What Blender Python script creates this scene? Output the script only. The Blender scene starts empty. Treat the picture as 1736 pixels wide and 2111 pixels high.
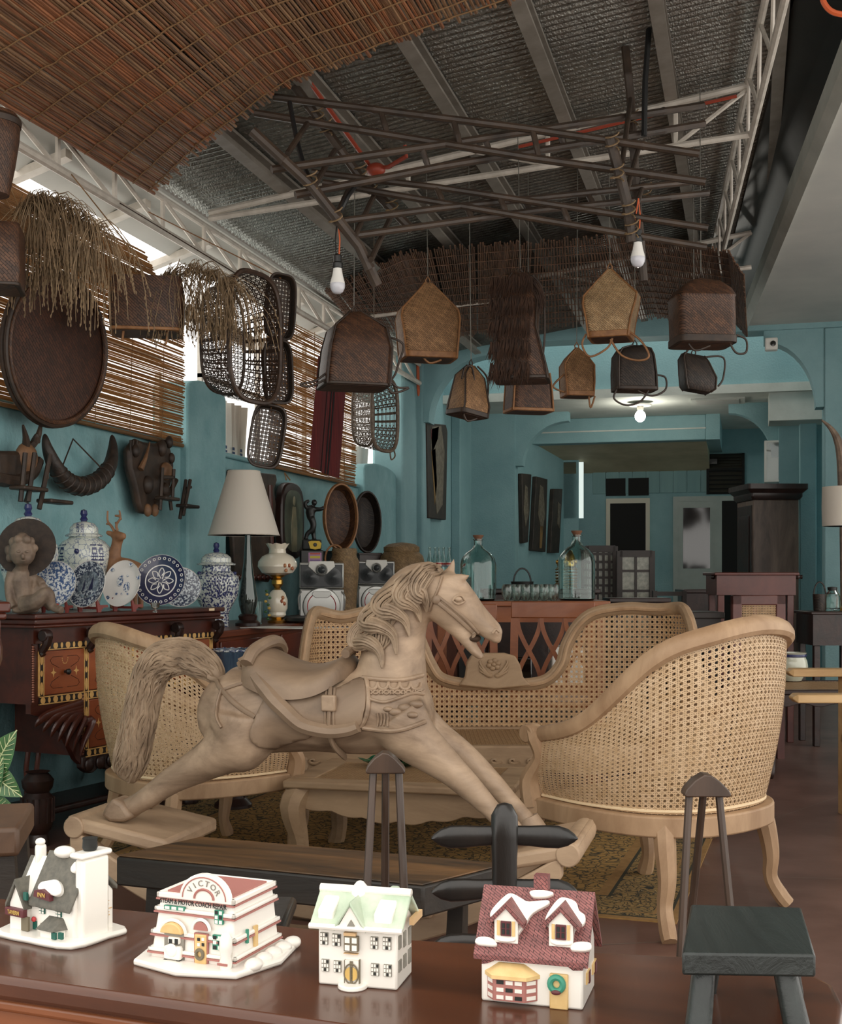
import bpy, bmesh, math, random
from mathutils import Vector, Matrix
from math import sin, cos, pi, radians, sqrt, atan2, hypot
random.seed(7); V = Vector
sc = bpy.context.scene
C = sc.collection
# ------------------------------------------------------------------ camera
F, CX, HY, TH, CH = 2550.0, 868.0, 1190.0, radians(14.77), 1.10
cd = bpy.data.cameras.new('camera'); cam = bpy.data.objects.new('camera', cd); C.objects.link(cam)
cd.sensor_fit = 'VERTICAL'; cd.sensor_height = 36; cd.lens = 36*F/2111
cd.shift_y = (HY-1055.5)/2111; cd.clip_start = .05
cam.location = (0, 0, CH); cam.rotation_euler = (pi/2, 0, TH)
sc.camera = cam
# ------------------------------------------------------------------ world: even overcast daylight
w = bpy.data.worlds.new('overcast'); sc.world = w; w.use_nodes = True
bg = w.node_tree.nodes['Background']; bg.inputs[0].default_value = (1.0, .96, .90, 1); bg.inputs[1].default_value = 1.55
sc.view_settings.view_transform = 'Standard'; sc.view_settings.look = 'None'
sc.view_settings.gamma = 1; sc.view_settings.use_curve_mapping = False
sc.view_settings.exposure = 0.45
# ------------------------------------------------------------------ pixel -> place helpers
FW = Vector((-sin(TH), cos(TH), 0)); RT = Vector((cos(TH), sin(TH), 0)); UP = Vector((0, 0, 1)); EYE = Vector((0, 0, CH))
def ray(px, py): return FW + RT*((px-CX)/F) + UP*((HY-py)/F)
def at(px, py, d): return EYE + ray(px, py)*d
def onz(px, py, z=0.): r = ray(px, py); return EYE + r*((z-CH)/r.z)
def onx(px, py, X): r = ray(px, py); return EYE + r*(X/r.x)
def ony(px, py, Y): r = ray(px, py); return EYE + r*(Y/r.y)
def cf(lat, dep, z=0.): return RT*lat + FW*dep + UP*z          # camera-aligned plan coordinates
def onplane(px, py, o, n): r = ray(px, py); return EYE + r*((o-EYE).dot(n)/r.dot(n))
# ------------------------------------------------------------------ materials
MATS = {}
def lin(c):
    return tuple((x/255/12.92 if x/255 <= .04045 else ((x/255+.055)/1.055)**2.4) for x in c)+(1,)
def N(nt, t, **k):
    n = nt.nodes.new(t)
    for a, b in k.items(): setattr(n, a, b)
    return n
def mat(name, c1, c2=None, rough=.6, metal=0., kind='noise', scale=8., bump=.0, stretch=(1, 1, 1), bscale=None, thr=(.35, .65), spec=.5, coat=0., trans=0., emit=None, alpha=None, sss=0.):
    m = bpy.data.materials.new(name); m.use_nodes = True; nt = m.node_tree; L = nt.links
    b = nt.nodes['Principled BSDF']
    b.inputs['Base Color'].default_value = lin(c1); b.inputs['Roughness'].default_value = rough; b.inputs['Metallic'].default_value = metal
    b.inputs['Specular IOR Level'].default_value = spec; b.inputs['Coat Weight'].default_value = coat
    b.inputs['Transmission Weight'].default_value = trans
    if emit: b.inputs['Emission Color'].default_value = lin(emit[0]); b.inputs['Emission Strength'].default_value = emit[1]
    MATS[name] = m
    if c2 is None and not bump: return m
    tc = N(nt, 'ShaderNodeTexCoord'); mp = N(nt, 'ShaderNodeMapping'); L.new(tc.outputs['Object'], mp.inputs[0])
    mp.inputs['Scale'].default_value = tuple(scale*s for s in stretch)
    vec = mp.outputs[0]
    if kind == 'weave':
        # oblique basket weave: x+y along, z up
        s = N(nt, 'ShaderNodeSeparateXYZ'); L.new(vec, s.inputs[0])
        a = N(nt, 'ShaderNodeMath', operation='ADD'); L.new(s.outputs[0], a.inputs[0]); L.new(s.outputs[1], a.inputs[1])
        cb = N(nt, 'ShaderNodeCombineXYZ'); L.new(a.outputs[0], cb.inputs[0]); L.new(s.outputs[2], cb.inputs[1])
        rt = N(nt, 'ShaderNodeVectorRotate'); rt.rotation_type = 'Z_AXIS'; rt.inputs['Angle'].default_value = .75; L.new(cb.outputs[0], rt.inputs['Vector'])
        br = N(nt, 'ShaderNodeTexBrick'); L.new(rt.outputs[0], br.inputs['Vector'])
        br.inputs['Scale'].default_value = 1; br.inputs['Mortar Size'].default_value = .09; br.inputs['Mortar Smooth'].default_value = .6
        br.inputs['Brick Width'].default_value = 2.2; br.inputs['Row Height'].default_value = .8; br.offset = .37
        nz = N(nt, 'ShaderNodeTexNoise'); nz.inputs['Scale'].default_value = .25; nz.inputs['Detail'].default_value = 6; L.new(vec, nz.inputs[0])
        br.inputs['Color1'].default_value = lin(c1); br.inputs['Color2'].default_value = lin(c2 or c1); br.inputs['Mortar'].default_value = lin(tuple(x*.35 for x in c1))
        mx = N(nt, 'ShaderNodeMix', data_type='RGBA', blend_type='MULTIPLY'); mx.inputs[0].default_value = .7
        rp = N(nt, 'ShaderNodeValToRGB'); rp.color_ramp.elements[0].position = .3; rp.color_ramp.elements[0].color = (.45, .45, .45, 1); rp.color_ramp.elements[1].position = .7
        L.new(nz.outputs[0], rp.inputs[0]); L.new(br.outputs[0], mx.inputs[6]); L.new(rp.outputs[0], mx.inputs[7]); L.new(mx.outputs[2], b.inputs['Base Color'])
        bp = N(nt, 'ShaderNodeBump'); bp.inputs['Strength'].default_value = bump or .5; bp.inputs['Distance'].default_value = .004; bp.invert = True
        L.new(br.outputs['Fac'], bp.inputs['Height']); L.new(bp.outputs[0], b.inputs['Normal'])
        return m
    if kind == 'wood':
        nz = N(nt, 'ShaderNodeTexNoise'); nz.inputs['Scale'].default_value = 1.; nz.inputs['Detail'].default_value = 8; nz.inputs['Roughness'].default_value = .65; nz.inputs['Distortion'].default_value = .6
        L.new(vec, nz.inputs[0]); h = nz.outputs[0]
    elif kind == 'voronoi':
        nz = N(nt, 'ShaderNodeTexVoronoi'); nz.inputs['Scale'].default_value = 1.; L.new(vec, nz.inputs[0]); h = nz.outputs['Distance']
    elif kind == 'crackle':
        nz = N(nt, 'ShaderNodeTexVoronoi', feature='DISTANCE_TO_EDGE'); nz.inputs['Scale'].default_value = 1.
        n2 = N(nt, 'ShaderNodeTexNoise'); n2.inputs['Scale'].default_value = 1.3; L.new(vec, n2.inputs[0])
        ad = N(nt, 'ShaderNodeVectorMath', operation='MULTIPLY_ADD'); ad.inputs[1].default_value = (1.1, 1.1, 1.1); L.new(n2.outputs['Color'], ad.inputs[0]); L.new(vec, ad.inputs[2])
        L.new(ad.outputs[0], nz.inputs[0]); h = nz.outputs['Distance']
    else:
        nz = N(nt, 'ShaderNodeTexNoise'); nz.inputs['Scale'].default_value = 1.; nz.inputs['Detail'].default_value = 7; nz.inputs['Roughness'].default_value = .6
        L.new(vec, nz.inputs[0]); h = nz.outputs[0]
    if c2 is not None:
        rp = N(nt, 'ShaderNodeValToRGB'); e = rp.color_ramp.elements
        e[0].position, e[1].position = thr; e[0].color = lin(c1); e[1].color = lin(c2)
        L.new(h, rp.inputs[0]); L.new(rp.outputs[0], b.inputs['Base Color'])
    if bump:
        hh = h
        if bscale:
            n3 = N(nt, 'ShaderNodeTexNoise'); n3.inputs['Scale'].default_value = bscale; n3.inputs['Detail'].default_value = 4; L.new(tc.outputs['Object'], n3.inputs[0]); hh = n3.outputs[0]
        bp = N(nt, 'ShaderNodeBump'); bp.inputs['Strength'].default_value = bump; bp.inputs['Distance'].default_value = .01
        L.new(hh, bp.inputs['Height']); L.new(bp.outputs[0], b.inputs['Normal'])
    return m
# ------------------------------------------------------------------ mesh builder
class MB:
    def __init__(s): s.v = []; s.f = []
    def add(s, vs, fs):
        o = len(s.v); s.v += [tuple(p) for p in vs]; s.f += [tuple(i+o for i in f) for f in fs]; return s
    def box(s, x0, x1, y0, y1, z0, z1):
        return s.hull([(x0, y0, z0), (x1, y0, z0), (x1, y1, z0), (x0, y1, z0), (x0, y0, z1), (x1, y0, z1), (x1, y1, z1), (x0, y1, z1)])
    def hull(s, p):
        return s.add(p, [(3, 2, 1, 0), (4, 5, 6, 7), (0, 1, 5, 4), (1, 2, 6, 5), (2, 3, 7, 6), (3, 0, 4, 7)])
    def loft(s, rings, cap=True, close=False):
        n = len(rings[0]); vs = [p for r in rings for p in r]; fs = []
        m = len(rings)
        for i in range(m if close else m-1):
            a, b = i*n, ((i+1) % m)*n
            for j in range(n):
                k = (j+1) % n; fs.append((a+j, a+k, b+k, b+j))
        if cap and not close: fs.append(tuple(range(n-1, -1, -1))); fs.append(tuple((m-1)*n+j for j in range(n)))
        return s.add(vs, fs)
    def tube(s, path, r, n=8, cap=True, flat=1., close=False, up=None, ph=0.):
        path = [Vector(p) for p in path]; m = len(path); rs = r if isinstance(r, (list, tuple)) else [r]*m
        rings = []; ref = Vector(up) if up else None; prev = None
        for i, p in enumerate(path):
            a = path[(i-1) % m] if (i > 0 or close) else p; b = path[(i+1) % m] if (i < m-1 or close) else p
            t = (b-a)
            t = t.normalized() if t.length > 1e-9 else Vector((0, 0, 1))
            if ref: x = ref - t*ref.dot(t)
            elif prev is not None: x = prev - t*prev.dot(t)
            else:
                q = Vector((0, 0, 1)) if abs(t.z) < .9 else Vector((1, 0, 0)); x = q - t*q.dot(t)
            if x.length < 1e-6: x = t.orthogonal()
            x.normalize(); prev = x; y = t.cross(x)
            rings.append([p + x*(cos(2*pi*k/n+ph)*rs[i]) + y*(sin(2*pi*k/n+ph)*rs[i]*flat) for k in range(n)])
        return s.loft(rings, cap, close)
    def lathe(s, prof, n=24, c=(0, 0, 0), ax='z', rx=1., ry=1.):
        rings = []
        for r, z in prof:
            R = []
            for k in range(n):
                a = 2*pi*k/n; u, v = cos(a)*max(r, 1e-4)*rx, sin(a)*max(r, 1e-4)*ry
                R.append((c[0]+u, c[1]+v, c[2]+z) if ax == 'z' else ((c[0]+u, c[1]-z, c[2]+v) if ax == 'y' else (c[0]+z, c[1]+u, c[2]+v)))
            rings.append(R)
        return s.loft(rings)
    def prism(s, o, a, b, ax='y'):
        n = len(o)
        def g(p, t): return (p[0], t, p[1]) if ax == 'y' else ((p[0], p[1], t) if ax == 'z' else (t, p[0], p[1]))
        vs = [g(p, a) for p in o]+[g(p, b) for p in o]
        fs = [tuple(range(n)), tuple(range(2*n-1, n-1, -1))]+[(i, n+i, n+(i+1) % n, (i+1) % n) for i in range(n)]
        return s.add(vs, fs)
    def ell(s, c, r, nu=14, nv=9):
        return s.loft([[(c[0]+r[0]*sin(pi*i/nv)*cos(2*pi*k/nu), c[1]+r[1]*sin(pi*i/nv)*sin(2*pi*k/nu), c[2]-r[2]*cos(pi*i/nv)) for k in range(nu)] for i in range(nv+1)], cap=False)
    def strip(s, A, B):
        n = len(A); return s.add(list(A)+list(B), [(i, i+1, n+i+1, n+i) for i in range(n-1)])
    def xf(s, M): s.v = [tuple(M @ Vector(p)) for p in s.v]; return s
    def mesh(s, name, m, smooth=35):
        me = bpy.data.meshes.new(name); me.from_pydata(s.v, [], s.f); me.materials.append(MATS[m] if isinstance(m, str) else m)
        bm = bmesh.new(); bm.from_mesh(me); bmesh.ops.recalc_face_normals(bm, faces=bm.faces); bm.to_mesh(me); bm.free()
        if smooth:
            me.shade_smooth()
            if smooth < 180: me.set_sharp_from_angle(angle=radians(smooth))
        return me
    def build(s, name, m, parent=None, smooth=35, bevel=0, seg=2, label=None, kind=None):
        o = bpy.data.objects.new(name, s.mesh(name, m, smooth)); C.objects.link(o)
        if parent is not None: o.parent = parent
        if bevel:
            md = o.modifiers.new('bevel', 'BEVEL'); md.width = bevel; md.segments = seg; md.limit_method = 'ANGLE'; md.angle_limit = radians(40)
        if label: o['label'] = label
        if kind: o['kind'] = kind
        return o
def tag(o, label, cat, group=None):
    o['label'] = label; o['category'] = cat
    if group: o['group'] = group
    return o
def thing(name, label, cat, loc=(0, 0, 0), rz=0., group=None):
    o = bpy.data.objects.new(name, None); C.objects.link(o); o.location = loc; o.rotation_euler = (0, 0, rz); o.empty_display_size = .05
    return tag(o, label, cat, group)
def struct(o): o['kind'] = 'structure'; return o
def dup(root, loc, rz=None, label=None):
    r = root.copy(); C.objects.link(r); r.location = loc
    if rz is not None: r.rotation_euler = (0, 0, rz)
    if label: r['label'] = label
    for ch in root.children:
        c = ch.copy(); C.objects.link(c); c.parent = r
        for g in ch.children:
            d = g.copy(); C.objects.link(d); d.parent = c
    return r
class LF:
    """local upright frame: x to the right, y away, z up; q() turns a picture point into local x,z on the plane local y = yl"""
    def __init__(s, o, rz):
        s.o = Vector(o); s.rz = rz; s.x = Vector((cos(rz), sin(rz), 0)); s.y = Vector((-sin(rz), cos(rz), 0))
    def q(s, px, py, yl=0.):
        p = onplane(px, py, s.o+s.y*yl, s.y)-s.o
        return Vector((p.dot(s.x), yl, p.z))
    def w(s, x, y, z): return s.o+s.x*x+s.y*y+UP*z
def smooth_pts(P, k=6, close=False):
    P = [Vector(p) for p in P]; n = len(P); out = []
    for i in range(n if close else n-1):
        p0 = P[(i-1) % n] if (i > 0 or close) else P[0]; p1 = P[i]; p2 = P[(i+1) % n]; p3 = P[(i+2) % n] if (i < n-2 or close) else P[-1]
        for j in range(k):
            t = j/k
            out.append(.5*((2*p1)+(-p0+p2)*t+(2*p0-5*p1+4*p2-p3)*t*t+(-p0+3*p1-3*p2+p3)*t**3))
    if not close: out.append(P[-1])
    return out
def lerp_list(L, n):
    out = []
    for i in range(n):
        t = i/(n-1)*(len(L)-1); k = min(int(t), len(L)-2); out.append(L[k]+(L[k+1]-L[k])*(t-k))
    return out
def inpoly(x, y, P):
    c = False; n = len(P)
    for i in range(n):
        x1, y1 = P[i][0], P[i][1]; x2, y2 = P[i-1][0], P[i-1][1]
        if (y1 > y) != (y2 > y) and x < (x2-x1)*(y-y1)/(y2-y1)+x1: c = not c
    return c
def cane(mb, surf, nu, nv, w=.17, mask=None, off=.0008, diag=True):
    """woven cane: paired strands both ways and crossing diagonals, as thin ribbons on surf(u,v)"""
    def P(i, j, o):
        u, v = i/nu, j/nv; p = surf(u, v); e = .004
        n = (surf(min(u+e, 1), v)-surf(max(u-e, 0), v)).cross(surf(u, min(v+e, 1))-surf(u, max(v-e, 0)))
        return p+n.normalized()*o if n.length > 1e-12 else p
    def rib(pts, di, dj, o):
        A = []; B = []
        for k in range(len(pts)):
            i, j = pts[k]
            ok = 0 <= i <= nu and 0 <= j <= nv and (mask is None or mask(i/nu, j/nv))
            if ok:
                A.append(P(min(max(i-di, 0), nu), min(max(j-dj, 0), nv), o)); B.append(P(min(max(i+di, 0), nu), min(max(j+dj, 0), nv), o))
            if (not ok or k == len(pts)-1):
                if len(A) > 1: mb.strip(A, B)
                A = []; B = []
    h = w/2
    for j in range(nv+1):
        for s in (-.17, .17): rib([(i, j+s) for i in range(nu+1)], 0, h, off)
    for i in range(nu+1):
        for s in (-.17, .17): rib([(i+s, j) for j in range(nv+1)], h, 0, -off)
    if diag:
        for k in range(-nv, nu+1): rib([(k+t+.5, t) for t in range(nv+1)], h*.5, -h*.5, 2*off)
        for k in range(0, nu+nv+1): rib([(k-t+.5, t) for t in range(nv+1)], h*.5, h*.5, 3*off)
# ------------------------------------------------------------------ materials of the place
mat('plaster_blue', (124, 162, 167), (138, 175, 179), rough=.7, scale=2.2, bump=.35, bscale=60)
mat('plaster_blue_worn', (120, 164, 169), (140, 181, 185), rough=.75, scale=5, bump=.6, bscale=30)
mat('plaster_white', (205, 208, 200), (188, 192, 184), rough=.7, scale=3, bump=.15, bscale=40)
mat('soffit_white', (206, 204, 196), (190, 190, 184), rough=.55, scale=1.5)
mat('floor_concrete', (84, 58, 50), (122, 92, 82), rough=.38, scale=2.6, bump=.12, bscale=9, thr=(.3, .75))
mat('foil', (164, 166, 160), (136, 138, 133), rough=.32, metal=.9, scale=30, bump=.45, bscale=110)
mat('steel_white', (214, 206, 194), (190, 182, 170), rough=.45, scale=12)
mat('purlin_grey', (150, 142, 132), (128, 120, 110), rough=.5, metal=.3, scale=8)
mat('black_paint', (22, 23, 22), (34, 34, 32), rough=.4, scale=6)
mat('orange_pvc', (206, 96, 52), rough=.45)
mat('red_pvc', (156, 64, 44), rough=.45)
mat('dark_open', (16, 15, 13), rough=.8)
mat('beige_ceiling', (190, 180, 150), (170, 160, 132), rough=.7, scale=3)
mat('boards_blue', (112, 150, 152), (126, 164, 164), rough=.6, scale=4, stretch=(1, 1, .1))
mat('door_white', (170, 178, 172), (156, 166, 160), rough=.5, scale=4)
mat('glass_dark', (14, 15, 15), rough=.06, spec=.9)
mat('frame_cream', (206, 200, 182), rough=.5)
mat('louver_dark', (60, 56, 48), rough=.7)
mat('white_plastic', (232, 230, 222), rough=.35)
# ------------------------------------------------------------------ floor
o = MB().box(-3.25, 3.2, -2.5, 16.2, -.12, 0).build('floor', 'floor_concrete'); struct(o)
for (a, b) in (((1330, 1800), (1736, 1812)), ((1560, 1700), (1736, 1640)), ((700, 1975), (1500, 1935))):
    p, q = onz(*a), onz(*b); t = (q-p).normalized(); n = Vector((-t.y, t.x, 0))*.002
    MB().add([p-n+UP*.0008, q-n+UP*.0008, q+n+UP*.0008, p+n+UP*.0008], [(0, 1, 2, 3)]).build('floor_joint', 'purlin_grey', o)
# ------------------------------------------------------------------ left wall: low wall, piers, open windows above
XW, ZS = -3.2, 1.86
wl = MB()
wl.box(XW-.18, XW, .6, 11.5, 0, ZS)
o = wl.build('wall_left', 'plaster_blue_worn', bevel=.012); struct(o)
def pier(y0, y1, ztop, x1, nm='pier'):
    m = MB(); k = 8
    prof = [(y0, 0)]+[(y0+(y1-y0)*(.5-.5*cos(pi*i/k)), ztop-.07+.07*sin(pi*i/k)) for i in range(k+1)]+[(y1, 0)]
    m.prism(prof, XW-.185, x1, 'x'); return m.build(nm, 'plaster_blue_worn', o, bevel=.015)
ya = onx(372, 1000, XW).y; yb = onx(452, 1000, XW).y
pier(ya, yb, 2.28, XW+.05)
yc = onx(738, 1000, XW).y; yd = onx(805, 1000, XW).y
pier(yc, yd, 2.1, XW+.06); 
MB().box(XW-.18, XW+.13, yd, 11.8, 0, 3.75).build('column', 'plaster_blue', o, bevel=.03)
MB().box(XW-.19, XW-.0, .6, 1.0, ZS, 3.0).build('post', 'plaster_blue', o)
MB().box(XW-.185, XW+.02, .6, yc, ZS, ZS+.03).build('sill', 'plaster_blue_worn', o, bevel=.01)
# window frames (thin steel bars across the bright openings)
for n, (y0, y1) in enumerate(((1.0, ya), (yb, yc))):
    m = MB()
    m.box(XW-.15, XW-.12, y0, y1, 2.36, 2.385).box(XW-.15, XW-.12, y0, y0+.03, ZS, 2.9).box(XW-.15, XW-.12, y1-.03, y1, ZS, 2.3)
    k = max(2, int((y1-y0)/.9))
    for i in range(1, k): yy = y0+(y1-y0)*i/k; m.box(XW-.15, XW-.12, yy-.012, yy+.012, ZS, 2.9)
    struct(m.build('window_%d' % (n+1), 'steel_white'))
# eave: white fascia boards and clear sheets outside the truss
m = MB().box(XW-.32, XW-.29, .6, 11.5, 2.76, 2.86); ob = m.build('trim_1', 'steel_white'); struct(ob)
m = MB()
for i in range(13):
    y = 1.2+i*.8; m.hull([(XW-.30, y, 2.96), (XW+.1, y, 3.08), (XW+.1, y+.06, 3.08), (XW-.30, y+.06, 2.96), (XW-.30, y, 3.0), (XW+.1, y, 3.12), (XW+.1, y+.06, 3.12), (XW-.30, y+.06, 3.0)])
struct(m.build('trim_2', 'steel_white'))
struct(MB().hull([(XW+.13, .6, 3.19), (XW-.16, .6, 3.03), (XW-.16, 11.5, 3.03), (XW+.13, 11.5, 3.19), (XW+.13, .6, 3.21), (XW-.16, .6, 3.05), (XW-.16, 11.5, 3.05), (XW+.13, 11.5, 3.21)]).build('trim_3', 'soffit_white'))
# ------------------------------------------------------------------ roof: foil-faced corrugated sheet on purlins
RS = .145
def roofz(x): return 3.23+RS*(x+2.95)
m = MB(); A = []; nx = 5; ys = []
y = 2.2
rows = []
while y < 11.9:
    ph = (y-2.2)/.052*2*pi
    z = .013*sin(ph)
    rows.append([( -3.05+i*(4.0/nx), y, roofz(-3.05+i*(4.0/nx))+z) for i in range(nx+1)]); y += .0075
k = nx+1
for i in range(len(rows)-1): pass
vs = [p for r in rows for p in r]; fs = [(i*k+j, i*k+j+1, (i+1)*k+j+1, (i+1)*k+j) for i in range(len(rows)-1) for j in range(nx)]
m.add(vs, fs); roof = m.build('ceiling', 'foil', smooth=180); struct(roof)
for x in (-2.45, -1.9, -1.4, -.9, -.37, .15):
    z = roofz(x)-.03
    m = MB().prism([(x-.03, z-.075), (x+.03, z-.066), (x+.03, z-.052), (x-.012, z-.058), (x-.012, z-.002), (x+.03, z), (x+.03, z+.016), (x-.03, z+.008)], 2.2, 11.4, 'y')
    m.build('purlin', 'purlin_grey', roof)
# outer sheet above so that no daylight leaks through
MB().hull([(-3.4, 2.2, roofz(-3.4)+.03), (1.0, 2.2, roofz(1.)+.03), (1.0, 11.9, roofz(1.)+.03), (-3.4, 11.9, roofz(-3.4)+.03), (-3.4, 2.2, roofz(-3.4)+.06), (1.0, 2.2, roofz(1.)+.06), (1.0, 11.9, roofz(1.)+.06), (-3.4, 11.9, roofz(-3.4)+.06)]).build('roof_cover', 'purlin_grey', roof)
# ------------------------------------------------------------------ right: black strip painted for the shade in the gap, soffit slab with fascia (slightly skewed)
sk = radians(4.6)
def RX(y): return .05+(11-y)*math.tan(sk)
m = MB(); y0, y1 = 1.5, 11.6
m.hull([(RX(y0), y0, 3.40), (3.2, y0, 3.40), (3.2, y1, 3.36), (RX(y1), y1, 3.36), (RX(y0), y0, 3.80), (3.2, y0, 3.8), (3.2, y1, 3.8), (RX(y1), y1, 3.8)])
slab = m.build('ceiling_1', 'soffit_white'); struct(slab)
for yy in (4.6, 5.8, 7.0, 8.2, 9.4, 10.4):
    MB().box(RX(yy)+.1, 3.1, yy-.006, yy+.006, 3.385, 3.3985-.0015*(yy-1.5)/2).build('panel_joint', 'purlin_grey', slab)
MB().hull([(RX(y0)-.3, y0, 3.62), (RX(y0), y0, 3.5), (RX(y1), y1, 3.5), (RX(y1)-.26, y1, 3.62), (RX(y0)-.3, y0, 3.70), (RX(y0), y0, 3.8), (RX(y1), y1, 3.8), (RX(y1)-.26, y1, 3.70)]).build('gap_strip', 'black_paint', slab)
MB().hull([(RX(y0)-.05, y0, 3.41), (RX(y0)-.005, y0, 3.36), (RX(y1)-.005, y1, 3.34), (RX(y1)-.05, y1, 3.40), (RX(y0)-.05, y0, 3.72), (RX(y0)-.005, y0, 3.72), (RX(y1)-.005, y1, 3.72), (RX(y1)-.05, y1, 3.72)]).build('fascia', 'plaster_white', slab)
# ------------------------------------------------------------------ right wall (outside the frame) and the back bays
struct(MB().box(3.2, 3.35, 9.0, 16, 0, 3.9).build('wall_right', 'plaster_blue'))
YA = 11.5
def arc_bracket(x0, x1, ztop, zbot, y0, y1, k=10):
    """quarter arch spandrel: column side at x0, reaching to x1 at the top"""
    pts = [(x0, ztop), (x1, ztop), (x1, ztop-.10)]
    for i in range(k+1):
        a = pi/2*i/k; pts.append((x1+(x0-x1)*(sin(a))*.86, (ztop-.10)+(zbot+.0-(ztop-.10))*(1-cos(a))))
    pts += [(x0, zbot)]
    return MB().prism(pts, y0, y1, 'y')
wb = MB().box(-3.2, 3.2, YA, YA+.28, 3.31, 3.56); wbo = wb.build('wall_back', 'plaster_blue', bevel=.008); struct(wbo)
MB().box(-3.2, 3.2, YA+.06, YA+.25, 3.56, 4.0).build('upper_wall', 'plaster_blue', wbo)
xr = ony(1700, 1000, YA).x
MB().box(xr, 3.2, YA, YA+.4, 0, 3.31).build('column', 'plaster_blue', wbo, bevel=.01)
MB().box(xr-.16, xr, YA+1.3, YA+1.6, 0, 2.9).build('column', 'plaster_blue', wbo, bevel=.01)
xa = ony(1575, 700, YA).x
arc_bracket(xr, xa, 3.31, ony(1690, 838, YA).z, YA+.02, YA+.24).build('arch', 'plaster_blue', wbo)
xl = ony(862, 800, YA).x; xl2 = ony(1010, 800, YA).x
MB().box(-3.2, xl+.05, YA, YA+.3, 0, 3.31).build('column', 'plaster_blue', wbo, bevel=.02)
arc_bracket(xl, xl2, 3.31, ony(880, 870, YA).z, YA+.02, YA+.24).build('arch', 'plaster_blue', wbo)
# left wall of the back rooms with its pilasters
WL2 = ony(880, 1000, YA+.3).x
o2 = MB().box(WL2-.2, WL2, YA+.3, 16, 0, 3.5).build('wall_left_back', 'plaster_blue'); struct(o2)
o2.name = 'wall_inner'
for (a, b, pr) in ((930, 985, .1), (1005, 1060, .2), (1160, 1190, .16)):
    ya_, yb_ = onx(a, 1000, WL2).y, min(onx(b, 1000, WL2+pr).y, 15.6)
    MB().box(WL2, WL2+pr, ya_, yb_, 0, 2.95).build('pilaster', 'plaster_blue', o2, bevel=.01)
# slanting inner wall beyond the second arch
WA, WB = V((-2.474, 13.57, 0)), V((-2.16, 15.0, 0)); rzw = atan2((WB-WA).y, (WB-WA).x); o3 = MB().box(0, (WB-WA).length, 0, .12, 0, 2.9).build('wall_slant', 'plaster_blue'); o3.location = WA; o3.rotation_euler = (0, 0, rzw); struct(o3)
# shaded bulkhead, slab edge, ceiling, drop beam, cove
YB = 12.5
MB().box(-3.2, 1.6, YB, YB+.15, 2.98, 3.7).build('bulkhead', 'plaster_blue', wbo)
c2 = MB().box(-3.2, 1.6, YB-.04, 16, 2.90, 2.985).build('ceiling_2', 'plaster_white'); struct(c2)
xb = ony(1455, 900, 14.0).x
MB().box(WL2, xb, 14.0, 14.2, 2.62, 2.9).build('drop_beam', 'plaster_blue', c2, bevel=.01)
MB().box(WL2, xb, 13.985, 14.0, 2.74, 2.755).build('moulding', 'plaster_white', c2)
MB().box(xb, xb+.15, 14.0, 15.5, 2.62, 2.9).build('drop_beam', 'plaster_blue', c2)
MB().prism([(14.2, 2.66), (14.2, 2.62), (15.2, 2.50), (15.5, 2.40), (15.5, 2.66)], WL2, xb, 'x').build('cove', 'beige_ceiling', c2)
MB().box(-1.9, -.35, 15.35, 15.5, 2.47, 2.53).build('rail', 'black_paint', c2)
h = MB().box(-.55, -.02, 12.75, 13.15, 2.885, 2.90); h.build('hatch_frame', 'plaster_white', c2)
MB().box(-.50, -.08, 12.80, 13.10, 2.88, 2.886).build('hatch_panel', 'soffit_white', c2)
# white boxed duct and second arch on the right
p = ony(1585, 880, 12.6)
MB().box(p.x, 1.6, 12.5, 12.95, 2.62, 2.9).build('duct', 'plaster_white', c2, bevel=.005)
x5, x6 = ony(1605, 900, 13.2).x, ony(1502, 860, 13.2).x
arc_bracket(x5, x6, 2.90, ony(1595, 942, 13.2).z, 13.2, 13.36).build('arch', 'plaster_blue', c2)
MB().box(x5, 1.6, 13.2, 13.36, 0, 2.9).build('column', 'plaster_blue', c2)
MB().box(x5, x5+.25, 13.0, 13.2, 0, 2.62).build('column', 'plaster_blue', c2)
# second arch on the left
x7, x8 = ony(1062, 900, 13.4).x, ony(1172, 880, 13.4).x
arc_bracket(x7, x8, 2.90, ony(1075, 960, 13.4).z, 13.4, 13.55).build('arch', 'plaster_blue', c2)
MB().box(WL2, x7+.0, 13.38, 13.57, 0, 2.9).build('column', 'plaster_blue', c2)
# ------------------------------------------------------------------ far wall: boards, doors, louvres
YF = 15.5
wf = MB().box(-3.2, 1.6, YF, YF+.15, 0, 2.9).build('wall_far', 'plaster_blue'); struct(wf); wf.name = 'wall_front_far'
def fx(px): return ony(px, 1100, YF).x
def fz(py): return ony(1400, py, YF).z
x = fx(1222); xe = fx(1530); wdt = .165; gap = fx(1462), fx(1530)
while x < xe:
    z0 = 2.14 if not (1250 < 868 ) else 2.14
    MB().box(x+.004, min(x+wdt-.004, xe), YF-.018, YF, 2.14, 2.62).build('board', 'boards_blue', wf); x += wdt
def door_dark(px0, px1, py0, nm):
    r = MB().box(fx(px0), fx(px0)+.05, YF-.03, YF, 0, fz(py0)).box(fx(px1)-.05, fx(px1), YF-.03, YF, 0, fz(py0)).box(fx(px0)+.05, fx(px1)-.05, YF-.03, YF, fz(py0)-.06, fz(py0)).build(nm, 'frame_cream')
    struct(r); MB().box(fx(px0)+.05, fx(px1)-.05, YF-.012, YF-.002, 0, fz(py0)-.06).build('opening', 'dark_open', r); return r
door_dark(1250, 1340, 1026, 'door_1')
d2 = MB()
xa_, xb_, xc_ = fx(1388), fx(1478), fx(1540); zt = fz(1024)
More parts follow.
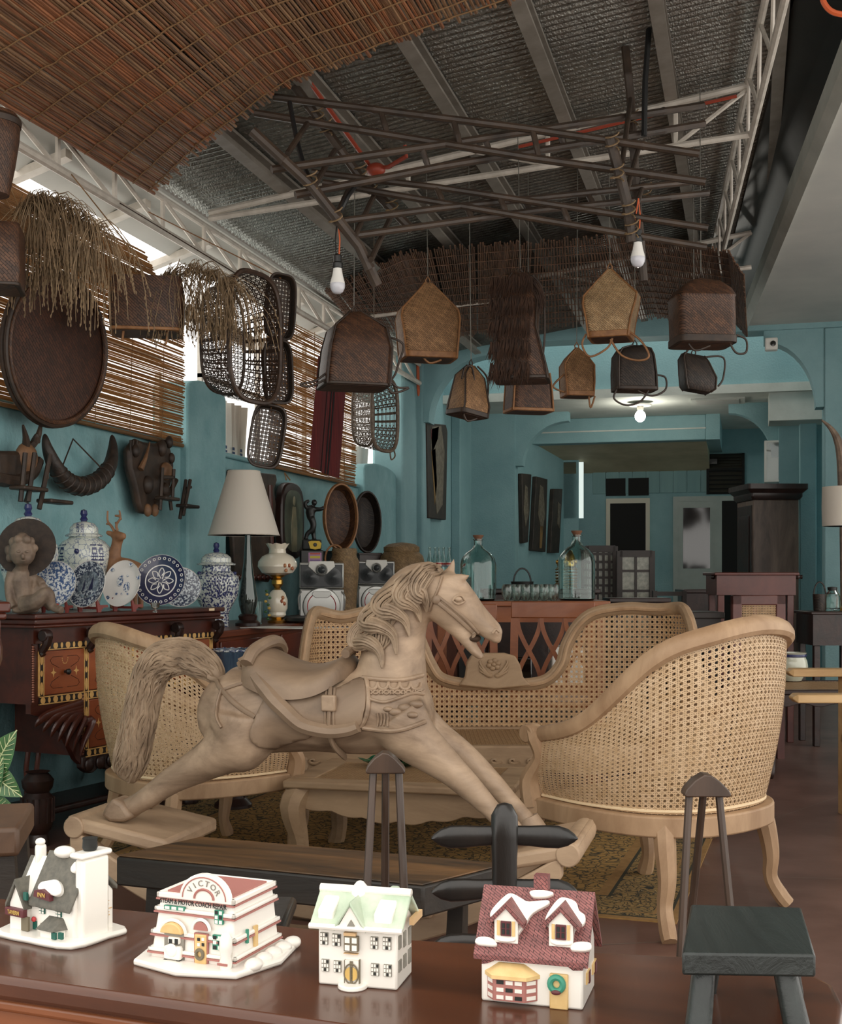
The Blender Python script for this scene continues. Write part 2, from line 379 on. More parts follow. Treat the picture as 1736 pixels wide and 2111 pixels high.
d2.box(xa_, xc_, YF-.03, YF, zt-.06, zt).box(xa_, xa_+.06, YF-.03, YF, 0, zt-.06).box(xb_-.02, xb_+.06, YF-.03, YF, 0, zt-.06).box(xc_, xc_+.05, YF-.03, YF, 0, zt)
r = d2.build('door_2', 'door_white'); struct(r)
MB().box(xa_+.06, xb_-.02, YF-.022, YF, 0, fz(1172)).box(xa_+.06, xa_+.12, YF-.022, YF, fz(1172), zt-.06).box(xb_-.08, xb_-.02, YF-.022, YF, fz(1172), zt-.06).box(xa_+.12, xb_-.08, YF-.022, YF, zt-.14, zt-.06).build('door_leaf', 'door_white', r)
MB().box(xa_+.12, xb_-.08, YF-.012, YF-.005, fz(1172), zt-.14).build('pane', 'glass_dark', r)
MB().box(xb_+.06, xc_, YF-.012, YF-.002, 0, zt-.06).build('opening', 'dark_open', r)
for (a, b, c_, d_) in ((1250, 1290, 984, 1020), (1296, 1338, 984, 1020)):
    MB().box(fx(a), fx(b), YF-.03, YF-.0, fz(d_), fz(c_)).build('transom_pane', 'dark_open', wf)
lx0, lx1 = fx(1462), fx(1530)
lv = MB().box(lx0-.03, lx0, YF-.06, YF, fz(1020), fz(938)).box(lx1, lx1+.03, YF-.06, YF, fz(1020), fz(938)).box(lx0, lx1, YF-.06, YF, fz(973), fz(968)).box(lx0, lx1, YF-.025, YF-.02, fz(1020), fz(938)).build('window_3', 'dark_open'); struct(lv)
for (za, zb) in ((fz(968), fz(940)), (fz(1018), fz(974))):
    n = 5
    for i in range(n):
        z = za+(zb-za)*(i+.5)/n; MB().hull([(lx0, YF-.055, z-.02), (lx1, YF-.055, z-.02), (lx1, YF-.03, z+.012), (lx0, YF-.03, z+.012), (lx0, YF-.05, z-.016), (lx1, YF-.05, z-.016), (lx1, YF-.025, z+.016), (lx0, YF-.025, z+.016)]).build('slat', 'louver_dark', lv)
# bright slot window at the left of the far room: a glowing pane stands in for daylight
mat('daylight_glass', (240, 245, 240), rough=.3, emit=((225, 240, 235), .55))
wz0, wz1 = ony(1198, 1068, 15.0).z, ony(1198, 952, 15.0).z
xs = ony(1193, 1000, 15.0).x
r = MB().box(xs-.5, xs, 15.0, 15.06, 0, wz0).box(xs-.5, xs, 15.0, 15.06, wz1, 2.9).box(xs-.03, xs, 15.0, 15.06, wz0, wz1).build('wall_pier', 'plaster_blue'); struct(r)
MB().box(xs, xs+.055, 15.02, 15.04, wz0, wz1).build('pane', 'daylight_glass', r)
# ------------------------------------------------------------------ trusses
def truss_left():
    r = thing('roof_truss', 'white steel pipe truss running above the window blinds', 'truss', (-2.95, 6.5, 2.93))
    q = lambda x, y, z: (x+2.95, y-6.5, z-2.93)
    for (x, z, rr) in ((-3.02, 2.95, .022), (-3.02, 3.125, .017), (-3.2, 3.06, .014)):
        MB().tube([q(x, 2.3, z), q(x, 11.4, z)], rr, 8).build('chord', 'steel_white', r)
    y = 2.4; k = 0
    while y < 11.2:
        MB().tube([q(-3.02, y, 2.95), q(-3.02, y, 3.125)], .014, 6).build('post', 'steel_white', r)
        MB().tube([q(-3.02, y, 2.95), q(-3.2, y, 3.06)], .011, 6).build('strut', 'steel_white', r)
        MB().tube([q(-3.02, y, 3.125), q(-3.02, y+.52, 2.95)], .012, 6).build('brace', 'steel_white', r)
        y += .52
truss_left()
def truss_right():
    r = thing('roof_truss', 'white steel pipe truss beside the black gutter', 'truss', (0, 6.5, 3.3))
    def q(y, z, o=0): return (RX(y)-.40+o, y-6.5, z-3.3)
    for z, o in ((3.30, 0), (3.56, -.02)): MB().tube([q(2.2, z, o), q(11.4, z, o)], .017, 8).build('chord', 'steel_white', r)
    y = 2.4; k = 0
    while y < 11:
        MB().tube([q(y, 3.30), q(y+.3, 3.56, -.02)], .010, 6).build('brace', 'steel_white', r)
        MB().tube([q(y+.3, 3.56, -.02), q(y+.6, 3.30)], .010, 6).build('brace', 'steel_white', r); y += .6
truss_right()
def cross_truss(Y, label, pts):
    r = thing('cross_truss', label, 'truss', (-1.4, Y, 3.2))
    q = lambda x, z: (x+1.4, 0, z-3.2)
    def zt(x): return 3.13+(x+2.9)/2.93*.42
    def zb(x): return 3.12+(x+2.9)/2.93*.185
    MB().tube([q(-2.9, zt(-2.9)), q(.03, zt(.03))], .019, 8).build('chord', 'steel_white', r)
    MB().tube([q(-2.9, zb(-2.9)-.02), q(.03, zb(.03))], .017, 8).build('chord', 'steel_white', r)
    for x in (-1.75, -1.0, -.35): MB().tube([q(x, zt(x)), q(x, zb(x))], .013, 6).build('post', 'steel_white', r)
    for a, b in ((-.35, .03), (-1.0, -1.4)): MB().tube([q(a, zb(a)), q(b, zt(b))], .012, 6).build('brace', 'steel_white', r)
    return r
t1 = cross_truss(6.37, 'white steel cross truss behind the hanging bamboo frame', 0)
cross_truss(9.1, 'white steel cross truss over the rear reed canopy', 0)
p = [(-1.15, 6.34, 3.335), (-.6, 6.34, 3.415), (-.05, 6.34, 3.49)]
tag(MB().tube(p, .009, 6).build('conduit', 'red_pvc'), 'red conduit pipe clipped under the cross truss', 'conduit')
p = [at(640, 172, 5.5), at(700, 255, 5.9), at(765, 345, 6.3), at(800, 345, 6.2), at(838, 322, 6.1), at(835, 300, 6.1)]
c = MB().tube(p, .011, 6).build('conduit', 'red_pvc'); tag(c, 'red conduit with a red junction box along a roof purlin', 'conduit')
MB().ell(at(775, 350, 6.25), (.05, .04, .035)).build('junction_box', 'red_pvc', c)
# ------------------------------------------------------------------ reed canopies and blinds
mat('reed', (138, 98, 66), (92, 64, 46), rough=.6, scale=9, stretch=(6, .5, 6), thr=(.35, .65))
mat('reed_red', (162, 104, 66), (118, 74, 48), rough=.55, scale=9, stretch=(6, .5, 6)); mat('reed_pale', (156, 118, 82), (108, 80, 58), rough=.55, scale=9, stretch=(6, .5, 6))
mat('reed_dark', (116, 82, 58), (74, 53, 39), rough=.65, scale=9, stretch=(6, .5, 6), thr=(.35, .65))
mat('twine', (150, 116, 78), (124, 94, 62), rough=.8, scale=60)
def translucent(m, f=.4, col=(190, 140, 80)):
    nt = m.node_tree; out = nt.nodes['Material Output']; b = nt.nodes['Principled BSDF']
    t = N(nt, 'ShaderNodeBsdfTranslucent'); t.inputs[0].default_value = lin(col); mx = N(nt, 'ShaderNodeMixShader'); mx.inputs[0].default_value = f
    nt.links.new(b.outputs[0], mx.inputs[1]); nt.links.new(t.outputs[0], mx.inputs[2]); nt.links.new(mx.outputs[0], out.inputs[0])
mat('reed_blind', (158, 128, 94), (116, 90, 64), rough=.6, scale=7, stretch=(6, .4, 20)); translucent(MATS['reed_blind'], .55, (196, 162, 122))
def reeds(mb, A, B, n, rad, seg=5, jit=.003, skip=0., ends=.03, sides=5):
    """n reeds, each from A(t) to B(t)"""
    for i in range(n):
        t = (i+.5)/n
        if random.random() < skip: continue
        e0, e1 = random.uniform(-ends, ends), random.uniform(-ends, ends)
        pts = []
        jx = random.uniform(-jit, jit)
        for k in range(seg+1):
            s = k/seg; s = s+(e0 if k == 0 else 0)+(e1 if k == seg else 0)
            p = A(t).lerp(B(t), s); p = p+Vector((random.uniform(-jit, jit), 0, random.uniform(-jit, jit)+jx))
            pts.append(p)
        mb.tube(pts, rad*random.uniform(.8, 1.15), sides)
def ip(L):
    def f(t):
        x = max(0, min(1, t))*(len(L)-1); k = min(int(x), len(L)-2); a, b = L[k], L[k+1]
        u = x-k; u = u*u*(3-2*u)*.4+u*.6
        return a.lerp(b, u)
    return f
V = Vector
def canopy(label, near, far, n, rad, mt, twines, tw=.004, skip=0, jit=.003, sag=0.0):
    o = near(.5); r = thing('reed_canopy', label, 'canopy', o)
    N0 = lambda t: near(t)-o; F0 = lambda t: far(t)-o
    if mt == 'reed':
        for i in range(n):
            m = MB(); reeds(m, lambda t: N0((i+.5)/n), lambda t: F0((i+.5)/n), 1, rad, 6, jit, 0); m.build('reed', random.choice(('reed', 'reed_red', 'reed_pale')), r, smooth=60)
    else:
        m = MB(); reeds(m, N0, F0, n, rad, 6, jit, skip); m.build('reeds', mt, r, kind='stuff', smooth=60)
    for s in twines:
        pts = [N0(t/40).lerp(F0(t/40), s)+V((0, random.uniform(-.008, .008), -rad*1.2+random.uniform(-.002, .002))) for t in range(41)]
        MB().tube(pts, tw, 5).build('twine', 'twine' if mt == 'reed' else 'reed_dark', r)
    return r
xs_ = [-2.92, -2.4, -1.93, -1.36, -.72, -.3]
far = ip([V((-2.92, 5.72, 3.05)), V((-2.45, 5.28, 3.10)), V((-1.93, 5.03, 3.24)), V((-1.36, 4.92, 3.33)), V((-.72, 4.85, 3.45)), V((-.2, 4.8, 3.52))])
near = ip([V((-2.92, 3.2, 3.0)), V((-2.45, 3.2, 3.07)), V((-1.93, 3.2, 3.22)), V((-1.36, 3.2, 3.32)), V((-.72, 3.2, 3.44)), V((-.2, 3.2, 3.52))])
canopy('large brown reed canopy slung under the roof at upper left', near, far, 195, .0072, 'reed', (.98, .92, .83, .74, .65, .56, .46, .36), tw=.0032, jit=.0025)
near = ip([V((-2.95, 8.45, 3.17)), V((-2.2, 7.85, 3.235)), V((-1.48, 7.8, 3.24)), V((-.70, 7.8, 3.234)), V((-.11, 7.8, 3.09)), V((-.02, 7.9, 2.96))])
far = ip([V((-3.0, 9.3, 3.09)), V((-2.5, 9.9, 3.08)), V((-2.0, 10.0, 3.11)), V((-.7, 10.0, 3.17)), V((-.08, 9.75, 3.04)), V((-.0, 9.7, 2.93))])
canopy('dark reed canopy arched below the back beam', near, far, 270, .0060, 'reed_dark', (.06, .14, .22, .3, .38, .46, .54, .62, .7, .78, .86, .93), tw=.003, skip=.03, jit=.0016)
def blind(label, y0, y1, z0, z1, x, n, rad, warp=.01, tag_=None, xt=None):
    r = thing('reed_blind', label, 'blind', (x, (y0+y1)/2, z0)); m = MB(); cy = (y0+y1)/2; x1 = xt if xt is not None else x
    for i in range(n):
        if random.random() < .035: continue
        t = (i+.5)/n; z = (z1-z0)*t+random.uniform(-.002, .002); xx = (x1-x)*t
        sg = 7; pts = []; dz = random.uniform(-.006, .006)
        for k in range(sg+1):
            s = k/sg; yy = y0+(y1-y0)*s-cy+(random.uniform(-.02, .02) if k in (0, sg) else 0)
            pts.append((xx+warp*sin(s*6+z*4), yy, z+dz*(s-.5)+random.uniform(-.0022, .0022)))
        m.tube(pts, rad*random.uniform(.75, 1.2), 4)
    m.build('reeds', 'reed_blind', r, kind='stuff', smooth=60)
    k = max(3, int((y1-y0)/.35))
    for i in range(k):
        yy = y0+(y1-y0)*(i+.3)/k-cy
        MB().tube([(warp*sin((i+.3)/k*6)+rad+.001, yy, -.01), ((x1-x)+warp+rad+.001, yy+.01, z1-z0+.01)], .0022, 4).build('cord', 'twine', r)
    MB().tube([(.004, y0-cy, -.012), (.004, y1-cy, -.008)], .011, 6).build('bottom_rail', 'reed_blind', r)
    return r
yR = onx(374, 800, -3.17).y
blind('wide backlit reed blind behind the round woven tray', 3.3, yR, 1.87, 2.74, -3.165, 112, .0041)
yq = onx(348, 560, -3.0).y
blind('upper reed blind bowing inward above the round tray', 3.4, yq, 2.52, 2.86, -2.97, 34, .0048, .012, xt=-3.16)
y2a, y2b = onx(552, 800, -3.1).y, onx(732, 800, -3.1).y
blind('narrower backlit reed blind behind the red striped cloth', y2a, y2b, 1.86, 2.90, -3.10, 124, .0042)
# white plastic sheets hung outside the second window
for (px, n) in ((480, 0), (744, 1)):
    y = onx(px, 900, -3.36).y
    m = MB(); pts = [(0, -.25+.5*i/24, 0) for i in range(25)]
    A = [(.02*sin(i*1.3), -.25+.5*i/24, 0) for i in range(25)]; B = [(.03*sin(i*1.1+1), -.25+.5*i/24, .42) for i in range(25)]
    m.strip(A, B)
    o = m.build('plastic_sheet', 'white_plastic'); o.location = (-3.42, y+.1, 1.87)
    tag(o, ['white plastic sheet with blue print left of the small trays', 'white plastic sheet with blue print beside the hex-weave basket'][n], 'sheet')
    mat('print_blue%d' % n, (50, 80, 120), rough=.6)
    for j in range(3):
        MB().box(.035, .037, -.18+j*.13, -.14+j*.13, .07, .085).box(.035, .037, -.175+j*.13, -.145+j*.13, .095, .115).build('print', 'print_blue%d' % n, o)
# ------------------------------------------------------------------ hanging bamboo frame
mat('bamboo_old', (74, 59, 47), (46, 37, 30), rough=.5, scale=10, thr=(.3, .7), bump=.1)
mat('lash', (134, 110, 80), (104, 84, 58), rough=.8, scale=40)
ro = at(980, 340, 5.3); rack = thing('bamboo_frame', 'old bamboo ladder frame hanging under the roof', 'frame', ro)
def pole(pts, r, nm='pole'):
    W = [at(*p)-ro for p in pts]; path = []; rs = []
    for i in range(len(W)-1):
        k = max(2, int((W[i+1]-W[i]).length/.22))
        for j in range(k):
            p = W[i].lerp(W[i+1], j/k); path += [p]; rs += [r]
            if j:
                d = (W[i+1]-W[i]).normalized(); path += [p+d*.012, p+d*.02]; rs += [r*1.16, r]
    path.append(W[-1]); rs.append(r)
    return MB().tube(path, rs, 9).build(nm, 'bamboo_old', rack)
pole([(520, 270, 4.95), (643, 384, 5.0), (741, 508, 5.05), (778, 588, 5.1)], .022)
pole([(608, 178, 5.5), (660, 250, 5.5), (741, 363, 5.5), (850, 474, 5.5)], .021)
pole([(1258, 285, 5.15), (1294, 424, 5.2), (1304, 500, 5.2)], .023)
pole([(1289, 97, 5.75), (1300, 204, 5.75), (1312, 400, 5.75), (1327, 580, 5.75)], .020)
A1 = [(565, 200, 5.46), (1085, 265, 5.26), (1442, 317, 5.12)]; A2 = [(526, 233, 5.47), (850, 286, 5.34), (1105, 327, 5.24), (1455, 375, 5.12)]
B1 = [(560, 350, 5.03), (900, 300, 5.3), (1450, 217, 5.75)]; B2 = [(609, 402, 5.06), (900, 345, 5.3), (1452, 255, 5.75)]
C1 = [(643, 355, 5.46), (900, 386, 5.38), (1460, 470, 5.15)]; C2 = [(666, 376, 5.45), (850, 408, 5.38), (1457, 510, 5.15)]
D1 = [(700, 456, 5.08), (900, 430, 5.3), (1420, 376, 5.78)]; D2 = [(736, 485, 5.1), (1105, 434, 5.45), (1460, 398, 5.8)]
for L_, r in ((A1, .017), (A2, .017), (B1, .017), (B2, .017), (C1, .015), (C2, .015), (D1, .015), (D2, .015)): pole(L_, r)
def pt(L_, px):
    for a, b in zip(L_, L_[1:]):
        if a[0] <= px <= b[0] or b is L_[-1]:
            t = (px-a[0])/(b[0]-a[0]); return tuple(a[i]+(b[i]-a[i])*t for i in range(3))
for P_, Q_, xs in ((A1, A2, (785, 935, 1098)), (B1, B2, (870, 1000, 1150)), (C1, C2, (900, 1030, 1160)), (D1, D2, (960, 1080, 1210))):
    for x in xs: pole([pt(P_, x), pt(Q_, x+14)], .013, 'rung')
for a, b in (((640, 245), (592, 318)), ((690, 310), (648, 384)), ((726, 375), (694, 445)), ((770, 405), (731, 488)), ((809, 440), (765, 535))):
    pole([(a[0], a[1], 5.48), (b[0], b[1], 5.03)], .012, 'rung')
for a, b in (((1300, 205, 5.72), (1283, 335, 5.2)), ((1318, 300, 5.74), (1290, 400, 5.2)), ((1326, 380, 5.75), (1300, 460, 5.2))): pole([a, b], .012, 'rung')
for (px, py, d) in ((655, 245, 5.47), (672, 270, 5.47), (743, 362, 5.47), (765, 390, 5.47), (808, 432, 5.47), (1262, 300, 5.13), (1272, 365, 5.14), (1296, 440, 5.17), (1302, 480, 5.18), (1303, 250, 5.72), (1330, 400, 5.74), (692, 455, 5.02), (640, 380, 4.99)):
    c_ = at(px, py, d)-ro
    MB().tube([c_+V((.028*cos(a*.7), .028*sin(a*.7)*.6, .004*a-.02+.028*sin(a*.7)*.5)) for a in range(19)], .0035, 5).build('lashing', 'lash', rack)
mat('black_cable', (18, 18, 18), rough=.5)
for (pts, r, lab) in (([(1345, -40, 5.6), (1338, 60, 5.6), (1330, 170, 5.6), (1328, 280, 5.6)], .013, 'thick black cable dropping from the roof to the bamboo frame'),):
    tag(MB().tube([at(*p) for p in pts], r, 8).build('cable', 'black_cable'), lab, 'cable')
tag(MB().tube(smooth_pts([at(597, 210, 5.3), at(615, 300, 5.25), at(640, 372, 5.2), at(690, 440, 5.1), at(720, 400, 5.1), at(742, 372, 5.3)]), .010, 7).build('cable', 'black_cable'), 'black cable draped down the left end of the bamboo frame', 'cable')
tag(MB().tube(smooth_pts([at(1692, -20, 4.6), at(1700, 8, 4.6), at(1720, 26, 4.6), at(1760, 32, 4.6)]), .011, 7).build('cable', 'orange_pvc'), 'orange cable at the top right corner', 'cable')
tag(MB().tube([onx(861, 745, -3.058), onx(862, 800, -3.058), onx(868, 870, -3.058), onx(877, 905, -3.058), onx(878, 940, -3.058)], .016, 7).build('conduit', 'orange_pvc'), 'orange conduit running down the blue corner column', 'conduit')
# bulbs
mat('bulb_white', (236, 234, 228), rough=.25); mat('bulb_globe', (205, 205, 212), rough=.15, spec=.6)
def bulb(px, py, d, cord, lab):
    s = d/F; o = at(px, py, d); r = thing('light_bulb', lab, 'light bulb', o)
    MB().lathe([(0, .0), (.012, .001), (.022, .008), (.029, .022), (.031, .036), (.030, .042)], 20, (0, 0, -.0)).build('globe', 'bulb_globe', r)
    MB().lathe([(.0305, .042), (.029, .05), (.022, .075), (.018, .098), (.0175, .104)], 20).build('neck', 'bulb_white', r)
    MB().lathe([(.019, .104), (.021, .108), (.021, .125), (.017, .13), (.017, .155), (.012, .16)], 16).build('socket', 'black_paint', r)
    for k, (m_, dx) in enumerate((('print_blue0', -.006), ('orange_pvc', .006))):
        MB().tube([(dx, 0, .15), (dx*1.6, 0, .22), (dx*.5, .0, .29), (cord[0]*s, 0, cord[1]*s)], .003, 5).build('wire', 'black_cable' if k == 0 else m_, r)
bulb(696, 606, 5.05, (-8, 152), 'white bulb on a cord left of the bamboo frame')
bulb(1315, 551, 5.2, (-10, 70), 'white bulb under the right end of the bamboo frame')
# lit bulb of the back room
lb = at(1320, 870, 12.7); r = thing('light_bulb', 'glowing bulb on the ceiling of the back room', 'light bulb', lb)
mat('bulb_lit', (255, 250, 235), emit=((255, 248, 230), 14))
MB().ell((0, 0, .06), (.055, .055, .06), 18, 12).build('globe', 'bulb_lit', r)
MB().lathe([(.03, .11), (.035, .15), (.03, .16), (.11, .165), (.12, .18)], 20).build('base', 'white_plastic', r)
ld = bpy.data.lights.new('bulb_light', 'POINT'); ld.energy = 10; ld.color = (1, .96, .86); ld.shadow_soft_size = .06
lo = bpy.data.objects.new('bulb_light', ld); C.objects.link(lo); lo.parent = r; lo.location = (0, 0, -.04)
# ------------------------------------------------------------------ hanging packs and baskets
mat('weave_tan', (182, 138, 94), (150, 110, 72), kind='weave', scale=90, rough=.6)
mat('weave_pale', (206, 172, 128), (180, 144, 102), kind='weave', scale=90, rough=.6)
mat('weave_brown', (106, 70, 46), (72, 46, 31), kind='weave', scale=80, rough=.5)
mat('weave_dark', (64, 50, 40), (42, 33, 27), kind='weave', scale=70, rough=.5)
mat('wicker', (178, 146, 104), (146, 116, 80), kind='weave', scale=110, rough=.6)
mat('trim_tan', (158, 110, 66), (130, 88, 52), rough=.5, scale=30)
mat('trim_dark', (62, 46, 34), (44, 33, 26), rough=.5, scale=30)
mat('wire', (120, 118, 110), rough=.4, metal=.6)
mat('cavity', (20, 16, 12), rough=.9)
def rrect(cx, cy, hx, hy, z, r=.35, n=5):
    r = min(hx, hy)*r; pts = []
    for sx, sy, a0 in ((1, 1, 0), (-1, 1, 90), (-1, -1, 180), (1, -1, 270)):
        for k in range(n):
            a = radians(a0+90*k/(n-1)); pts.append((cx+sx*(hx-r)+r*cos(a), cy+sy*(hy-r)+r*sin(a), z))
    return pts
def bag(name, label, d, prof, T, rot=0., m='weave_tan', trim='trim_tan', base=.0, wire=None, straps=(), edges=True, cat='basket', roll=0, group=None, lid=None):
    """prof: (py, pxL, pxR, thickness factor) from top to bottom"""
    s = d/F; x0 = sum(p[1]+p[2] for p in prof)/2/len(prof); yb = prof[-1][0]
    r = thing(name, label, cat, at(x0, yb, d), TH+rot, group); r.rotation_euler[1] = roll
    cs = cos(rot) if abs(rot) < 1 else .6
    def lv(p): return ((p[1]+p[2])/2-x0)*s, (p[2]-p[1])/2*s/cs, (yb-p[0])*s
    rings = []
    for p in prof[::-1]:
        cx, hx, z = lv(p); rings.append(rrect(cx, 0, max(hx, .006), max(T*p[3]/2, .006), z))
    MB().loft(rings, True).build('body', m, r, smooth=50)
    cx, hx, z = lv(prof[-1]); t = T*prof[-1][3]/2
    if base:
        MB().loft([rrect(cx, 0, hx+.006, t+.006, -.002), rrect(cx, 0, hx+.006, t+.006, base)], True).build('base_rim', trim, r, bevel=.003)
        MB().loft([rrect(cx, 0, hx-.012, t-.012, -.0035), rrect(cx, 0, hx-.012, t-.012, -.0021)], True).build('base_panel', 'weave_brown', r)
    if edges:
        for sg in (-1, 1):
            for yy in (-1, 1):
                MB().tube([(lv(p)[0]+sg*max(lv(p)[1]-.004, .004), yy*max(T*p[3]/2-.004, .002), lv(p)[2]) for p in prof], .0055, 6).build('edge', trim, r)
    if wire:
        cx, hx, z = lv(prof[0])
        MB().tube([(cx-.008, 0, z-.01), (cx-.012, 0, z+.015), (cx, 0, z+.035), (cx+.012, 0, z+.015), (cx+.008, 0, z-.01)], .004, 6).build('loop', trim, r)
        wz = roofz(at(x0, yb, d).x)-at(x0, yb, d).z+.0; MB().tube([(cx, 0, z+.03), (cx+wire[0]*s-(wz-z)*math.tan(roll), 0, wz)], .0022, 5).build('hang_wire', 'wire', r)
    for st in straps:
        P_ = smooth_pts([V(((q[0]-x0)*s, q[2] if len(q) > 2 else -t*.6, (yb-q[1])*s)) for q in st], 6)
        MB().tube(P_, .0055, 6).build('strap', trim, r)
    return r
bag('pack_basket', 'large tan woven pack basket with a peaked top', 6.5, [(584, 874, 890, .12), (600, 862, 905, .25), (642, 824, 941, .7), (660, 820, 943, .8), (700, 825, 939, .95), (742, 829, 935, 1)], .2, .22, 'weave_tan', base=.03, wire=(-4, 60), straps=([(862, 735), (880, 752), (905, 745)],))
bag('pack_basket', 'small tan pack basket tilted, hanging below the large tan one', 6.8, [(752, 955, 966, .2), (776, 940, 983, .6), (835, 938, 992, 1), (858, 936, 990, 1)], .15, .7, 'weave_tan', 'trim_dark', base=.025, wire=(-6, 40), straps=([(925, 790), (930, 765), (950, 762), (962, 800)], [(965, 755), (992, 770), (1000, 800), (997, 832)], [(938, 860), (950, 872), (975, 862)]), roll=.12)
bag('pack_basket', 'tiny tan pack basket hanging between the fur pack and the dark one', 7.1, [(718, 1186, 1192, .2), (740, 1166, 1212, .6), (755, 1157, 1222, .8), (790, 1159, 1221, 1), (818, 1161, 1219, 1)], .15, .15, 'weave_tan', base=.025, wire=(2, 120), straps=([(1158, 775), (1135, 800), (1160, 812)], [(1210, 818), (1214, 842), (1223, 818)]))
bag('pack_basket', 'pale straw pack basket with a pointed top below the right bulb', 6.4, [(556, 1253, 1262, .15), (580, 1232, 1284, .3), (612, 1208, 1315, .65), (630, 1207, 1312, .75), (665, 1215, 1304, .95), (700, 1219, 1299, 1)], .2, -.3, 'weave_pale', base=.03, wire=(-3, 68), straps=([(1212, 690), (1204, 712), (1220, 737), (1255, 722), (1266, 702)], [(1262, 704), (1285, 738), (1320, 750), (1340, 742), (1325, 712), (1300, 690)]))
bag('pack_basket', 'dark flat-topped pack basket with cane straps, under the pale one', 6.9, [(714, 1300, 1318, .5), (722, 1275, 1338, .8), (735, 1267, 1343, .9), (770, 1266, 1347, 1), (806, 1267, 1349, 1)], .16, .12, 'weave_dark', 'trim_dark', base=.018, wire=(0, 60), straps=([(1266, 805), (1260, 825), (1285, 838), (1315, 830), (1335, 803)], [(1310, 808), (1340, 818), (1368, 805), (1368, 780), (1348, 775)]))
bag('pack_basket', 'dark domed pack basket with a fitted lid at right', 6.2, [(576, 1438, 1452, .25), (584, 1415, 1480, .6), (600, 1395, 1500, .85), (616, 1383, 1508, 1), (620, 1386, 1506, .96), (660, 1387, 1507, 1), (712, 1389, 1506, 1)], .24, .08, 'weave_brown', 'trim_dark', base=.035, wire=(-2, 70), edges=False, straps=([(1410, 715), (1425, 728), (1455, 718)], [(1496, 712), (1510, 732), (1530, 730), (1530, 705), (1510, 695)]))
bag('pack_basket', 'black flat pack basket tilted below the domed one', 6.9, [(733, 1395, 1440, .4), (745, 1392, 1448, .8), (775, 1400, 1468, 1), (798, 1406, 1470, 1), (806, 1412, 1462, .8)], .13, .1, 'weave_dark', 'trim_dark', wire=(0, 20), straps=([(1440, 735), (1478, 730), (1484, 770), (1476, 790)], [(1395, 740), (1405, 722), (1415, 718)]), roll=.16)
bag('pack_basket', 'plain brown box basket hanging under the shaggy fur pack', 6.9, [(772, 1052, 1126, .9), (800, 1049, 1129, 1), (850, 1046, 1133, 1)], .18, .25, 'weave_brown', 'trim_tan', base=.015, wire=(0, 30))
bag('pack_basket', 'dark brown backpack basket with rattan shoulder straps, left of the tan one', 6.1, [(646, 716, 744, .35), (655, 708, 756, .5), (680, 682, 788, .85), (720, 672, 798, .95), (770, 666, 795, 1), (800, 664, 792, 1)], .26, .28, 'weave_brown', 'trim_dark', base=.012, wire=(2, 60), straps=([(792, 695, -.05), (815, 703), (827, 716), (818, 745), (808, 775), (792, 792)], [(664, 778), (640, 795), (612, 802), (630, 806), (664, 790)], [(795, 785), (815, 800), (838, 800), (805, 812), (792, 798)]))
# shaggy fur-thatched pack
r = bag('fur_pack', 'shaggy brown fibre-thatched rain pack hanging in the middle', 6.3, [(566, 1055, 1090, .4), (600, 1035, 1112, .8), (680, 1025, 1108, .95), (760, 1024, 1128, 1), (786, 1022, 1131, 1)], .22, -.15, 'weave_brown', 'trim_dark', base=.015, wire=(-6, 60), straps=([(1100, 575), (1118, 600), (1124, 650), (1124, 700), (1120, 745)],))
mat('fibre', (78, 52, 36), (40, 27, 20), rough=.7, scale=50, stretch=(1, 1, .1))
m = MB(); s = 6.3/F
for tier in range(5):
    zt = (786-(580+tier*43))*s
    for k in range(260):
        x = random.uniform(-58, 22+6*(tier < 2))*s; x += 0
        y = -.10-random.uniform(0, .03) if random.random() < .8 else random.uniform(-.1, .1)
        ln = random.uniform(.07, .11)
        p0 = V((x, y, zt+random.uniform(-.015, .01)-abs(x+.03)*.12)); p1 = p0+V((random.uniform(-.01, .01)-.004, -.015, -ln*.5)); p2 = p1+V((random.uniform(-.012, .012)-.006, -.022, -ln*.5))
        wv = V((.0022, 0, 0)); m.strip([p0-wv, p1-wv, p2], [p0+wv, p1+wv, p2+wv*.3])
for k in range(500):
    a = random.uniform(0, pi*.95); R = random.uniform(.075, .115); c_ = V((.01, random.uniform(-.11, -.02), (786-628)*s))
    p0 = c_+V((cos(a)*R*1.15-.02, 0, sin(a)*R*1.3)); dr = V((-sin(a), 0, cos(a)))*-1
    p1 = p0+dr*.06+V((0, -.012, -.02)); wv = V((.002, 0, .001)); m.strip([p0-wv, p1], [p0+wv, p1+wv*.4])
m.build('thatch', 'fibre', r, smooth=0, kind='stuff')
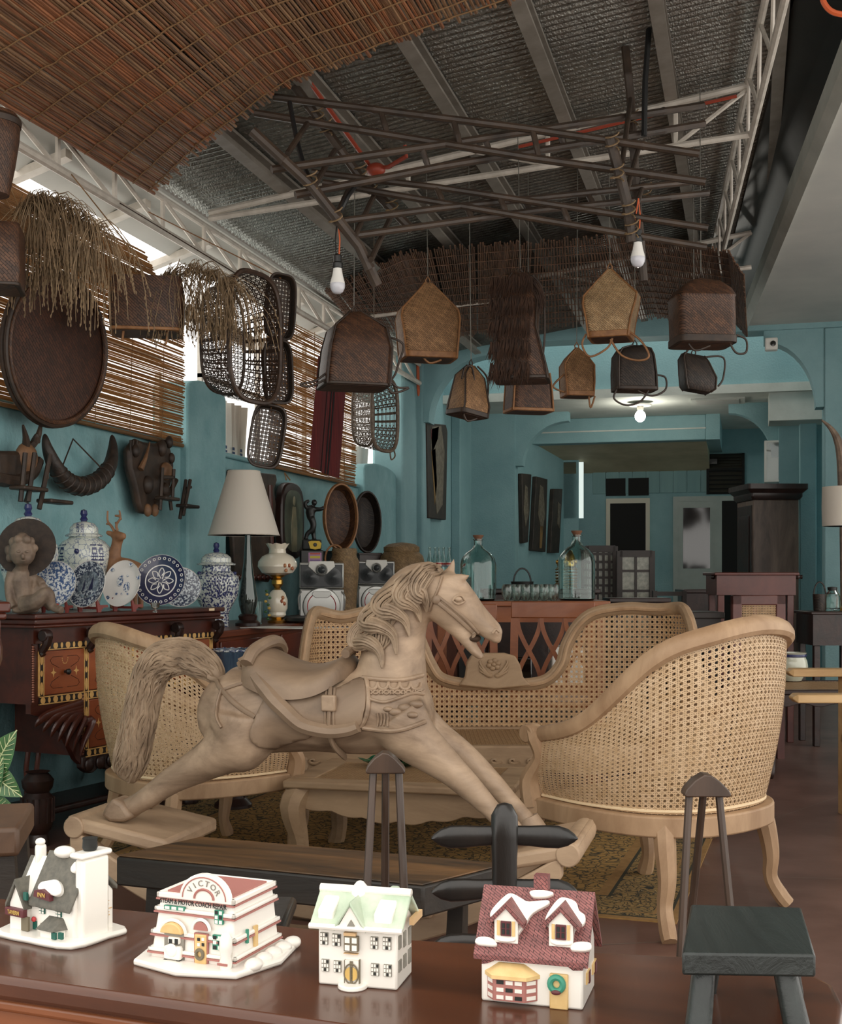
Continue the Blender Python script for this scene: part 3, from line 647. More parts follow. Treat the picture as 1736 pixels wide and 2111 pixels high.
# ------------------------------------------------------------------ open hexagonal-weave baskets
mat('cane_dark', (72, 52, 38), (48, 35, 27), rough=.5, scale=40)
mat('cane_grey', (120, 104, 88), (84, 70, 58), rough=.5, scale=40)
def tochord(o, rz):
    l_ = LF(o, rz); t = V((-3.0, o.y+.05, 2.95))-V(o); return V((t.dot(l_.x), t.dot(l_.y), t.z))
def hexbasket(label, px, py, d, hh, rx, depth, az, mt, nu, nv, tilt=0., handle=False):
    """oblong open basket hung upright; opening axis = local -y"""
    r = thing('open_weave_basket', label, 'basket', at(px, py, d), TH+az); r.rotation_euler[1] = tilt
    def surf(u, v):
        a = 2*pi*u; k = 1-.18*max(0, v-.0)**2
        ex = .62
        cx = (abs(cos(a))**ex)*(1 if cos(a) > 0 else -1); sz = (abs(sin(a))**ex)*(1 if sin(a) > 0 else -1)
        return V((cx*rx*k, -depth/2+depth*v, sz*hh*k))
    m = MB(); cane(m, surf, nu, nv, .17, off=.0015); m.build('side_weave', mt, r)
    def bot(u, v):
        x = (u-.5)*2*rx*.84; z = (v-.5)*2*hh*.84; return V((x, depth/2, z))
    m = MB(); nb = max(6, int(rx*2/(depth/nv))); nz = max(8, int(hh*2/(depth/nv)))
    cane(m, bot, nb, nz, .17, off=.0015, mask=lambda u, v: abs((u-.5)*2)**3.2+abs((v-.5)*2)**3.2 < 1.02); m.build('bottom_weave', mt, r)
    for v, rr in ((0, .013), (1, .008)):
        MB().tube([surf(i/48, v) for i in range(48)], rr, 7, close=True).build('rim', mt, r)
    for k in range(2): MB().tube([surf(i/48, .02+.03*k) for i in range(48)], .006, 5, close=True).build('rim', 'trim_dark', r)
    if handle:
        MB().tube(smooth_pts([V((rx*.4, -depth/2, -hh)), V((rx*.5, -depth/2, -hh-.05)), V((rx*.8, -depth/2, -hh-.02)), V((rx*.6, -depth/2, -hh+.03))]), .005, 6).build('handle', mt, r)
    MB().tube([V((0, 0, hh)), tochord(at(px, py, d), TH+az) if px < 700 else V((0, 0, roofz(at(px, py, d).x)-at(px, py, d).z))], .003, 5).build('hang_cord', mt, r)
    return r
hexbasket('tall open-weave oblong basket with a thick dark rim by the window', 493, 700, 5.9, .305, .19, .20, radians(58), 'cane_dark', 44, 7)
hexbasket('smaller open-weave basket hanging before the blue corner column', 771, 856, 8.0, .235, .15, .17, radians(58), 'cane_grey', 34, 6, handle=True)
def tray(label, px, py, d, w_, h_, az, roll):
    r = thing('woven_tray', label, 'tray', at(px, py, d), TH+az, 'string of three small trays'); r.rotation_euler[1] = roll
    m = MB(); f = lambda u, v: V(((u-.5)*w_, .02, (v-.5)*h_))
    cane(m, f, 8, 14, .30, off=.0012, diag=False, mask=lambda u, v: abs((u-.5)*2)**5+abs((v-.5)*2)**5 < 1.05)
    m.build('lattice', 'cane_dark', r)
    def rim(k, y): return [V((k*w_/2*(abs(cos(a))**.5)*(1 if cos(a) > 0 else -1), y, k*h_/2*(abs(sin(a))**.5)*(1 if sin(a) > 0 else -1))) for a in [2*pi*i/40 for i in range(40)]]
    MB().strip(rim(1., .02)+[rim(1., .02)[0]], rim(1.1, -.025)+[rim(1.1, -.025)[0]]).build('side', 'weave_dark', r)
    MB().tube(rim(1.1, -.025), .007, 6, close=True).build('rim', 'trim_dark', r); MB().tube(rim(1., .02), .006, 6, close=True).build('rim', 'trim_dark', r)
    MB().tube([V((0, 0, h_/2)), tochord(at(px, py, d), TH+az) if py < 700 else V((.01, 0, h_/2+.06))], .003, 5).build('tie', 'trim_tan', r)
tray('small dark lattice tray, topmost of the hanging string of three', 576, 634, 6.1, .135, .29, .55, .06)
tray('small dark lattice tray, middle of the hanging string of three', 571, 768, 6.1, .13, .28, .45, -.04)
tray('small dark lattice tray, lowest and tilted in the string of three', 549, 900, 6.1, .15, .28, .3, .16)
# striped cloth
mat('cloth_red', (120, 42, 40), (88, 30, 32), rough=.9, scale=70, stretch=(1, 1, .02), thr=(.4, .6))
mat('cloth_black', (34, 26, 26), rough=.9)
q1, q2, q3, q4 = (onx(*p, -3.07) for p in ((655, 733), (714, 760), (697, 987), (636, 962)))
r = thing('striped_cloth', 'red striped woven cloth hanging on the second blind', 'cloth', q4)
def cl(u, v): p = q1.lerp(q2, u).lerp(q4.lerp(q3, u), v)-q4; return p+V((.012*sin(u*9)+.004, 0, 0))
m = MB()
for i in range(16): m.strip([cl(i/16, j/12) for j in range(13)], [cl((i+1)/16, j/12) for j in range(13)])
m.build('cloth', 'cloth_red', r)
for u in (.38, .55, .62):
    MB().strip([cl(u, j/12)+V((.003, 0, 0)) for j in range(13)], [cl(u+.035, j/12)+V((.003, 0, 0)) for j in range(13)]).build('stripe', 'cloth_black', r)
# ------------------------------------------------------------------ left: tray, hamper, boxes, rice straw
mat('tray_brown', (90, 54, 36), (68, 41, 28), kind='weave', scale=60, rough=.55)
cpt = onx(117, 722, -2.98); r = thing('round_tray', 'large round brown woven winnowing tray hanging on the blind', 'tray', cpt); r.rotation_euler = (0, radians(6), radians(-8))
R = .335
MB().lathe([(0, -.012), (R*.5, -.012), (R*.9, -.006), (R*.97, .0), (R*.97, .006), (0, .002)], 56, ax='x').build('disc', 'tray_brown', r)
for rr, x in ((R, .01), (R*.955, .018), (R*1.01, -.012)): MB().tube([(x, rr*cos(2*pi*i/64), rr*sin(2*pi*i/64)) for i in range(64)], .011, 7, close=True).build('rim', 'trim_dark' if x < .015 else 'weave_brown', r)
bag('pack_basket', 'brown box pack basket on wooden legs beside the dry rice straw', 5.5, [(578, 236, 374, .95), (600, 232, 377, 1), (660, 229, 378, 1), (688, 233, 372, .95)], .22, .15, 'weave_brown', 'trim_tan', base=.012, straps=([(258, 580), (262, 640), (258, 690), (256, 710)], [(365, 590), (350, 640), (345, 700), (342, 714)]), edges=False)
bag('lidded_hamper', 'dark woven hamper with a round hole at the left edge', 4.7, [(470, -30, 42, .9), (480, -34, 44, 1), (570, -34, 46, 1), (598, -28, 42, .9)], .22, .2, 'weave_brown', 'trim_dark', base=.012, edges=False)
s = 4.6/F; h_ = thing('dark_hole_basket', 'tall dark tapering basket cut by the left edge under the reed canopy', 'basket', at(-14, 402, 4.4), TH)
MB().lathe([(.02, 0), (.055, .0), (.075, .1), (.09, .2), (.093, .26), (.08, .29), (.0, .30)], 24).build('body', 'weave_brown', h_); h_.name = 'tapered_basket'
MB().lathe([(.096, .245), (.098, .265), (.09, .275)], 24).build('rim', 'trim_dark', h_)
mat('straw', (142, 118, 88), (108, 88, 64), rough=.7, scale=20)
def straw(label, d, tops, n, spread, seed):
    rd = random.Random(seed); o = at(tops[0][0], tops[0][1], d); r = thing('rice_straw', label, 'straw', o, TH); m = MB(); g = MB(); s = d/F
    for k in range(n):
        t = rd.random(); i = min(int(t*(len(tops)-1)), len(tops)-2); u = t*(len(tops)-1)-i
        bx = (tops[i][0]+(tops[i+1][0]-tops[i][0])*u-tops[0][0])*s; bz = -(tops[i][1]+(tops[i+1][1]-tops[i][1])*u-tops[0][1])*s
        ln = rd.choice([rd.uniform(.15, .3), rd.uniform(.25, spread)]); dx = rd.gauss(.02, .07); y = rd.uniform(-.05, .05)
        P_ = smooth_pts([V((bx-.05, y, bz-.01)), V((bx+dx*.3, y-rd.uniform(0, .05), bz+rd.uniform(0, .05))), V((bx+dx, y-rd.uniform(.02, .07), bz-ln*.4)), V((bx+dx*1.25+rd.gauss(0, .012), y-.05, bz-ln))], 3)
        m.tube(P_, [.0016]*len(P_), 3)
        if rd.random() < .6:
            e = P_[-1]; f = P_[-3]
            for j in range(7):
                p = f.lerp(e, j/6); g.ell(p+V((rd.uniform(-.004, .004), rd.uniform(-.004, .004), 0)), (.0028, .0028, .008), 4, 3)
    m.build('stalks', 'straw', r, kind='stuff', smooth=60); g.build('grains', 'straw', r, kind='stuff', smooth=60)
    MB().tube([V((-.05+.02*cos(a), .02*sin(a), .0)) for a in [i*.6 for i in range(12)]], .004, 4).build('tie', 'twine', r)
    MB().tube([V((-.03, 0, 0)), tochord(o, TH)], .003, 4).build('cord', 'twine', r)
    return r
straw('large bundle of dry rice straw drooping over the round tray', 4.9, [(60, 440), (85, 425), (120, 425), (165, 450), (215, 490)], 330, .42, 3)
straw('smaller bundle of dry rice straw between the box basket and the hex basket', 5.5, [(345, 590), (375, 565), (420, 560), (470, 590), (490, 610)], 220, .28, 5)
# ------------------------------------------------------------------ carvings on the blue wall
mat('horn_dark', (58, 46, 38), (34, 28, 24), rough=.5, scale=30, bump=.5)
mat('carve_dark', (66, 50, 38), (38, 29, 23), rough=.55, scale=14, bump=.4)
mat('carve_light', (132, 96, 66), (96, 68, 46), rough=.6, scale=14, bump=.2)
XB = -3.15; wf_ = LF((XB, 5.4, 1.6), pi/2)
def W(px, py, y=0.): v_ = wf_.q(px, py); v_.y = -y; return v_
def wallthing(name, label, cat): return thing(name, label, cat, wf_.o, pi/2)
r = wallthing('buffalo_horns', 'crescent of dark wrapped buffalo horn on the blue wall', 'horns')
P_ = smooth_pts([W(80, 895, .03), W(82, 925, .04), W(94, 962, .05), W(118, 992, .05), W(150, 1003, .05), W(185, 990, .05), W(208, 960, .05), W(218, 925, .04), W(220, 897, .03)], 6)
n = len(P_); m = MB().tube(P_, [.004+.041*sin(pi*i/(n-1))**.7 for i in range(n)], 12); m.build('horns', 'horn_dark', r)
for i in range(14, n-14, 2):
    t = (P_[i+1]-P_[i-1]).normalized(); x = V((0, 1, 0)); z = t.cross(x); R_ = .004+.041*sin(pi*i/(n-1))**.7+.001
    MB().tube([P_[i]+x*cos(a)*R_+z*sin(a)*R_+t*.01*sin(a) for a in [k*pi/6 for k in range(12)]], .0035, 4, close=True).build('wrapping', 'carve_dark', r)
MB().tube([W(108, 965, .05), W(147, 905, .01), W(190, 965, .05)], .004, 5).build('cord', 'trim_dark', r)
def rails(r, pairs, rad, m_='carve_dark', nm='rail'):
    for a, b in pairs: MB().tube([W(*a), W(*b)], rad, 6).build(nm, m_, r)
r = wallthing('carved_relief', 'dark carved relief with a horn and miniature chairs, right of the crescent horns', 'carving')
MB().prism([(p.x, p.z) for p in (W(*q_) for q_ in ((250, 925), (252, 965), (262, 1000), (270, 1040), (276, 1058), (303, 1062), (318, 1040), (338, 1000), (344, 960), (338, 930), (330, 905), (312, 915), (285, 912), (268, 905)))], -.05, 0).build('trunk', 'carve_dark', r, bevel=.02)
MB().ell(W(322, 972, .06), (.06, .03, .05)).build('stone_disc', 'carve_light', r)
MB().tube(smooth_pts([W(268, 968, .06), W(275, 945, .07), W(288, 912, .06)]), [.018, .017, .016, .015, .014, .012, .011, .010, .008, .007, .005, .004, .003], 8).build('horn', 'carve_light', r)
for (a, b, c_) in ((315, 925, .045), (330, 912, .035), (285, 1000, .05), (300, 1052, .035), (285, 1052, .035), (335, 945, .03), (260, 930, .035), (322, 1010, .04)): MB().ell(W(a, b, .055), (c_*.8, c_*.6, c_)).build('knot', 'carve_dark' if b != 1052 else 'carve_light', r)
for px in (253, 258, 266): MB().tube([W(px, 935, .04), W(px-2, 908, .05)], .006, 5).build('spike', 'carve_dark', r)
rails(r, [((293, 965, .12), (288, 1052, .12)), ((317, 968, .12), (314, 1030, .12)), ((292, 985, .12), (317, 985, .12)), ((345, 990, .14), (330, 1063, .14)), ((350, 990, .10), (337, 1070, .10)), ((346, 1005, .14), (351, 1008, .10)), ((338, 1045, .14), (343, 1045, .1)), ((316, 1030, .1), (319, 1052, .1))], .010)
for (a, b) in ((292, 1024), (336, 1040)): 
    p = W(a, b, .14); MB().box(p.x-.03, p.x+.14, p.y-.02, p.y+.05, p.z-.018, p.z).build('small_seat', 'carve_dark', r, bevel=.006)
MB().tube(smooth_pts([W(300, 1035, .05), W(325, 1020, .06), W(343, 990, .06)]), .014, 8).build('crescent', 'carve_dark', r)
r = wallthing('carved_relief', 'dark carved antlered relief with a small ladder at the left edge of the wall', 'carving')
MB().ell(W(34, 945, .05), (.07, .04, .07)).build('head', 'carve_light', r)
for pts in ([(32, 930, .05), (25, 908, .07), (10, 878, .09)], [(33, 930, .05), (48, 905, .07), (53, 870, .08)], [(45, 910, .07), (40, 895, .09)]):
    P2 = smooth_pts([W(*p) for p in pts], 5); MB().tube(P2, lerp_list([.022, .016, .005], len(P2)), 8).build('antler', 'carve_dark', r)
MB().tube(smooth_pts([W(-30, 985, .05), W(10, 992, .06), W(40, 978, .06), W(58, 950, .05)]), .028, 8).build('crescent', 'carve_dark', r)
MB().prism([(p.x, p.z) for p in (W(*q_) for q_ in ((-30, 930), (-30, 1000), (0, 1005), (30, 975), (20, 930)))], -.06, 0).build('trunk', 'carve_dark', r, bevel=.02)
rails(r, [((63, 938, .1), (40, 1050, .1)), ((75, 940, .07), (55, 1040, .07)), ((60, 957, .1), (72, 958, .07)), ((56, 985, .1), (67, 985, .07)), ((50, 1010, .1), (62, 1010, .07)), ((22, 935, .12), (8, 1035, .12)), ((2, 935, .12), (-8, 1035, .12)), ((14, 1003, .12), (12, 1037, .1))], .011)
for (a, b) in ((2, 1003), (58, 1030)):
    p = W(a, b, .12); MB().box(p.x-.05, p.x+.14, p.y-.03, p.y+.05, p.z-.018, p.z).build('small_seat', 'carve_dark', r, bevel=.006)
# ------------------------------------------------------------------ cane furniture
mat('oak_pale', (190, 158, 124), (146, 114, 84), kind='wood', rough=.55, scale=7, stretch=(1, 1, .35), thr=(.3, .7), bump=.15)
mat('oak_grey', (176, 148, 116), (132, 106, 80), kind='wood', rough=.6, scale=6, stretch=(.4, 1.4, 1.4), thr=(.28, .72), bump=.2)
mat('cane_strand', (222, 194, 158), (202, 170, 130), rough=.5, scale=40)
mat('cane_strand_old', (200, 166, 124), (178, 142, 102), rough=.5, scale=40)
mat('piping', (232, 208, 170), rough=.6)
mat('under_cane_board', (150, 112, 74), (120, 88, 58), rough=.7, scale=30)  # brown board laid beneath the woven cane
def curve(P):
    """arc-length parametrised smooth curve through P, returns f(t in 0..1)"""
    S = smooth_pts(P, 10); L_ = [0]
    for a, b in zip(S, S[1:]): L_.append(L_[-1]+(b-a).length)
    T_ = L_[-1]
    def f(t):
        x = max(0, min(1, t))*T_; lo, hi = 0, len(L_)-1
        while hi-lo > 1:
            k = (lo+hi)//2
            if L_[k] <= x: lo = k
            else: hi = k
        u = (x-L_[lo])/max(L_[hi]-L_[lo], 1e-9); return S[lo].lerp(S[hi], u)
    f.len = T_; return f
def tub_chair(name, label, loc, rz):
    r = thing(name, label, 'armchair', loc, rz, 'cane tub armchairs')
    bx = [(-.30, .46), (-.325, .25), (-.295, .05), (-.18, -.075), (0, -.11), (.18, -.075), (.295, .05), (.325, .25), (.30, .46)]
    zt = [.575, .64, .85, .92, .945, .92, .85, .64, .575]
    base = curve([V((x, y, .365)) for x, y in bx])
    top = curve([V((x*1.10, y-(.07 if y < .1 else .02), z)) for (x, y), z in zip(bx, zt)])
    def surf(u, v):
        p = base(u).lerp(top(u), v); c_ = V((p.x, p.y-.3, 0)); n = c_.normalized() if c_.length else c_
        return p+n*.02*sin(pi*v)
    m = MB(); cane(m, surf, 82, 29, .20); m.build('cane_back', 'cane_strand', r, kind=None)
    rail = [top(i/60) for i in range(61)]
    MB().tube(rail, [.027+.007*sin(pi*i/60) for i in range(61)], 10, flat=.75).build('top_rail', 'oak_pale', r)
    MB().tube([surf(i/60, .965) for i in range(61)], .006, 6).build('piping', 'piping', r)
    MB().tube([surf(i/60, .02) for i in range(61)], .006, 6).build('piping', 'piping', r)
    MB().tube([base(i/60)+V((0, 0, -.035)) for i in range(61)], .046, 4, ph=pi/4).build('seat_rail', 'oak_pale', r, bevel=.006)
    MB().box(-.30, .30, .44, .50, .29, .37).build('front_rail', 'oak_pale', r, bevel=.01)
    m = MB(); poly = [(base(i/40).x, base(i/40).y) for i in range(41)]
    cane(m, lambda u, v: V((-.33+.66*u, -.12+.6*v, .375)), 40, 36, .2, mask=lambda u, v: inpoly(-.33+.66*u, -.12+.6*v, poly)); m.build('cane_seat', 'cane_strand', r)
    for sx in (-1, 1):
        P_ = smooth_pts([V((sx*.255, .0, .35)), V((sx*.275, -.02, .27)), V((sx*.285, -.035, .17)), V((sx*.29, -.03, .09)), V((sx*.31, -.055, .03)), V((sx*.325, -.075, 0))], 5)
        MB().tube(P_, lerp_list([.034, .034, .028, .024, .026, .024], len(P_)), 8).build('leg', 'oak_pale', r)
        P_ = smooth_pts([V((sx*.30, .475, .35)), V((sx*.315, .50, .27)), V((sx*.315, .505, .17)), V((sx*.305, .49, .08)), V((sx*.315, .51, .02)), V((sx*.315, .515, 0))], 5)
        MB().tube(P_, lerp_list([.040, .042, .032, .024, .03, .026], len(P_)), 8).build('leg', 'oak_pale', r)
        P_ = smooth_pts([V((sx*.31, .49, .33)), V((sx*.315, .50, .42)), V((sx*.322, .45, .50)), V((sx*.33, .46, .56)), V((sx*.33, .475, .59))], 5)
        MB().tube(P_, lerp_list([.046, .042, .028, .036, .03], len(P_)), 8, flat=.8).build('arm_post', 'oak_pale', r)
        MB().lathe([(.0, -.03), (.03, -.03), (.034, 0), (.03, .03), (0, .03)], 16, (sx*.33, .485, .575), ax='x').build('scroll', 'oak_pale', r, bevel=.004)
    return r
ch = tub_chair('tub_armchair', 'pale cane tub armchair at right, seen from behind', cf(.9365, 3.976, .0066), TH+radians(42))
dup(ch, cf(-1.04, 4.72, .0066), TH-radians(54), 'cane tub armchair at left, half hidden behind the carved horse tail').scale = (.95, .95, .95)
# sofa
so = LF(cf(.349, 5.85, .0066), TH)
r = thing('cane_sofa', 'carved wooden sofa with a double-humped cane back behind the horse', 'sofa', so.o, TH)
plan = curve([V(p+(0,)) for p in ((-.86, -.55), (-.875, -.25), (-.78, -.04), (-.5, .03), (0, .05), (.5, .03), (.78, -.04), (.875, -.25), (.86, -.55))])
PL = [plan(i/200) for i in range(201)]
def s_of(px):
    x = so.q(px, 1300, .02).x
    k = min(range(30, 171), key=lambda i: abs(PL[i].x-x)); return k/200
def sz(py): return so.q(1000, py, .02).z
tops = [(0, .60), (.06, .62), (.10, .72), (.135, .86), (.165, .93), (s_of(705), sz(1272)), (s_of(760), sz(1262)), (s_of(815), sz(1268)), (s_of(850), sz(1290)), (s_of(872), sz(1330)), (s_of(885), sz(1370)), (s_of(912), sz(1400)), (s_of(960), sz(1412)), (s_of(1020), sz(1408)), (s_of(1085), sz(1412)), (s_of(1130), sz(1402)), (s_of(1158), sz(1370)), (s_of(1172), sz(1330)), (s_of(1192), sz(1290)), (s_of(1225), sz(1264)), (s_of(1290), sz(1254)), (s_of(1350), sz(1256)), (.845, .95), (.87, .92), (.895, .84), (.93, .68), (.96, .62), (1, .60)]
T3 = smooth_pts([V((a, 0, b)) for a, b in tops], 5)
def ztop(u):
    for a, b in zip(T3, T3[1:]):
        if a.x <= u <= b.x: return a.z+(b.z-a.z)*(u-a.x)/max(b.x-a.x, 1e-6)
    return .6
m = MB()
cane(m, lambda u, v: plan(u)+V((0, 0, .37+v*.62)), 112, 26, .20, mask=lambda u, v: .37+v*.62 < ztop(u)-.005); m.build('cane_back', 'cane_strand_old', r)
rail = [plan(p.x)+V((0, 0, p.z)) for p in T3]
MB().tube(rail, .032, 10, flat=.8).build('top_rail', 'oak_grey', r)
MB().tube([p+V((0, -.03, 0)) for p in [plan(p.x)+V((0, 0, p.z)) for p in T3]], .010, 6).build('moulding', 'oak_pale', r)
MB().tube([plan(i/80)+V((0, 0, .35)) for i in range(81)], .045, 4, ph=pi/4).build('seat_rail', 'oak_grey', r)
m = MB(); cane(m, lambda u, v: V((-.86+1.72*u, -.60+.66*v, .372)), 90, 34, .22); m.build('cane_seat', 'cane_strand_old', r)
MB().box(-.86, .86, -.62, .05, .30, .366).build('seat_board', 'under_cane_board', r)
k = 60; o_ = [(-.87, .385)]+[(.87, .385)]+[(.87-1.74*i/k, .285-.022*abs(sin(i/k*pi*5))) for i in range(k+1)]
MB().prism(o_, -.66, -.61).build('apron', 'oak_grey', r, bevel=.006)
for i in range(22):
    x = -.8+1.6*i/21; P_ = [V((x+.03*cos(a)*a/6, -.665, .325+.018*sin(a)*a/6)) for a in [j*.6 for j in range(11)]]
    MB().tube(P_, .006, 5).build('carving', 'oak_grey', r)
for sx in (-1, 1):
    P_ = smooth_pts([V((sx*.85, -.62, .33)), V((sx*.87, -.65, .2)), V((sx*.85, -.63, .08)), V((sx*.88, -.66, 0))], 5)
    MB().tube(P_, lerp_list([.05, .045, .028, .03], len(P_)), 8).build('leg', 'oak_grey', r)
    MB().tube([V((sx*.7, -.0, .33)), V((sx*.72, .02, 0))], [.035, .028], 8).build('leg', 'oak_grey', r)
    P_ = smooth_pts([V((sx*.86, -.58, .33)), V((sx*.87, -.62, .45)), V((sx*.87, -.55, .56)), V((sx*.87, -.57, .63))], 5); MB().tube(P_, .04, 8).build('arm_post', 'oak_grey', r)
cr = [so.q(a, b, .03) for a, b in ((945, 1412), (958, 1395), (962, 1365), (972, 1350), (1000, 1346), (1040, 1346), (1062, 1352), (1072, 1370), (1078, 1395), (1095, 1412), (1020, 1420))]
crest = MB().prism([(p.x, p.z) for p in cr], .0, .055).build('crest', 'oak_grey', r, bevel=.008)
c0 = so.q(1018, 1375, -.005)
for i in range(6):
    a = i*pi/3+.3; MB().ell((c0.x+.022*cos(a), -.004, c0.z+.012+.018*sin(a)), (.014, .010, .012)).build('petal', 'oak_grey', crest)
MB().ell((c0.x, -.008, c0.z+.012), (.011, .010, .010)).build('flower_heart', 'oak_grey', crest)
for sg in (-1, 1):
    for j, (dx, dz, ln) in enumerate(((.03, -.01, .06), (.02, -.03, .07), (.035, .01, .05), (.01, -.045, .05))):
        P_ = smooth_pts([V((c0.x+sg*.008, -.003, c0.z-.035)), V((c0.x+sg*(.008+dx*.7), -.006, c0.z-.03+dz*.3)), V((c0.x+sg*(dx+ln*.6), -.004, c0.z+dz+.01)), V((c0.x+sg*(dx+ln*.45), -.003, c0.z+dz+.022))], 4)
        MB().tube(P_, lerp_list([.004, .008, .006, .002], len(P_)), 6).build('leaf', 'oak_grey', crest)
# coffee table
ct = cf(-.027, 4.775, .0066); r = thing('coffee_table', 'low carved coffee table with a cane-inlaid top under the horse', 'table', ct, TH-radians(13.4))
hx, hy, zt_ = .43, .30, .34
MB().box(-hx, hx, -hy, -hy+.09, zt_-.03, zt_).box(-hx, hx, hy-.09, hy, zt_-.03, zt_).box(-hx, -hx+.1, -hy+.09, hy-.09, zt_-.03, zt_).box(hx-.1, hx, -hy+.09, hy-.09, zt_-.03, zt_).build('top_frame', 'oak_grey', r, bevel=.008)
m = MB(); cane(m, lambda u, v: V((-hx+.09+2*(hx-.09)*u, -hy+.08+2*(hy-.08)*v, zt_-.004)), 50, 32, .22); m.build('cane_top', 'cane_strand_old', r)
MB().box(-hx+.09, hx-.09, -hy+.08, hy-.08, zt_-.028, zt_-.010).build('board', 'under_cane_board', r)
for (a0, a1, fx_) in ((-hx+.05, hx-.05, -hy+.03), (-hx+.05, hx-.05, hy-.06)):
    o_ = [(a0, zt_-.03), (a1, zt_-.03)]+[(a1-(a1-a0)*i/40, zt_-.12+.02*cos(i/40*2*pi)-.012*abs(sin(i/40*pi*6))) for i in range(41)]
    MB().prism(o_, fx_, fx_+.03).build('apron', 'oak_grey', r, bevel=.004)
for sx in (-1, 1):
    MB().box(sx*(hx-.055)-.015, sx*(hx-.055)+.015, -hy+.05, hy-.05, zt_-.11, zt_-.03).build('apron', 'oak_grey', r)
    for sy in (-1, 1):
        P_ = smooth_pts([V((sx*(hx-.06), sy*(hy-.06), zt_-.03)), V((sx*(hx-.03), sy*(hy-.03), zt_-.1)), V((sx*(hx-.05), sy*(hy-.05), .12)), V((sx*(hx-.05), sy*(hy-.05), .05)), V((sx*(hx-.03), sy*(hy-.03), 0))], 4)
        MB().tube(P_, lerp_list([.05, .052, .036, .032, .036], len(P_)), 8).build('leg', 'oak_grey', r)
mat('glaze_green', (26, 92, 62), (18, 70, 48), rough=.25, scale=20)
p = onz(812, 1578, .3475); r = thing('leaf_dish', 'green leaf-shaped ceramic dish on the coffee table', 'dish', p, TH)
m = MB(); n = 40
ring = lambda R_, z: [(R_*1.35*cos(2*pi*i/n)*(1+.08*cos(6*2*pi*i/n)), R_*cos(2*pi*i/n*1.0+pi/2*0)*0+R_*.8*sin(2*pi*i/n)*(1+.08*cos(6*2*pi*i/n)), z+.006*cos(12*pi*i/n)) for i in range(n)]
m.loft([ring(.03, .002), ring(.06, .006), ring(.095, .022), ring(.10, .027), ring(.09, .025), ring(.055, .012), ring(.005, .008)]); m.build('dish', 'glaze_green', r)
for i in range(3): MB().lathe([(.0, .0), (.05, .0), (.07, .008), (.05, .012), (0, .01)], 20, (-.02+.03*i, -.01*i, .014+.010*i)).build('layer', 'glaze_green', r)
# rug
mat('rug_field', (150, 116, 58), (70, 62, 40), rough=.95, kind='crackle', scale=16, thr=(.05, .16), bump=.1)
def rugmat(name, base, dark, light, sc1):
    m_ = mat(name, base, None, rough=.95); nt = m_.node_tree; b = nt.nodes['Principled BSDF']; L_ = nt.links
    tc = N(nt, 'ShaderNodeTexCoord'); n1 = N(nt, 'ShaderNodeTexNoise'); n1.inputs['Scale'].default_value = sc1*.4; n1.inputs['Detail'].default_value = 2
    ad = N(nt, 'ShaderNodeVectorMath', operation='MULTIPLY_ADD'); ad.inputs[1].default_value = (.10, .10, .0); L_.new(tc.outputs['Object'], n1.inputs[0]); L_.new(n1.outputs['Color'], ad.inputs[0]); L_.new(tc.outputs['Object'], ad.inputs[2])
    v1 = N(nt, 'ShaderNodeTexVoronoi', feature='DISTANCE_TO_EDGE'); v1.inputs['Scale'].default_value = sc1; L_.new(ad.outputs[0], v1.inputs[0])
    v2 = N(nt, 'ShaderNodeTexVoronoi'); v2.inputs['Scale'].default_value = sc1*2.3; L_.new(ad.outputs[0], v2.inputs[0])
    r1 = N(nt, 'ShaderNodeValToRGB'); r1.color_ramp.elements[0].position = .02; r1.color_ramp.elements[1].position = .12; r1.color_ramp.elements[0].color = lin(dark); r1.color_ramp.elements[1].color = lin(base)
    r2 = N(nt, 'ShaderNodeValToRGB'); r2.color_ramp.elements[0].position = .13; r2.color_ramp.elements[1].position = .2; r2.color_ramp.elements[0].color = (1, 1, 1, 1); r2.color_ramp.elements[1].color = (0, 0, 0, 1)
    n2 = N(nt, 'ShaderNodeTexNoise'); n2.inputs['Scale'].default_value = sc1*.7; L_.new(tc.outputs['Object'], n2.inputs[0])
    r3 = N(nt, 'ShaderNodeValToRGB'); r3.color_ramp.elements[0].position = .5; r3.color_ramp.elements[1].position = .62; r3.color_ramp.elements[0].color = lin(light); r3.color_ramp.elements[1].color = lin(dark)
    L_.new(v1.outputs[0], r1.inputs[0]); L_.new(v2.outputs[0], r2.inputs[0]); L_.new(n2.outputs[0], r3.inputs[0])
    mx = N(nt, 'ShaderNodeMix', data_type='RGBA'); L_.new(r2.outputs[0], mx.inputs[0]); L_.new(r1.outputs[0], mx.inputs[6]); L_.new(r3.outputs[0], mx.inputs[7]); L_.new(mx.outputs[2], b.inputs['Base Color'])
rugmat('rug_field', (166, 130, 72), (66, 60, 42), (206, 178, 126), 30)
rugmat('rug_border', (150, 122, 72), (40, 42, 34), (206, 188, 146), 40)
mat('rug_line', (158, 122, 72), (140, 106, 60), rough=.95, scale=30); mat('rug_dark', (52, 52, 38), rough=.95)
r = thing('patterned_rug', 'worn ochre rug with dark floral pattern under the seating', 'rug', cf(.81, 3.92), TH-radians(18))
def band(a, b, m_, nm, h):
    x0, x1, y0, y1 = -2.5, 0, 0, 2.3; m = MB()
    for (p, q) in (((x0+a, x1-a), (y0+a, y0+b)), ((x0+a, x1-a), (y1-b, y1-a)), ((x0+a, x0+b), (y0+b, y1-b)), ((x1-b, x1-a), (y0+b, y1-b))): m.box(p[0], p[1], q[0], q[1], 0, h)
    m.build(nm, m_, r, smooth=0)
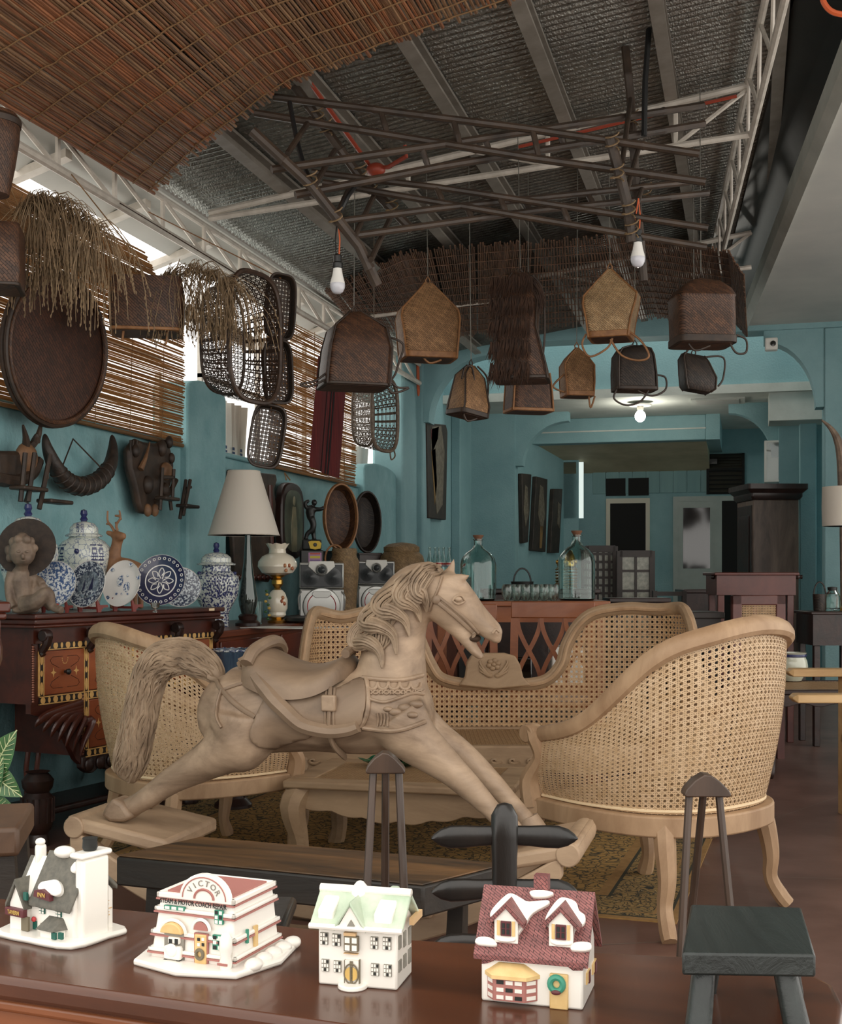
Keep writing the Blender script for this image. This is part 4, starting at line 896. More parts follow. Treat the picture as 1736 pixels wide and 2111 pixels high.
band(0, .025, 'rug_line', 'edge_band', .006); band(.025, .035, 'rug_dark', 'dark_line', .0065); band(.035, .075, 'rug_border', 'guard_band', .006); band(.075, .085, 'rug_line', 'edge_band', .006)
band(.085, .25, 'rug_border', 'border', .0065); band(.25, .262, 'rug_dark', 'dark_line', .006); band(.262, .30, 'rug_line', 'guard_band', .006)
MB().box(-2.2, -.3, .3, 2.0, 0, .006).build('field', 'rug_field', r, smooth=0)
# plank bench
mat('plank_top', (122, 88, 54), (54, 42, 30), kind='wood', rough=.5, scale=9, stretch=(.12, 1, 1), thr=(.35, .62), bump=.3)
mat('plank_dark', (46, 38, 30), (26, 23, 20), kind='wood', rough=.5, scale=7, stretch=(.2, 1, 1), bump=.3)
b0 = cf(-.846, 3.43); b1 = cf(.005, 3.10); L0 = (b1-b0).length; rzb = atan2((b1-b0).y, (b1-b0).x)
r = thing('plank_bench', 'thick dark-edged plank bench in front of the rocking horse', 'bench', b0, rzb)
dp = .30
MB().prism([(0, -.0), (L0, 0), (L0+.13, dp), (.09, dp)], .245, .325, 'z').build('side_body', 'plank_dark', r, bevel=.006)
MB().prism([(.004, .004), (L0-.004, .004), (L0+.125, dp-.004), (.092, dp-.004)], .3252, .330, 'z').build('top_board', 'plank_top', r, bevel=.002)
for (x, y) in ((.10, .04), (.14, .24), (L0-.10, .05), (L0, .24)):
    MB().hull([(x-.025, y-.025, 0), (x+.025, y-.025, 0), (x+.025, y+.025, 0), (x-.025, y+.025, 0), (x-.022+.01, y-.022, .245), (x+.03, y-.022, .245), (x+.03, y+.022, .245), (x-.012, y+.022, .245)]).build('leg', 'plank_dark', r)
# ------------------------------------------------------------------ carved rocking horse
from mathutils.bvhtree import BVHTree
from mathutils.geometry import delaunay_2d_cdt
mat('horse_wood', (184, 158, 132), (112, 91, 72), kind='wood', rough=.5, scale=5, stretch=(.7, 1.2, 1.6), thr=(.34, .70), bump=.12)
mat('horse_saddle', (158, 134, 110), (116, 96, 78), kind='wood', rough=.5, scale=4, stretch=(.7, 1.2, 1.6), thr=(.3, .7), bump=.06)
mat('horse_hair', (176, 152, 126), (112, 93, 74), rough=.6, scale=14, thr=(.3, .7))
hf = LF(cf(-.31, 3.80), TH-radians(15)); hr = thing('rocking_horse', 'life-like carved wooden rocking horse in mid gallop', 'rocking horse', hf.o, hf.rz)
H = hf.q
def ring_e(c, ax, hz, hw, n=16):
    """ellipse around axis ax (in x-z plane), hz in-plane half size, hw along y"""
    t = ax.normalized(); u = V((-t.z, 0, t.x)); return [c+u*(hz*cos(2*pi*k/n))+V((0, hw*sin(2*pi*k/n), 0)) for k in range(n)]
PXM = 3.8/F
def limb(mb, st, y=0., cap=True):
    """st: (px,py,half px,half width m[,y]); smooth chain"""
    C_ = [H(p[0], p[1], p[4] if len(p) > 4 else y) for p in st]
    S = smooth_pts(C_, 4); hz = lerp_list([p[2]*PXM for p in st], len(S)); hw = lerp_list([p[3] for p in st], len(S)); R_ = []
    for i, p in enumerate(S):
        t = S[min(i+1, len(S)-1)]-S[max(i-1, 0)]; t.y = 0
        R_.append(ring_e(p, t, hz[i], hw[i]))
    a = C_[0]-C_[1]; mb.loft(R_, cap); return mb
bm_ = MB()
# trunk
limb(bm_, [(424, 1445, 22, .05), (440, 1450, 62, .105), (480, 1462, 92, .145), (560, 1462, 92, .155), (650, 1465, 84, .152), (730, 1468, 86, .152), (800, 1462, 92, .152), (845, 1455, 84, .138), (872, 1448, 62, .10), (884, 1445, 28, .05)])
# neck
limb(bm_, [(800, 1450, 84, .12), (806, 1400, 76, .105), (812, 1345, 66, .085), (818, 1295, 62, .074), (832, 1250, 60, .070), (858, 1216, 54, .066), (885, 1200, 44, .06), (905, 1195, 34, .05)])
# head
limb(bm_, [(892, 1205, 38, .052), (908, 1222, 52, .062), (930, 1238, 52, .062), (955, 1256, 42, .052), (980, 1274, 30, .042), (1003, 1291, 23, .038), (1018, 1304, 20, .037), (1028, 1314, 12, .028)])
limb(bm_, [(908, 1250, 34, .05), (935, 1278, 28, .045), (956, 1306, 19, .036), (971, 1331, 12, .030), (986, 1349, 9, .026), (996, 1357, 5, .018)])
limb(bm_, [(1018, 1306, 14, .034), (1024, 1318, 11, .03), (1025, 1328, 5, .02)])
for sg in (-1, 1):
    y = sg*.028
    limb(bm_, [(908, 1200, 15, .017), (922, 1185, 12, .014), (932, 1168, 9, .010), (937, 1150, 2, .004)] if sg > 0 else [(918, 1205, 15, .017), (935, 1195, 13, .016), (955, 1190, 9, .013), (972, 1187, 2, .004)], y)
    bm_.ell(H(945, 1236, sg*.052), (.020, .010, .014)); bm_.ell(H(1022, 1302, sg*.030), (.014, .010, .012))
# front legs (near, far)
limb(bm_, [(818, 1480, 66, .07), (850, 1520, 52, .065), (892, 1556, 40, .052), (935, 1592, 30, .042), (975, 1630, 25, .036), (1008, 1664, 20, .030), (1035, 1692, 19, .030), (1052, 1712, 20, .034), (1062, 1724, 24, .038)], -.095)
limb(bm_, [(850, 1480, 50, .06), (900, 1520, 36, .052), (955, 1558, 29, .042), (1005, 1604, 24, .036), (1045, 1646, 20, .030), (1075, 1680, 19, .030), (1092, 1700, 20, .034), (1102, 1712, 23, .038)], .095)
# hind legs
limb(bm_, [(505, 1470, 82, .08), (495, 1525, 70, .085), (462, 1548, 50, .07), (424, 1572, 38, .054), (385, 1592, 33, .044), (350, 1612, 28, .036), (310, 1640, 24, .032), (278, 1660, 22, .032), (255, 1670, 22, .036), (238, 1675, 18, .036)], -.10)
limb(bm_, [(505, 1470, 75, .07), (490, 1520, 60, .07), (450, 1548, 44, .06), (410, 1572, 34, .05), (375, 1592, 28, .042), (340, 1618, 24, .034), (318, 1640, 22, .034), (300, 1652, 22, .036)], .10)
tmp = bm_.build('body', 'horse_wood', None, smooth=0)
md = tmp.modifiers.new('r', 'REMESH'); md.mode = 'VOXEL'; md.voxel_size = .0085
md = tmp.modifiers.new('s', 'SMOOTH'); md.factor = .5; md.iterations = 7
dg = bpy.context.evaluated_depsgraph_get(); me = bpy.data.meshes.new_from_object(tmp.evaluated_get(dg)); old = tmp.data; tmp.modifiers.clear(); tmp.data = me; bpy.data.meshes.remove(old)
me.shade_smooth(); me.materials.clear(); me.materials.append(MATS['horse_wood'])
tmp.parent = hr
bvh = BVHTree.FromPolygons([v_.co for v_ in me.vertices], [p.vertices for p in me.polygons])
eyeL = V(((EYE-hf.o).dot(hf.x), (EYE-hf.o).dot(hf.y), EYE.z))
def hit(px, py, off=0.):
    p = H(px, py, 0.); d = (p-eyeL).normalized(); h = bvh.ray_cast(eyeL, d)
    if h[0] is None: return p+V((0, -.05, 0)), V((0, -1, 0))
    n = h[1]
    if n.dot(d) > 0: n = -n
    return h[0]+n*off, n
def patch(poly, off, nm, m_, step=9, thick=.008):
    xs = [p[0] for p in poly]; ys = [p[1] for p in poly]
    pl = [(p.x, p.y) for p in smooth_pts([V((a, b, 0)) for a, b in poly], 5, True)]
    pts = [V(p) for p in pl]; n0 = len(pts)
    x = min(xs)
    while x < max(xs):
        y = min(ys)
        while y < max(ys):
            if inpoly(x, y, pl): pts.append(V((x, y)))
            y += step
        x += step
    vs, es, fs, *_ = delaunay_2d_cdt(pts, [(i, (i+1) % n0) for i in range(n0)], [], 1, 1e-4)
    m = MB(); raw = [hit(p.x, p.y, off) for p in vs]
    m.add([p for p, n in raw], [tuple(f) for f in fs])
    o = m.build(nm, m_, hr, smooth=60)
    md = o.modifiers.new('s', 'SOLIDIFY'); md.thickness = thick; md.offset = 0
    md = o.modifiers.new('sm', 'SMOOTH'); md.factor = .5; md.iterations = 3
    return o
def drape(pts, r_, off, nm, m_, flat=1., k=5):
    P2 = smooth_pts([V((a, b, 0)) for a, b in pts], k); P_ = [hit(p.x, p.y, off)[0] for p in P2]
    P_ = [P_[0]]+[(P_[i-1]+P_[i]*2+P_[i+1])/4 for i in range(1, len(P_)-1)]+[P_[-1]]
    rr = lerp_list(r_, len(P_)) if isinstance(r_, (list, tuple)) else r_
    return MB().tube(P_, rr, 8, flat=flat).build(nm, m_, hr)
hp = [H(a, b, -.1) for a, b in ((222, 1676), (232, 1656), (246, 1640), (266, 1652), (284, 1680), (268, 1690), (240, 1690))]
MB().prism([(p.x, p.z) for p in hp], -.145, -.058).build('hoof', 'horse_wood', hr, bevel=.012, seg=3)
for L_, y in (((1040, 1712), -.095), ((1082, 1698), .095)):
    a = H(L_[0]+6, L_[1]-14, y); b = H(L_[0]+20, L_[1]+22, y); MB().tube([a, a.lerp(b, .5), b], [.032, .040, .046], 14).build('hoof', 'horse_wood', hr)
# saddle cloth, flap and seat
patch([(512, 1515), (530, 1538), (560, 1542), (600, 1530), (650, 1512), (650, 1470), (600, 1440), (560, 1420), (530, 1470)], .006, 'saddle_cloth', 'horse_saddle')
patch([(565, 1428), (600, 1418), (650, 1425), (700, 1420), (745, 1400), (757, 1420), (755, 1462), (742, 1498), (700, 1510), (650, 1505), (610, 1480)], .010, 'saddle_flap', 'horse_saddle')
s_ = MB()
rr = []
for (px, yt, yb, hw) in ((512, 1362, 1400, .07), (530, 1335, 1405, .125), (552, 1328, 1412, .150), (585, 1350, 1425, .165), (620, 1364, 1432, .172), (655, 1369, 1432, .172), (690, 1362, 1424, .165), (712, 1350, 1410, .14), (724, 1345, 1398, .10), (738, 1366, 1392, .05)):
    t_ = H(px, yt); b_ = H(px, yb); n = 15
    ring = []
    for k in range(n):
        a = pi*k/(n-1); ring.append(V((t_.x, -hw*cos(a)*(1.0), b_.z+(t_.z-b_.z)*sin(a)**.8)))
    rr.append(ring)
n = 15; vs = [p for r0 in rr for p in r0]; fs = [(i*n+j, i*n+j+1, (i+1)*n+j+1, (i+1)*n+j) for i in range(len(rr)-1) for j in range(n-1)]
fs += [tuple(range(n)), tuple((len(rr)-1)*n+j for j in range(n))]
s_.add(vs, fs); o = s_.build('saddle_seat', 'horse_saddle', hr, smooth=80); md = o.modifiers.new('s', 'SUBSURF'); md.levels = 2; md.render_levels = 2
# cantle roll over the back of the saddle
P_ = [H(508, 1368, -.13), H(520, 1345, -.10), H(540, 1330, -.05), H(560, 1322, 0), H(575, 1325, .06), H(582, 1340, .12)]
MB().tube(smooth_pts(P_), .020, 10).build('cantle', 'horse_saddle', hr)
P_ = [H(712, 1348, -.09), H(722, 1340, -.04), H(728, 1338, .02), H(726, 1345, .08)]; MB().tube(smooth_pts(P_), .014, 8).build('pommel', 'horse_saddle', hr)
drape([(512, 1372), (530, 1400), (560, 1436), (595, 1468), (630, 1492), (680, 1503), (720, 1501), (742, 1494)], [.028, .026, .022, .018], .018, 'saddle_roll', 'horse_saddle', 1.)
for a, b in (((514, 1362), (532, 1358)),): drape([(505, 1368), (520, 1385), (537, 1378)], .010, .03, 'roll_band', 'horse_wood')
drape([(684, 1425), (682, 1460), (681, 1500), (690, 1530), (712, 1552)], .013, .012, 'girth', 'horse_saddle', .6)
drape([(676, 1425), (674, 1470), (676, 1512)], .004, .016, 'girth_edge', 'horse_saddle'); drape([(693, 1425), (691, 1470), (692, 1512)], .004, .016, 'girth_edge', 'horse_saddle')
p, n = hit(683, 1452, .02); MB().box(p.x-.022, p.x+.022, p.y-.012, p.y+.01, p.z-.024, p.z+.024).build('buckle', 'horse_wood', hr, bevel=.005)
drape([(444, 1388), (448, 1405), (458, 1424), (490, 1455), (526, 1480)], .008, .004, 'crupper_strap', 'horse_saddle', .6)
drape([(458, 1424), (450, 1450), (448, 1478), (458, 1500)], .008, .004, 'crupper_strap', 'horse_saddle', .6)
drape([(458, 1424), (500, 1410), (540, 1408), (575, 1420)], .005, .004, 'crupper_strap', 'horse_saddle', .6)
# breast collar with scallops and relief
drape([(748, 1398), (790, 1402), (830, 1402), (870, 1392)], .007, .003, 'collar_edge', 'horse_wood'); drape([(748, 1500), (790, 1506), (830, 1504), (876, 1488)], .007, .003, 'collar_edge', 'horse_wood')
drape([(756, 1400), (760, 1440), (756, 1475), (744, 1498)], .008, .003, 'collar_edge', 'horse_wood')
for i in range(5):
    x = 768+i*22; drape([(x-11, 1408), (x-8, 1418), (x, 1422), (x+8, 1418), (x+11, 1408)], .005, .003, 'scallop', 'horse_wood')
drape([(760, 1440), (790, 1448), (820, 1440), (850, 1430), (872, 1432)], .005, .003, 'collar_line', 'horse_wood')
for i in range(5):
    x = 765+i*22; drape([(x, 1424), (x+10, 1432), (x+20, 1424)], .003, .003, 'collar_line', 'horse_wood'); drape([(x, 1432), (x+10, 1424), (x+20, 1432)], .003, .003, 'collar_line', 'horse_wood')
for j, (x, y, a) in enumerate(((835, 1460, 16), (858, 1452, 14), (815, 1468, 14), (850, 1474, 12), (800, 1462, 10))): 
    p, n = hit(x, y, .0); MB().ell(p, (a*PXM, .012, a*PXM*.55)).build('carved_bloom', 'horse_wood', hr)
for i in range(4): drape([(778+i*7, 1470), (780+i*7, 1482), (779+i*7, 1497)], .003, .003, 'fringe', 'horse_wood')
# bridle
drape([(912, 1190), (905, 1212), (893, 1240), (887, 1258)], .007, .003, 'bridle_strap', 'horse_saddle', .6)
drape([(897, 1236), (930, 1262), (960, 1288), (984, 1310)], .007, .003, 'bridle_strap', 'horse_saddle', .6)
drape([(902, 1228), (935, 1254), (965, 1280), (988, 1304)], .004, .003, 'bridle_strap', 'horse_saddle', .6)
p, n = hit(900, 1236, .003); MB().ell(p, (.014, .008, .014)).build('bridle_boss', 'horse_saddle', hr)
p, n = hit(945, 1235, .0); MB().ell(p+n*.002, (.011, .007, .008)).build('eyeball', 'horse_wood', hr)
drape([(934, 1238), (942, 1229), (952, 1230), (958, 1238)], .004, .004, 'eyelid', 'horse_wood'); drape([(934, 1238), (944, 1245), (957, 1240)], .003, .003, 'eyelid', 'horse_wood')
drape([(1016, 1305), (1022, 1298), (1028, 1303)], .004, .002, 'nostril', 'horse_wood')
mat('mouth_dark', (70, 52, 38), rough=.8); p = H(978, 1316, 0); MB().ell(p, (.020, .030, .012)).build('mouth', 'mouth_dark', hr)
# mane: combed hair over the crest and curling locks
rd = random.Random(11)
def hair(nm, strands, r_):
    m = MB()
    for P_ in strands:
        n = len(P_); m.tube(P_, [r_*(.55+.45*sin(pi*min(1, i/(n-1)*1.02)))*rd.uniform(.8, 1.1) for i in range(n)], 5)
    return m.build(nm, 'horse_hair', hr, smooth=60)
crest = [(918, 1163), (880, 1168), (840, 1183), (800, 1212), (770, 1250), (752, 1290), (745, 1330), (750, 1352)]
inner = [(905, 1195), (885, 1205), (868, 1225), (856, 1250), (848, 1275), (842, 1290), (835, 1320), (800, 1352)]
ca, ia = smooth_pts([V((a, b, 0)) for a, b in crest], 8), smooth_pts([V((a, b, 0)) for a, b in inner], 8)
# base combed strands: lie along the neck from the poll
st = []
for k in range(30):
    t = k/29; P_ = []
    for i in range(0, len(ca)-4):
        q_ = ca[i].lerp(ia[i], .02+.62*t); wv = 2.2*sin(i*.55+k*.9)
        p, n = hit(q_.x+wv*.5, q_.y+wv, .003+.005*(k % 2)); 
        if p.y > .0 and t < .25: p = H(q_.x, q_.y, -.012)
        P_.append(p)
    P_ = [P_[0]]+[(P_[i-1]+P_[i]*2+P_[i+1])/4 for i in range(1, len(P_)-1)]+[P_[-1]]
    st.append(P_)
hair('mane', st, .0044)
locks = [[(862, 1190), (840, 1215), (832, 1235), (845, 1242), (858, 1255), (862, 1280)], [(830, 1215), (800, 1240), (795, 1258), (815, 1262), (835, 1280), (841, 1312)],
         [(800, 1245), (772, 1270), (768, 1288), (790, 1292), (812, 1312), (817, 1350)], [(772, 1285), (750, 1305), (748, 1325), (768, 1326), (786, 1345), (790, 1378)],
         [(880, 1180), (862, 1205), (860, 1222), (872, 1228), (880, 1240), (884, 1256)]]
for L_ in locks:
    S = smooth_pts([V((a, b, 0)) for a, b in L_], 6); n = len(S); st = []
    for k in range(11):
        o_ = (k/10-.5); P_ = []
        for i, q_ in enumerate(S):
            t = S[min(i+1, n-1)]-S[max(i-1, 0)]; nn = V((-t.y, t.x, 0)).normalized(); f = i/(n-1)
            wd = 46*(1-.97*f**1.7)*(.75+.25*sin(pi*f)); q2 = q_+nn*o_*wd
            lift = .010+.024*sin(pi*min(f*1.15, 1))*(1-abs(o_)*1.1)
            P_.append(hit(q2.x, q2.y, lift+.005*(k % 2))[0])
        P_ = [P_[0]]+[(P_[i-1]+P_[i]*2+P_[i+1])/4 for i in range(1, n-1)]+[P_[-1]]
        P_ = [P_[0]]+[(P_[i-1]+P_[i]*2+P_[i+1])/4 for i in range(1, n-1)]+[P_[-1]]
        st.append(P_)
    hair('mane_lock', st, .0050)
# tail
TP = [(452, 1402, 16), (432, 1378, 26), (400, 1358, 34), (368, 1352, 37), (335, 1362, 37), (312, 1388, 35), (300, 1425, 34), (290, 1470, 35), (281, 1515, 35), (271, 1560, 35), (262, 1592, 31), (257, 1602, 22)]
S = smooth_pts([H(a, b, 0) for a, b, c_ in TP], 6); hz = lerp_list([c_*PXM for a, b, c_ in TP], len(S)); n = len(S)
core = MB(); R_ = []; fr = []
for i, p in enumerate(S):
    t = (S[min(i+1, n-1)]-S[max(i-1, 0)]).normalized(); u = V((-t.z, 0, t.x)); fr.append((p, u, hz[i])); R_.append([p+u*(hz[i]*cos(2*pi*k/18))+V((0, hz[i]*.85*sin(2*pi*k/18), 0)) for k in range(18)])
core.loft(R_); core.build('tail', 'horse_hair', hr, smooth=180)
st = []
for k in range(300):
    a0 = rd.uniform(-.25*pi, 1.25*pi)+pi; i0 = rd.randint(0, n-16); ln = rd.randint(9, 15); P_ = []; sp = rd.uniform(-.05, .05); ph = rd.uniform(0, 6)
    for j in range(ln):
        i = min(i0+j, n-1); p, u, h_ = fr[i]; a = a0+sp*j+.07*sin(j*.9+ph)
        e = .005*sin(pi*j/(ln-1))-.001
        P_.append(p+u*((h_+e)*cos(a))+V((0, (h_*.85+e)*sin(a), 0)))
    st.append(P_)
hair('tail_hair', st, .0046)
# rocker base: two bows, hoof boards with scrolled ends
mat('rocker_wood', (194, 166, 136), (146, 120, 96), kind='wood', rough=.55, scale=5, stretch=(.35, 1, 1.3), thr=(.3, .72), bump=.15)
xl_, xr_ = H(150, 1715, -.16).x, H(1160, 1760, -.16).x; xm = (xl_+xr_)/2; hx_ = (xr_-xl_)/2
for y in (-.16, .15):
    up, lo = [], []
    for i in range(41):
        f = -1+2*i/40; x = xm+hx_*f; zc = .035+.262*abs(f)**2.0
        up.append((x, zc+.035)); lo.append((x, zc-.033))
    MB().prism(up+lo[::-1], y-.022, y+.022).build('rocker', 'rocker_wood', hr, bevel=.006)
def board(x0, x1, z0, z1, sgn, nm):
    zl, zr = (z0, z1)
    m = MB().hull([(x0, -.185, zl-.045), (x1, -.185, zr-.045), (x1, .185, zr-.045), (x0, .185, zl-.045), (x0, -.185, zl), (x1, -.185, zr), (x1, .185, zr), (x0, .185, zl)])
    o = m.build(nm, 'rocker_wood', hr, bevel=.012)
    xe = x0 if sgn < 0 else x1; ze = (zl if sgn < 0 else zr)
    MB().lathe([(0, -.19), (.034, -.19), (.036, -.15), (.036, .15), (.034, .19), (0, .19)], 18, (xe+(.026 if sgn < 0 else -.028), 0, ze-.036), ax='y').build('scroll', 'rocker_wood', hr, bevel=.004)
board(H(138, 1700, -.18).x, H(345, 1700, -.18).x, .365, .305, -1, 'hoof_board')
board(H(1030, 1740, -.18).x, H(1192, 1740, -.18).x, .318, .368, 1, 'hoof_board')
for x in (H(420, 1700, 0).x, H(900, 1700, 0).x):
    f = (x-xm)/hx_; zc = .035+.262*f*f; MB().box(x-.035, x+.035, -.2, .19, zc+.036, zc+.07).build('cross_bar', 'rocker_wood', hr, bevel=.008)
# ------------------------------------------------------------------ foreground table with porcelain houses
mat('table_wood', (92, 52, 32), (60, 34, 22), kind='wood', rough=.25, scale=7, stretch=(.25, 1.4, 1), thr=(.3, .7), coat=.12)
mat('table_front', (140, 84, 50), (112, 64, 38), kind='wood', rough=.3, scale=6, stretch=(.3, 1, 1), coat=.2)
mat('table_panel', (112, 52, 32), (88, 40, 26), kind='wood', rough=.3, scale=6, stretch=(.3, 1, 1), coat=.2)
mat('brass', (190, 150, 80), rough=.3, metal=1.)
ZT = .75
bk = [(-260, 1822), (0, 1850), (230, 1870), (535, 1900), (700, 1920), (850, 1935), (991, 1943), (1231, 1961), (1404, 1969), (1560, 1985), (1680, 2009), (1721, 2030), (1742, 2072), (1738, 2130), (1700, 2190), (1600, 2235), (1000, 2157), (580, 2097), (0, 2014), (-260, 1978)]
TPs = [onz(a, b, ZT) for a, b in bk]; to = sum(TPs, V((0, 0, 0)))/len(TPs); to.z = 0
rzt = atan2((TPs[17]-TPs[18]).y, (TPs[17]-TPs[18]).x)
tb = thing('display_table', 'polished dark wooden table carrying the porcelain houses', 'table', to, rzt)
Rm = Matrix.Rotation(-rzt, 3, 'Z'); tl = [Rm @ (p-to) for p in TPs]
def inset(P_, k): return [(p.x*(1-k), p.y-(.0 if True else 0)) for p in P_]
def offs(P_, d):
    n = len(P_); out = []
    for i in range(n):
        t = (P_[(i+1) % n]-P_[i-1]).normalized(); out.append((P_[i].x-t.y*-d*0+(-t.y)*-d*-1*0+t.y*d*-1*-1*0, P_[i].y))
    return out
top2 = [(p.x, p.y) for p in tl]
MB().prism(top2, ZT-.022, ZT, 'z').build('table_top', 'table_wood', tb, bevel=.006, seg=3)
cx_ = sum(p[0] for p in top2)/len(top2); cy_ = sum(p[1] for p in top2)/len(top2)
def shr(d): return [(cx_+(x-cx_)*(1-d), cy_+(y-cy_)*(1-d*2.6)) for x, y in top2]
MB().prism(shr(.015), ZT-.034, ZT-.022, 'z').build('moulding', 'table_front', tb, bevel=.004)
bd = shr(.03); MB().prism(bd, .08, ZT-.034, 'z').build('carcass', 'table_front', tb)
yf = min(p[1] for p in bd); fa = [p for p in bd]; 
p0, p1 = V((bd[18][0], bd[18][1], 0)), V((bd[16][0], bd[16][1], 0)); dr = (p1-p0).normalized(); nr = V((dr.y, -dr.x, 0))
Lf = (p1-p0).length
for k, (a, b) in enumerate(((-.25, -.03), (-.015, .20), (.215, .43))):
    q0, q1 = p0+dr*a, p0+dr*b
    MB().hull([q0+nr*.001+UP*.56, q1+nr*.001+UP*.56, q1-nr*.004+UP*.56, q0-nr*.004+UP*.56, q0+nr*.005+UP*.685, q1+nr*.005+UP*.685, q1-nr*.004+UP*.685, q0-nr*.004+UP*.685]).build('drawer', 'table_panel', tb, bevel=.003)
for x, y in ((bd[0][0]+.05, bd[0][1]-.05), (bd[19][0]+.05, bd[19][1]+.05), (bd[10][0]-.08, bd[10][1]-.05), (bd[14][0]-.06, bd[14][1]+.04)):
    MB().lathe([(.02, 0), (.028, .02), (.022, .05), (.03, .08)], 12, (x, y, 0)).build('foot', 'table_front', tb)
# houses
mat('porcelain', (240, 235, 226), rough=.28, coat=.3); mat('roof_grey', (104, 100, 90), (84, 82, 74), rough=.6, scale=160)
mat('roof_rose', (156, 96, 92), (136, 82, 80), rough=.5, kind='weave', scale=330); mat('roof_green', (196, 206, 186), (160, 180, 154), rough=.4, scale=30)
mat('paint_rose', (170, 112, 104), rough=.5); mat('paint_maroon', (92, 40, 44), rough=.5); mat('paint_green', (60, 140, 116), rough=.5); mat('paint_teal', (30, 92, 80), rough=.5)
mat('paint_black', (30, 32, 30), rough=.5); mat('paint_yellow', (226, 194, 136), (214, 178, 118), rough=.5, scale=60); mat('paint_grey', (150, 146, 136), (120, 116, 106), rough=.6, scale=60); mat('paint_gold', (206, 170, 96), rough=.5)
mat('paint_red', (186, 60, 62), rough=.5); mat('paint_brown', (112, 102, 82), rough=.6); mat('paint_tan', (212, 176, 130), rough=.5)
class House:
    def __init__(s, label, FL, FR, BR):
        s.o = onz(*FL, ZT); fr = onz(*FR, ZT); br = onz(*BR, ZT); d = fr-s.o; s.w = d.length; s.rz = atan2(d.y, d.x); s.lf = LF(s.o, s.rz); s.dp = (br-fr).dot(s.lf.y)
        s.sf = LF(s.lf.w(s.w, 0, 0), s.rz+pi/2)
        s.r = thing('porcelain_house', label, 'figurine', s.o, s.rz, 'porcelain village houses on the table')
    def f(s, px, py, yl=0.): return s.lf.q(px, py, yl)
    def side(s, px, py):
        p = s.sf.q(px, py); return V((s.w, p.x, p.z))
    def rect(s, nm, m_, a, b, t=.0012, y=0., par=None, bev=0):
        p, q_ = s.f(*a, y), s.f(*b, y); x0, x1 = sorted((p.x, q_.x)); z0, z1 = sorted((p.z, q_.z))
        return MB().box(x0, x1, y-t, y+.001, z0, z1).build(nm, m_, par or s.r, bevel=bev)
    def poly(s, nm, m_, pts, t=.0012, y=0., par=None, bev=0):
        P_ = [s.f(*p, y) for p in pts]; return MB().prism([(p.x, p.z) for p in P_], y-t, y+.001).build(nm, m_, par or s.r, bevel=bev)
    def srect(s, nm, m_, a, b, t=.0012):
        p, q_ = s.side(*a), s.side(*b); y0, y1 = sorted((p.y, q_.y)); z0, z1 = sorted((p.z, q_.z))
        return MB().box(s.w-.001, s.w+t, y0, y1, z0, z1).build(nm, m_, s.r)
    def win(s, a, b, m_, nx, ny, glass='porcelain', y=0., t=.0016):
        wdw = s.rect('window', m_, a, b, t, y)
        p, q_ = s.f(*a, y), s.f(*b, y); x0, x1 = sorted((p.x, q_.x)); z0, z1 = sorted((p.z, q_.z)); dx, dz = (x1-x0)/nx, (z1-z0)/ny
        for i in range(nx):
            for j in range(ny):
                g = glass if not isinstance(glass, dict) else glass.get((i, j), 'porcelain')
                MB().box(x0+dx*(i+.16), x0+dx*(i+.84), y-t-.0005, y-t+.0002, z0+dz*(j+.14), z0+dz*(j+.86)).build('pane', g, wdw)
        return wdw
    def roofplane(s, hz, rz_, ov=.004):
        a = V((0, -ov, hz)); b = V((0, s.dp/2, rz_)); t = (b-a).normalized(); n = V((0, -t.z, t.y))
        W_ = s.lf.w(*a); Wn = s.lf.x*n.x+s.lf.y*n.y+UP*n.z
        def R(px, py, off=0.):
            p = onplane(px, py, W_, Wn)-s.o; return V((p.dot(s.lf.x), p.dot(s.lf.y), p.z))+n*off
        return R, n
    def roofpoly(s, R, n, nm, m_, pts, th=.004, par=None, bev=.0015):
        P0 = [R(*p) for p in pts]; P0 = smooth_pts(P0, 3, True); k = len(P0)
        m = MB().add([p-n*.001 for p in P0]+[p+n*th for p in P0], [tuple(range(k)), tuple(range(2*k-1, k-1, -1))]+[(i, k+i, k+(i+1) % k, (i+1) % k) for i in range(k)])
        return m.build(nm, m_, par or s.r, bevel=bev, smooth=60)
def text(s, size, m_, parent, loc, rot, nm='lettering', ext=.0003):
    cu = bpy.data.curves.new('t', 'FONT'); cu.body = s; cu.size = size; cu.align_x = 'CENTER'; cu.align_y = 'CENTER'; cu.extrude = ext; cu.resolution_u = 3
    ob = bpy.data.objects.new('t', cu); C.objects.link(ob); dg = bpy.context.evaluated_depsgraph_get(); me = bpy.data.meshes.new_from_object(ob.evaluated_get(dg)); bpy.data.objects.remove(ob)
    me.materials.clear(); me.materials.append(MATS[m_]); o = bpy.data.objects.new(nm, me); C.objects.link(o); o.parent = parent; o.location = loc; o.rotation_euler = rot; return o
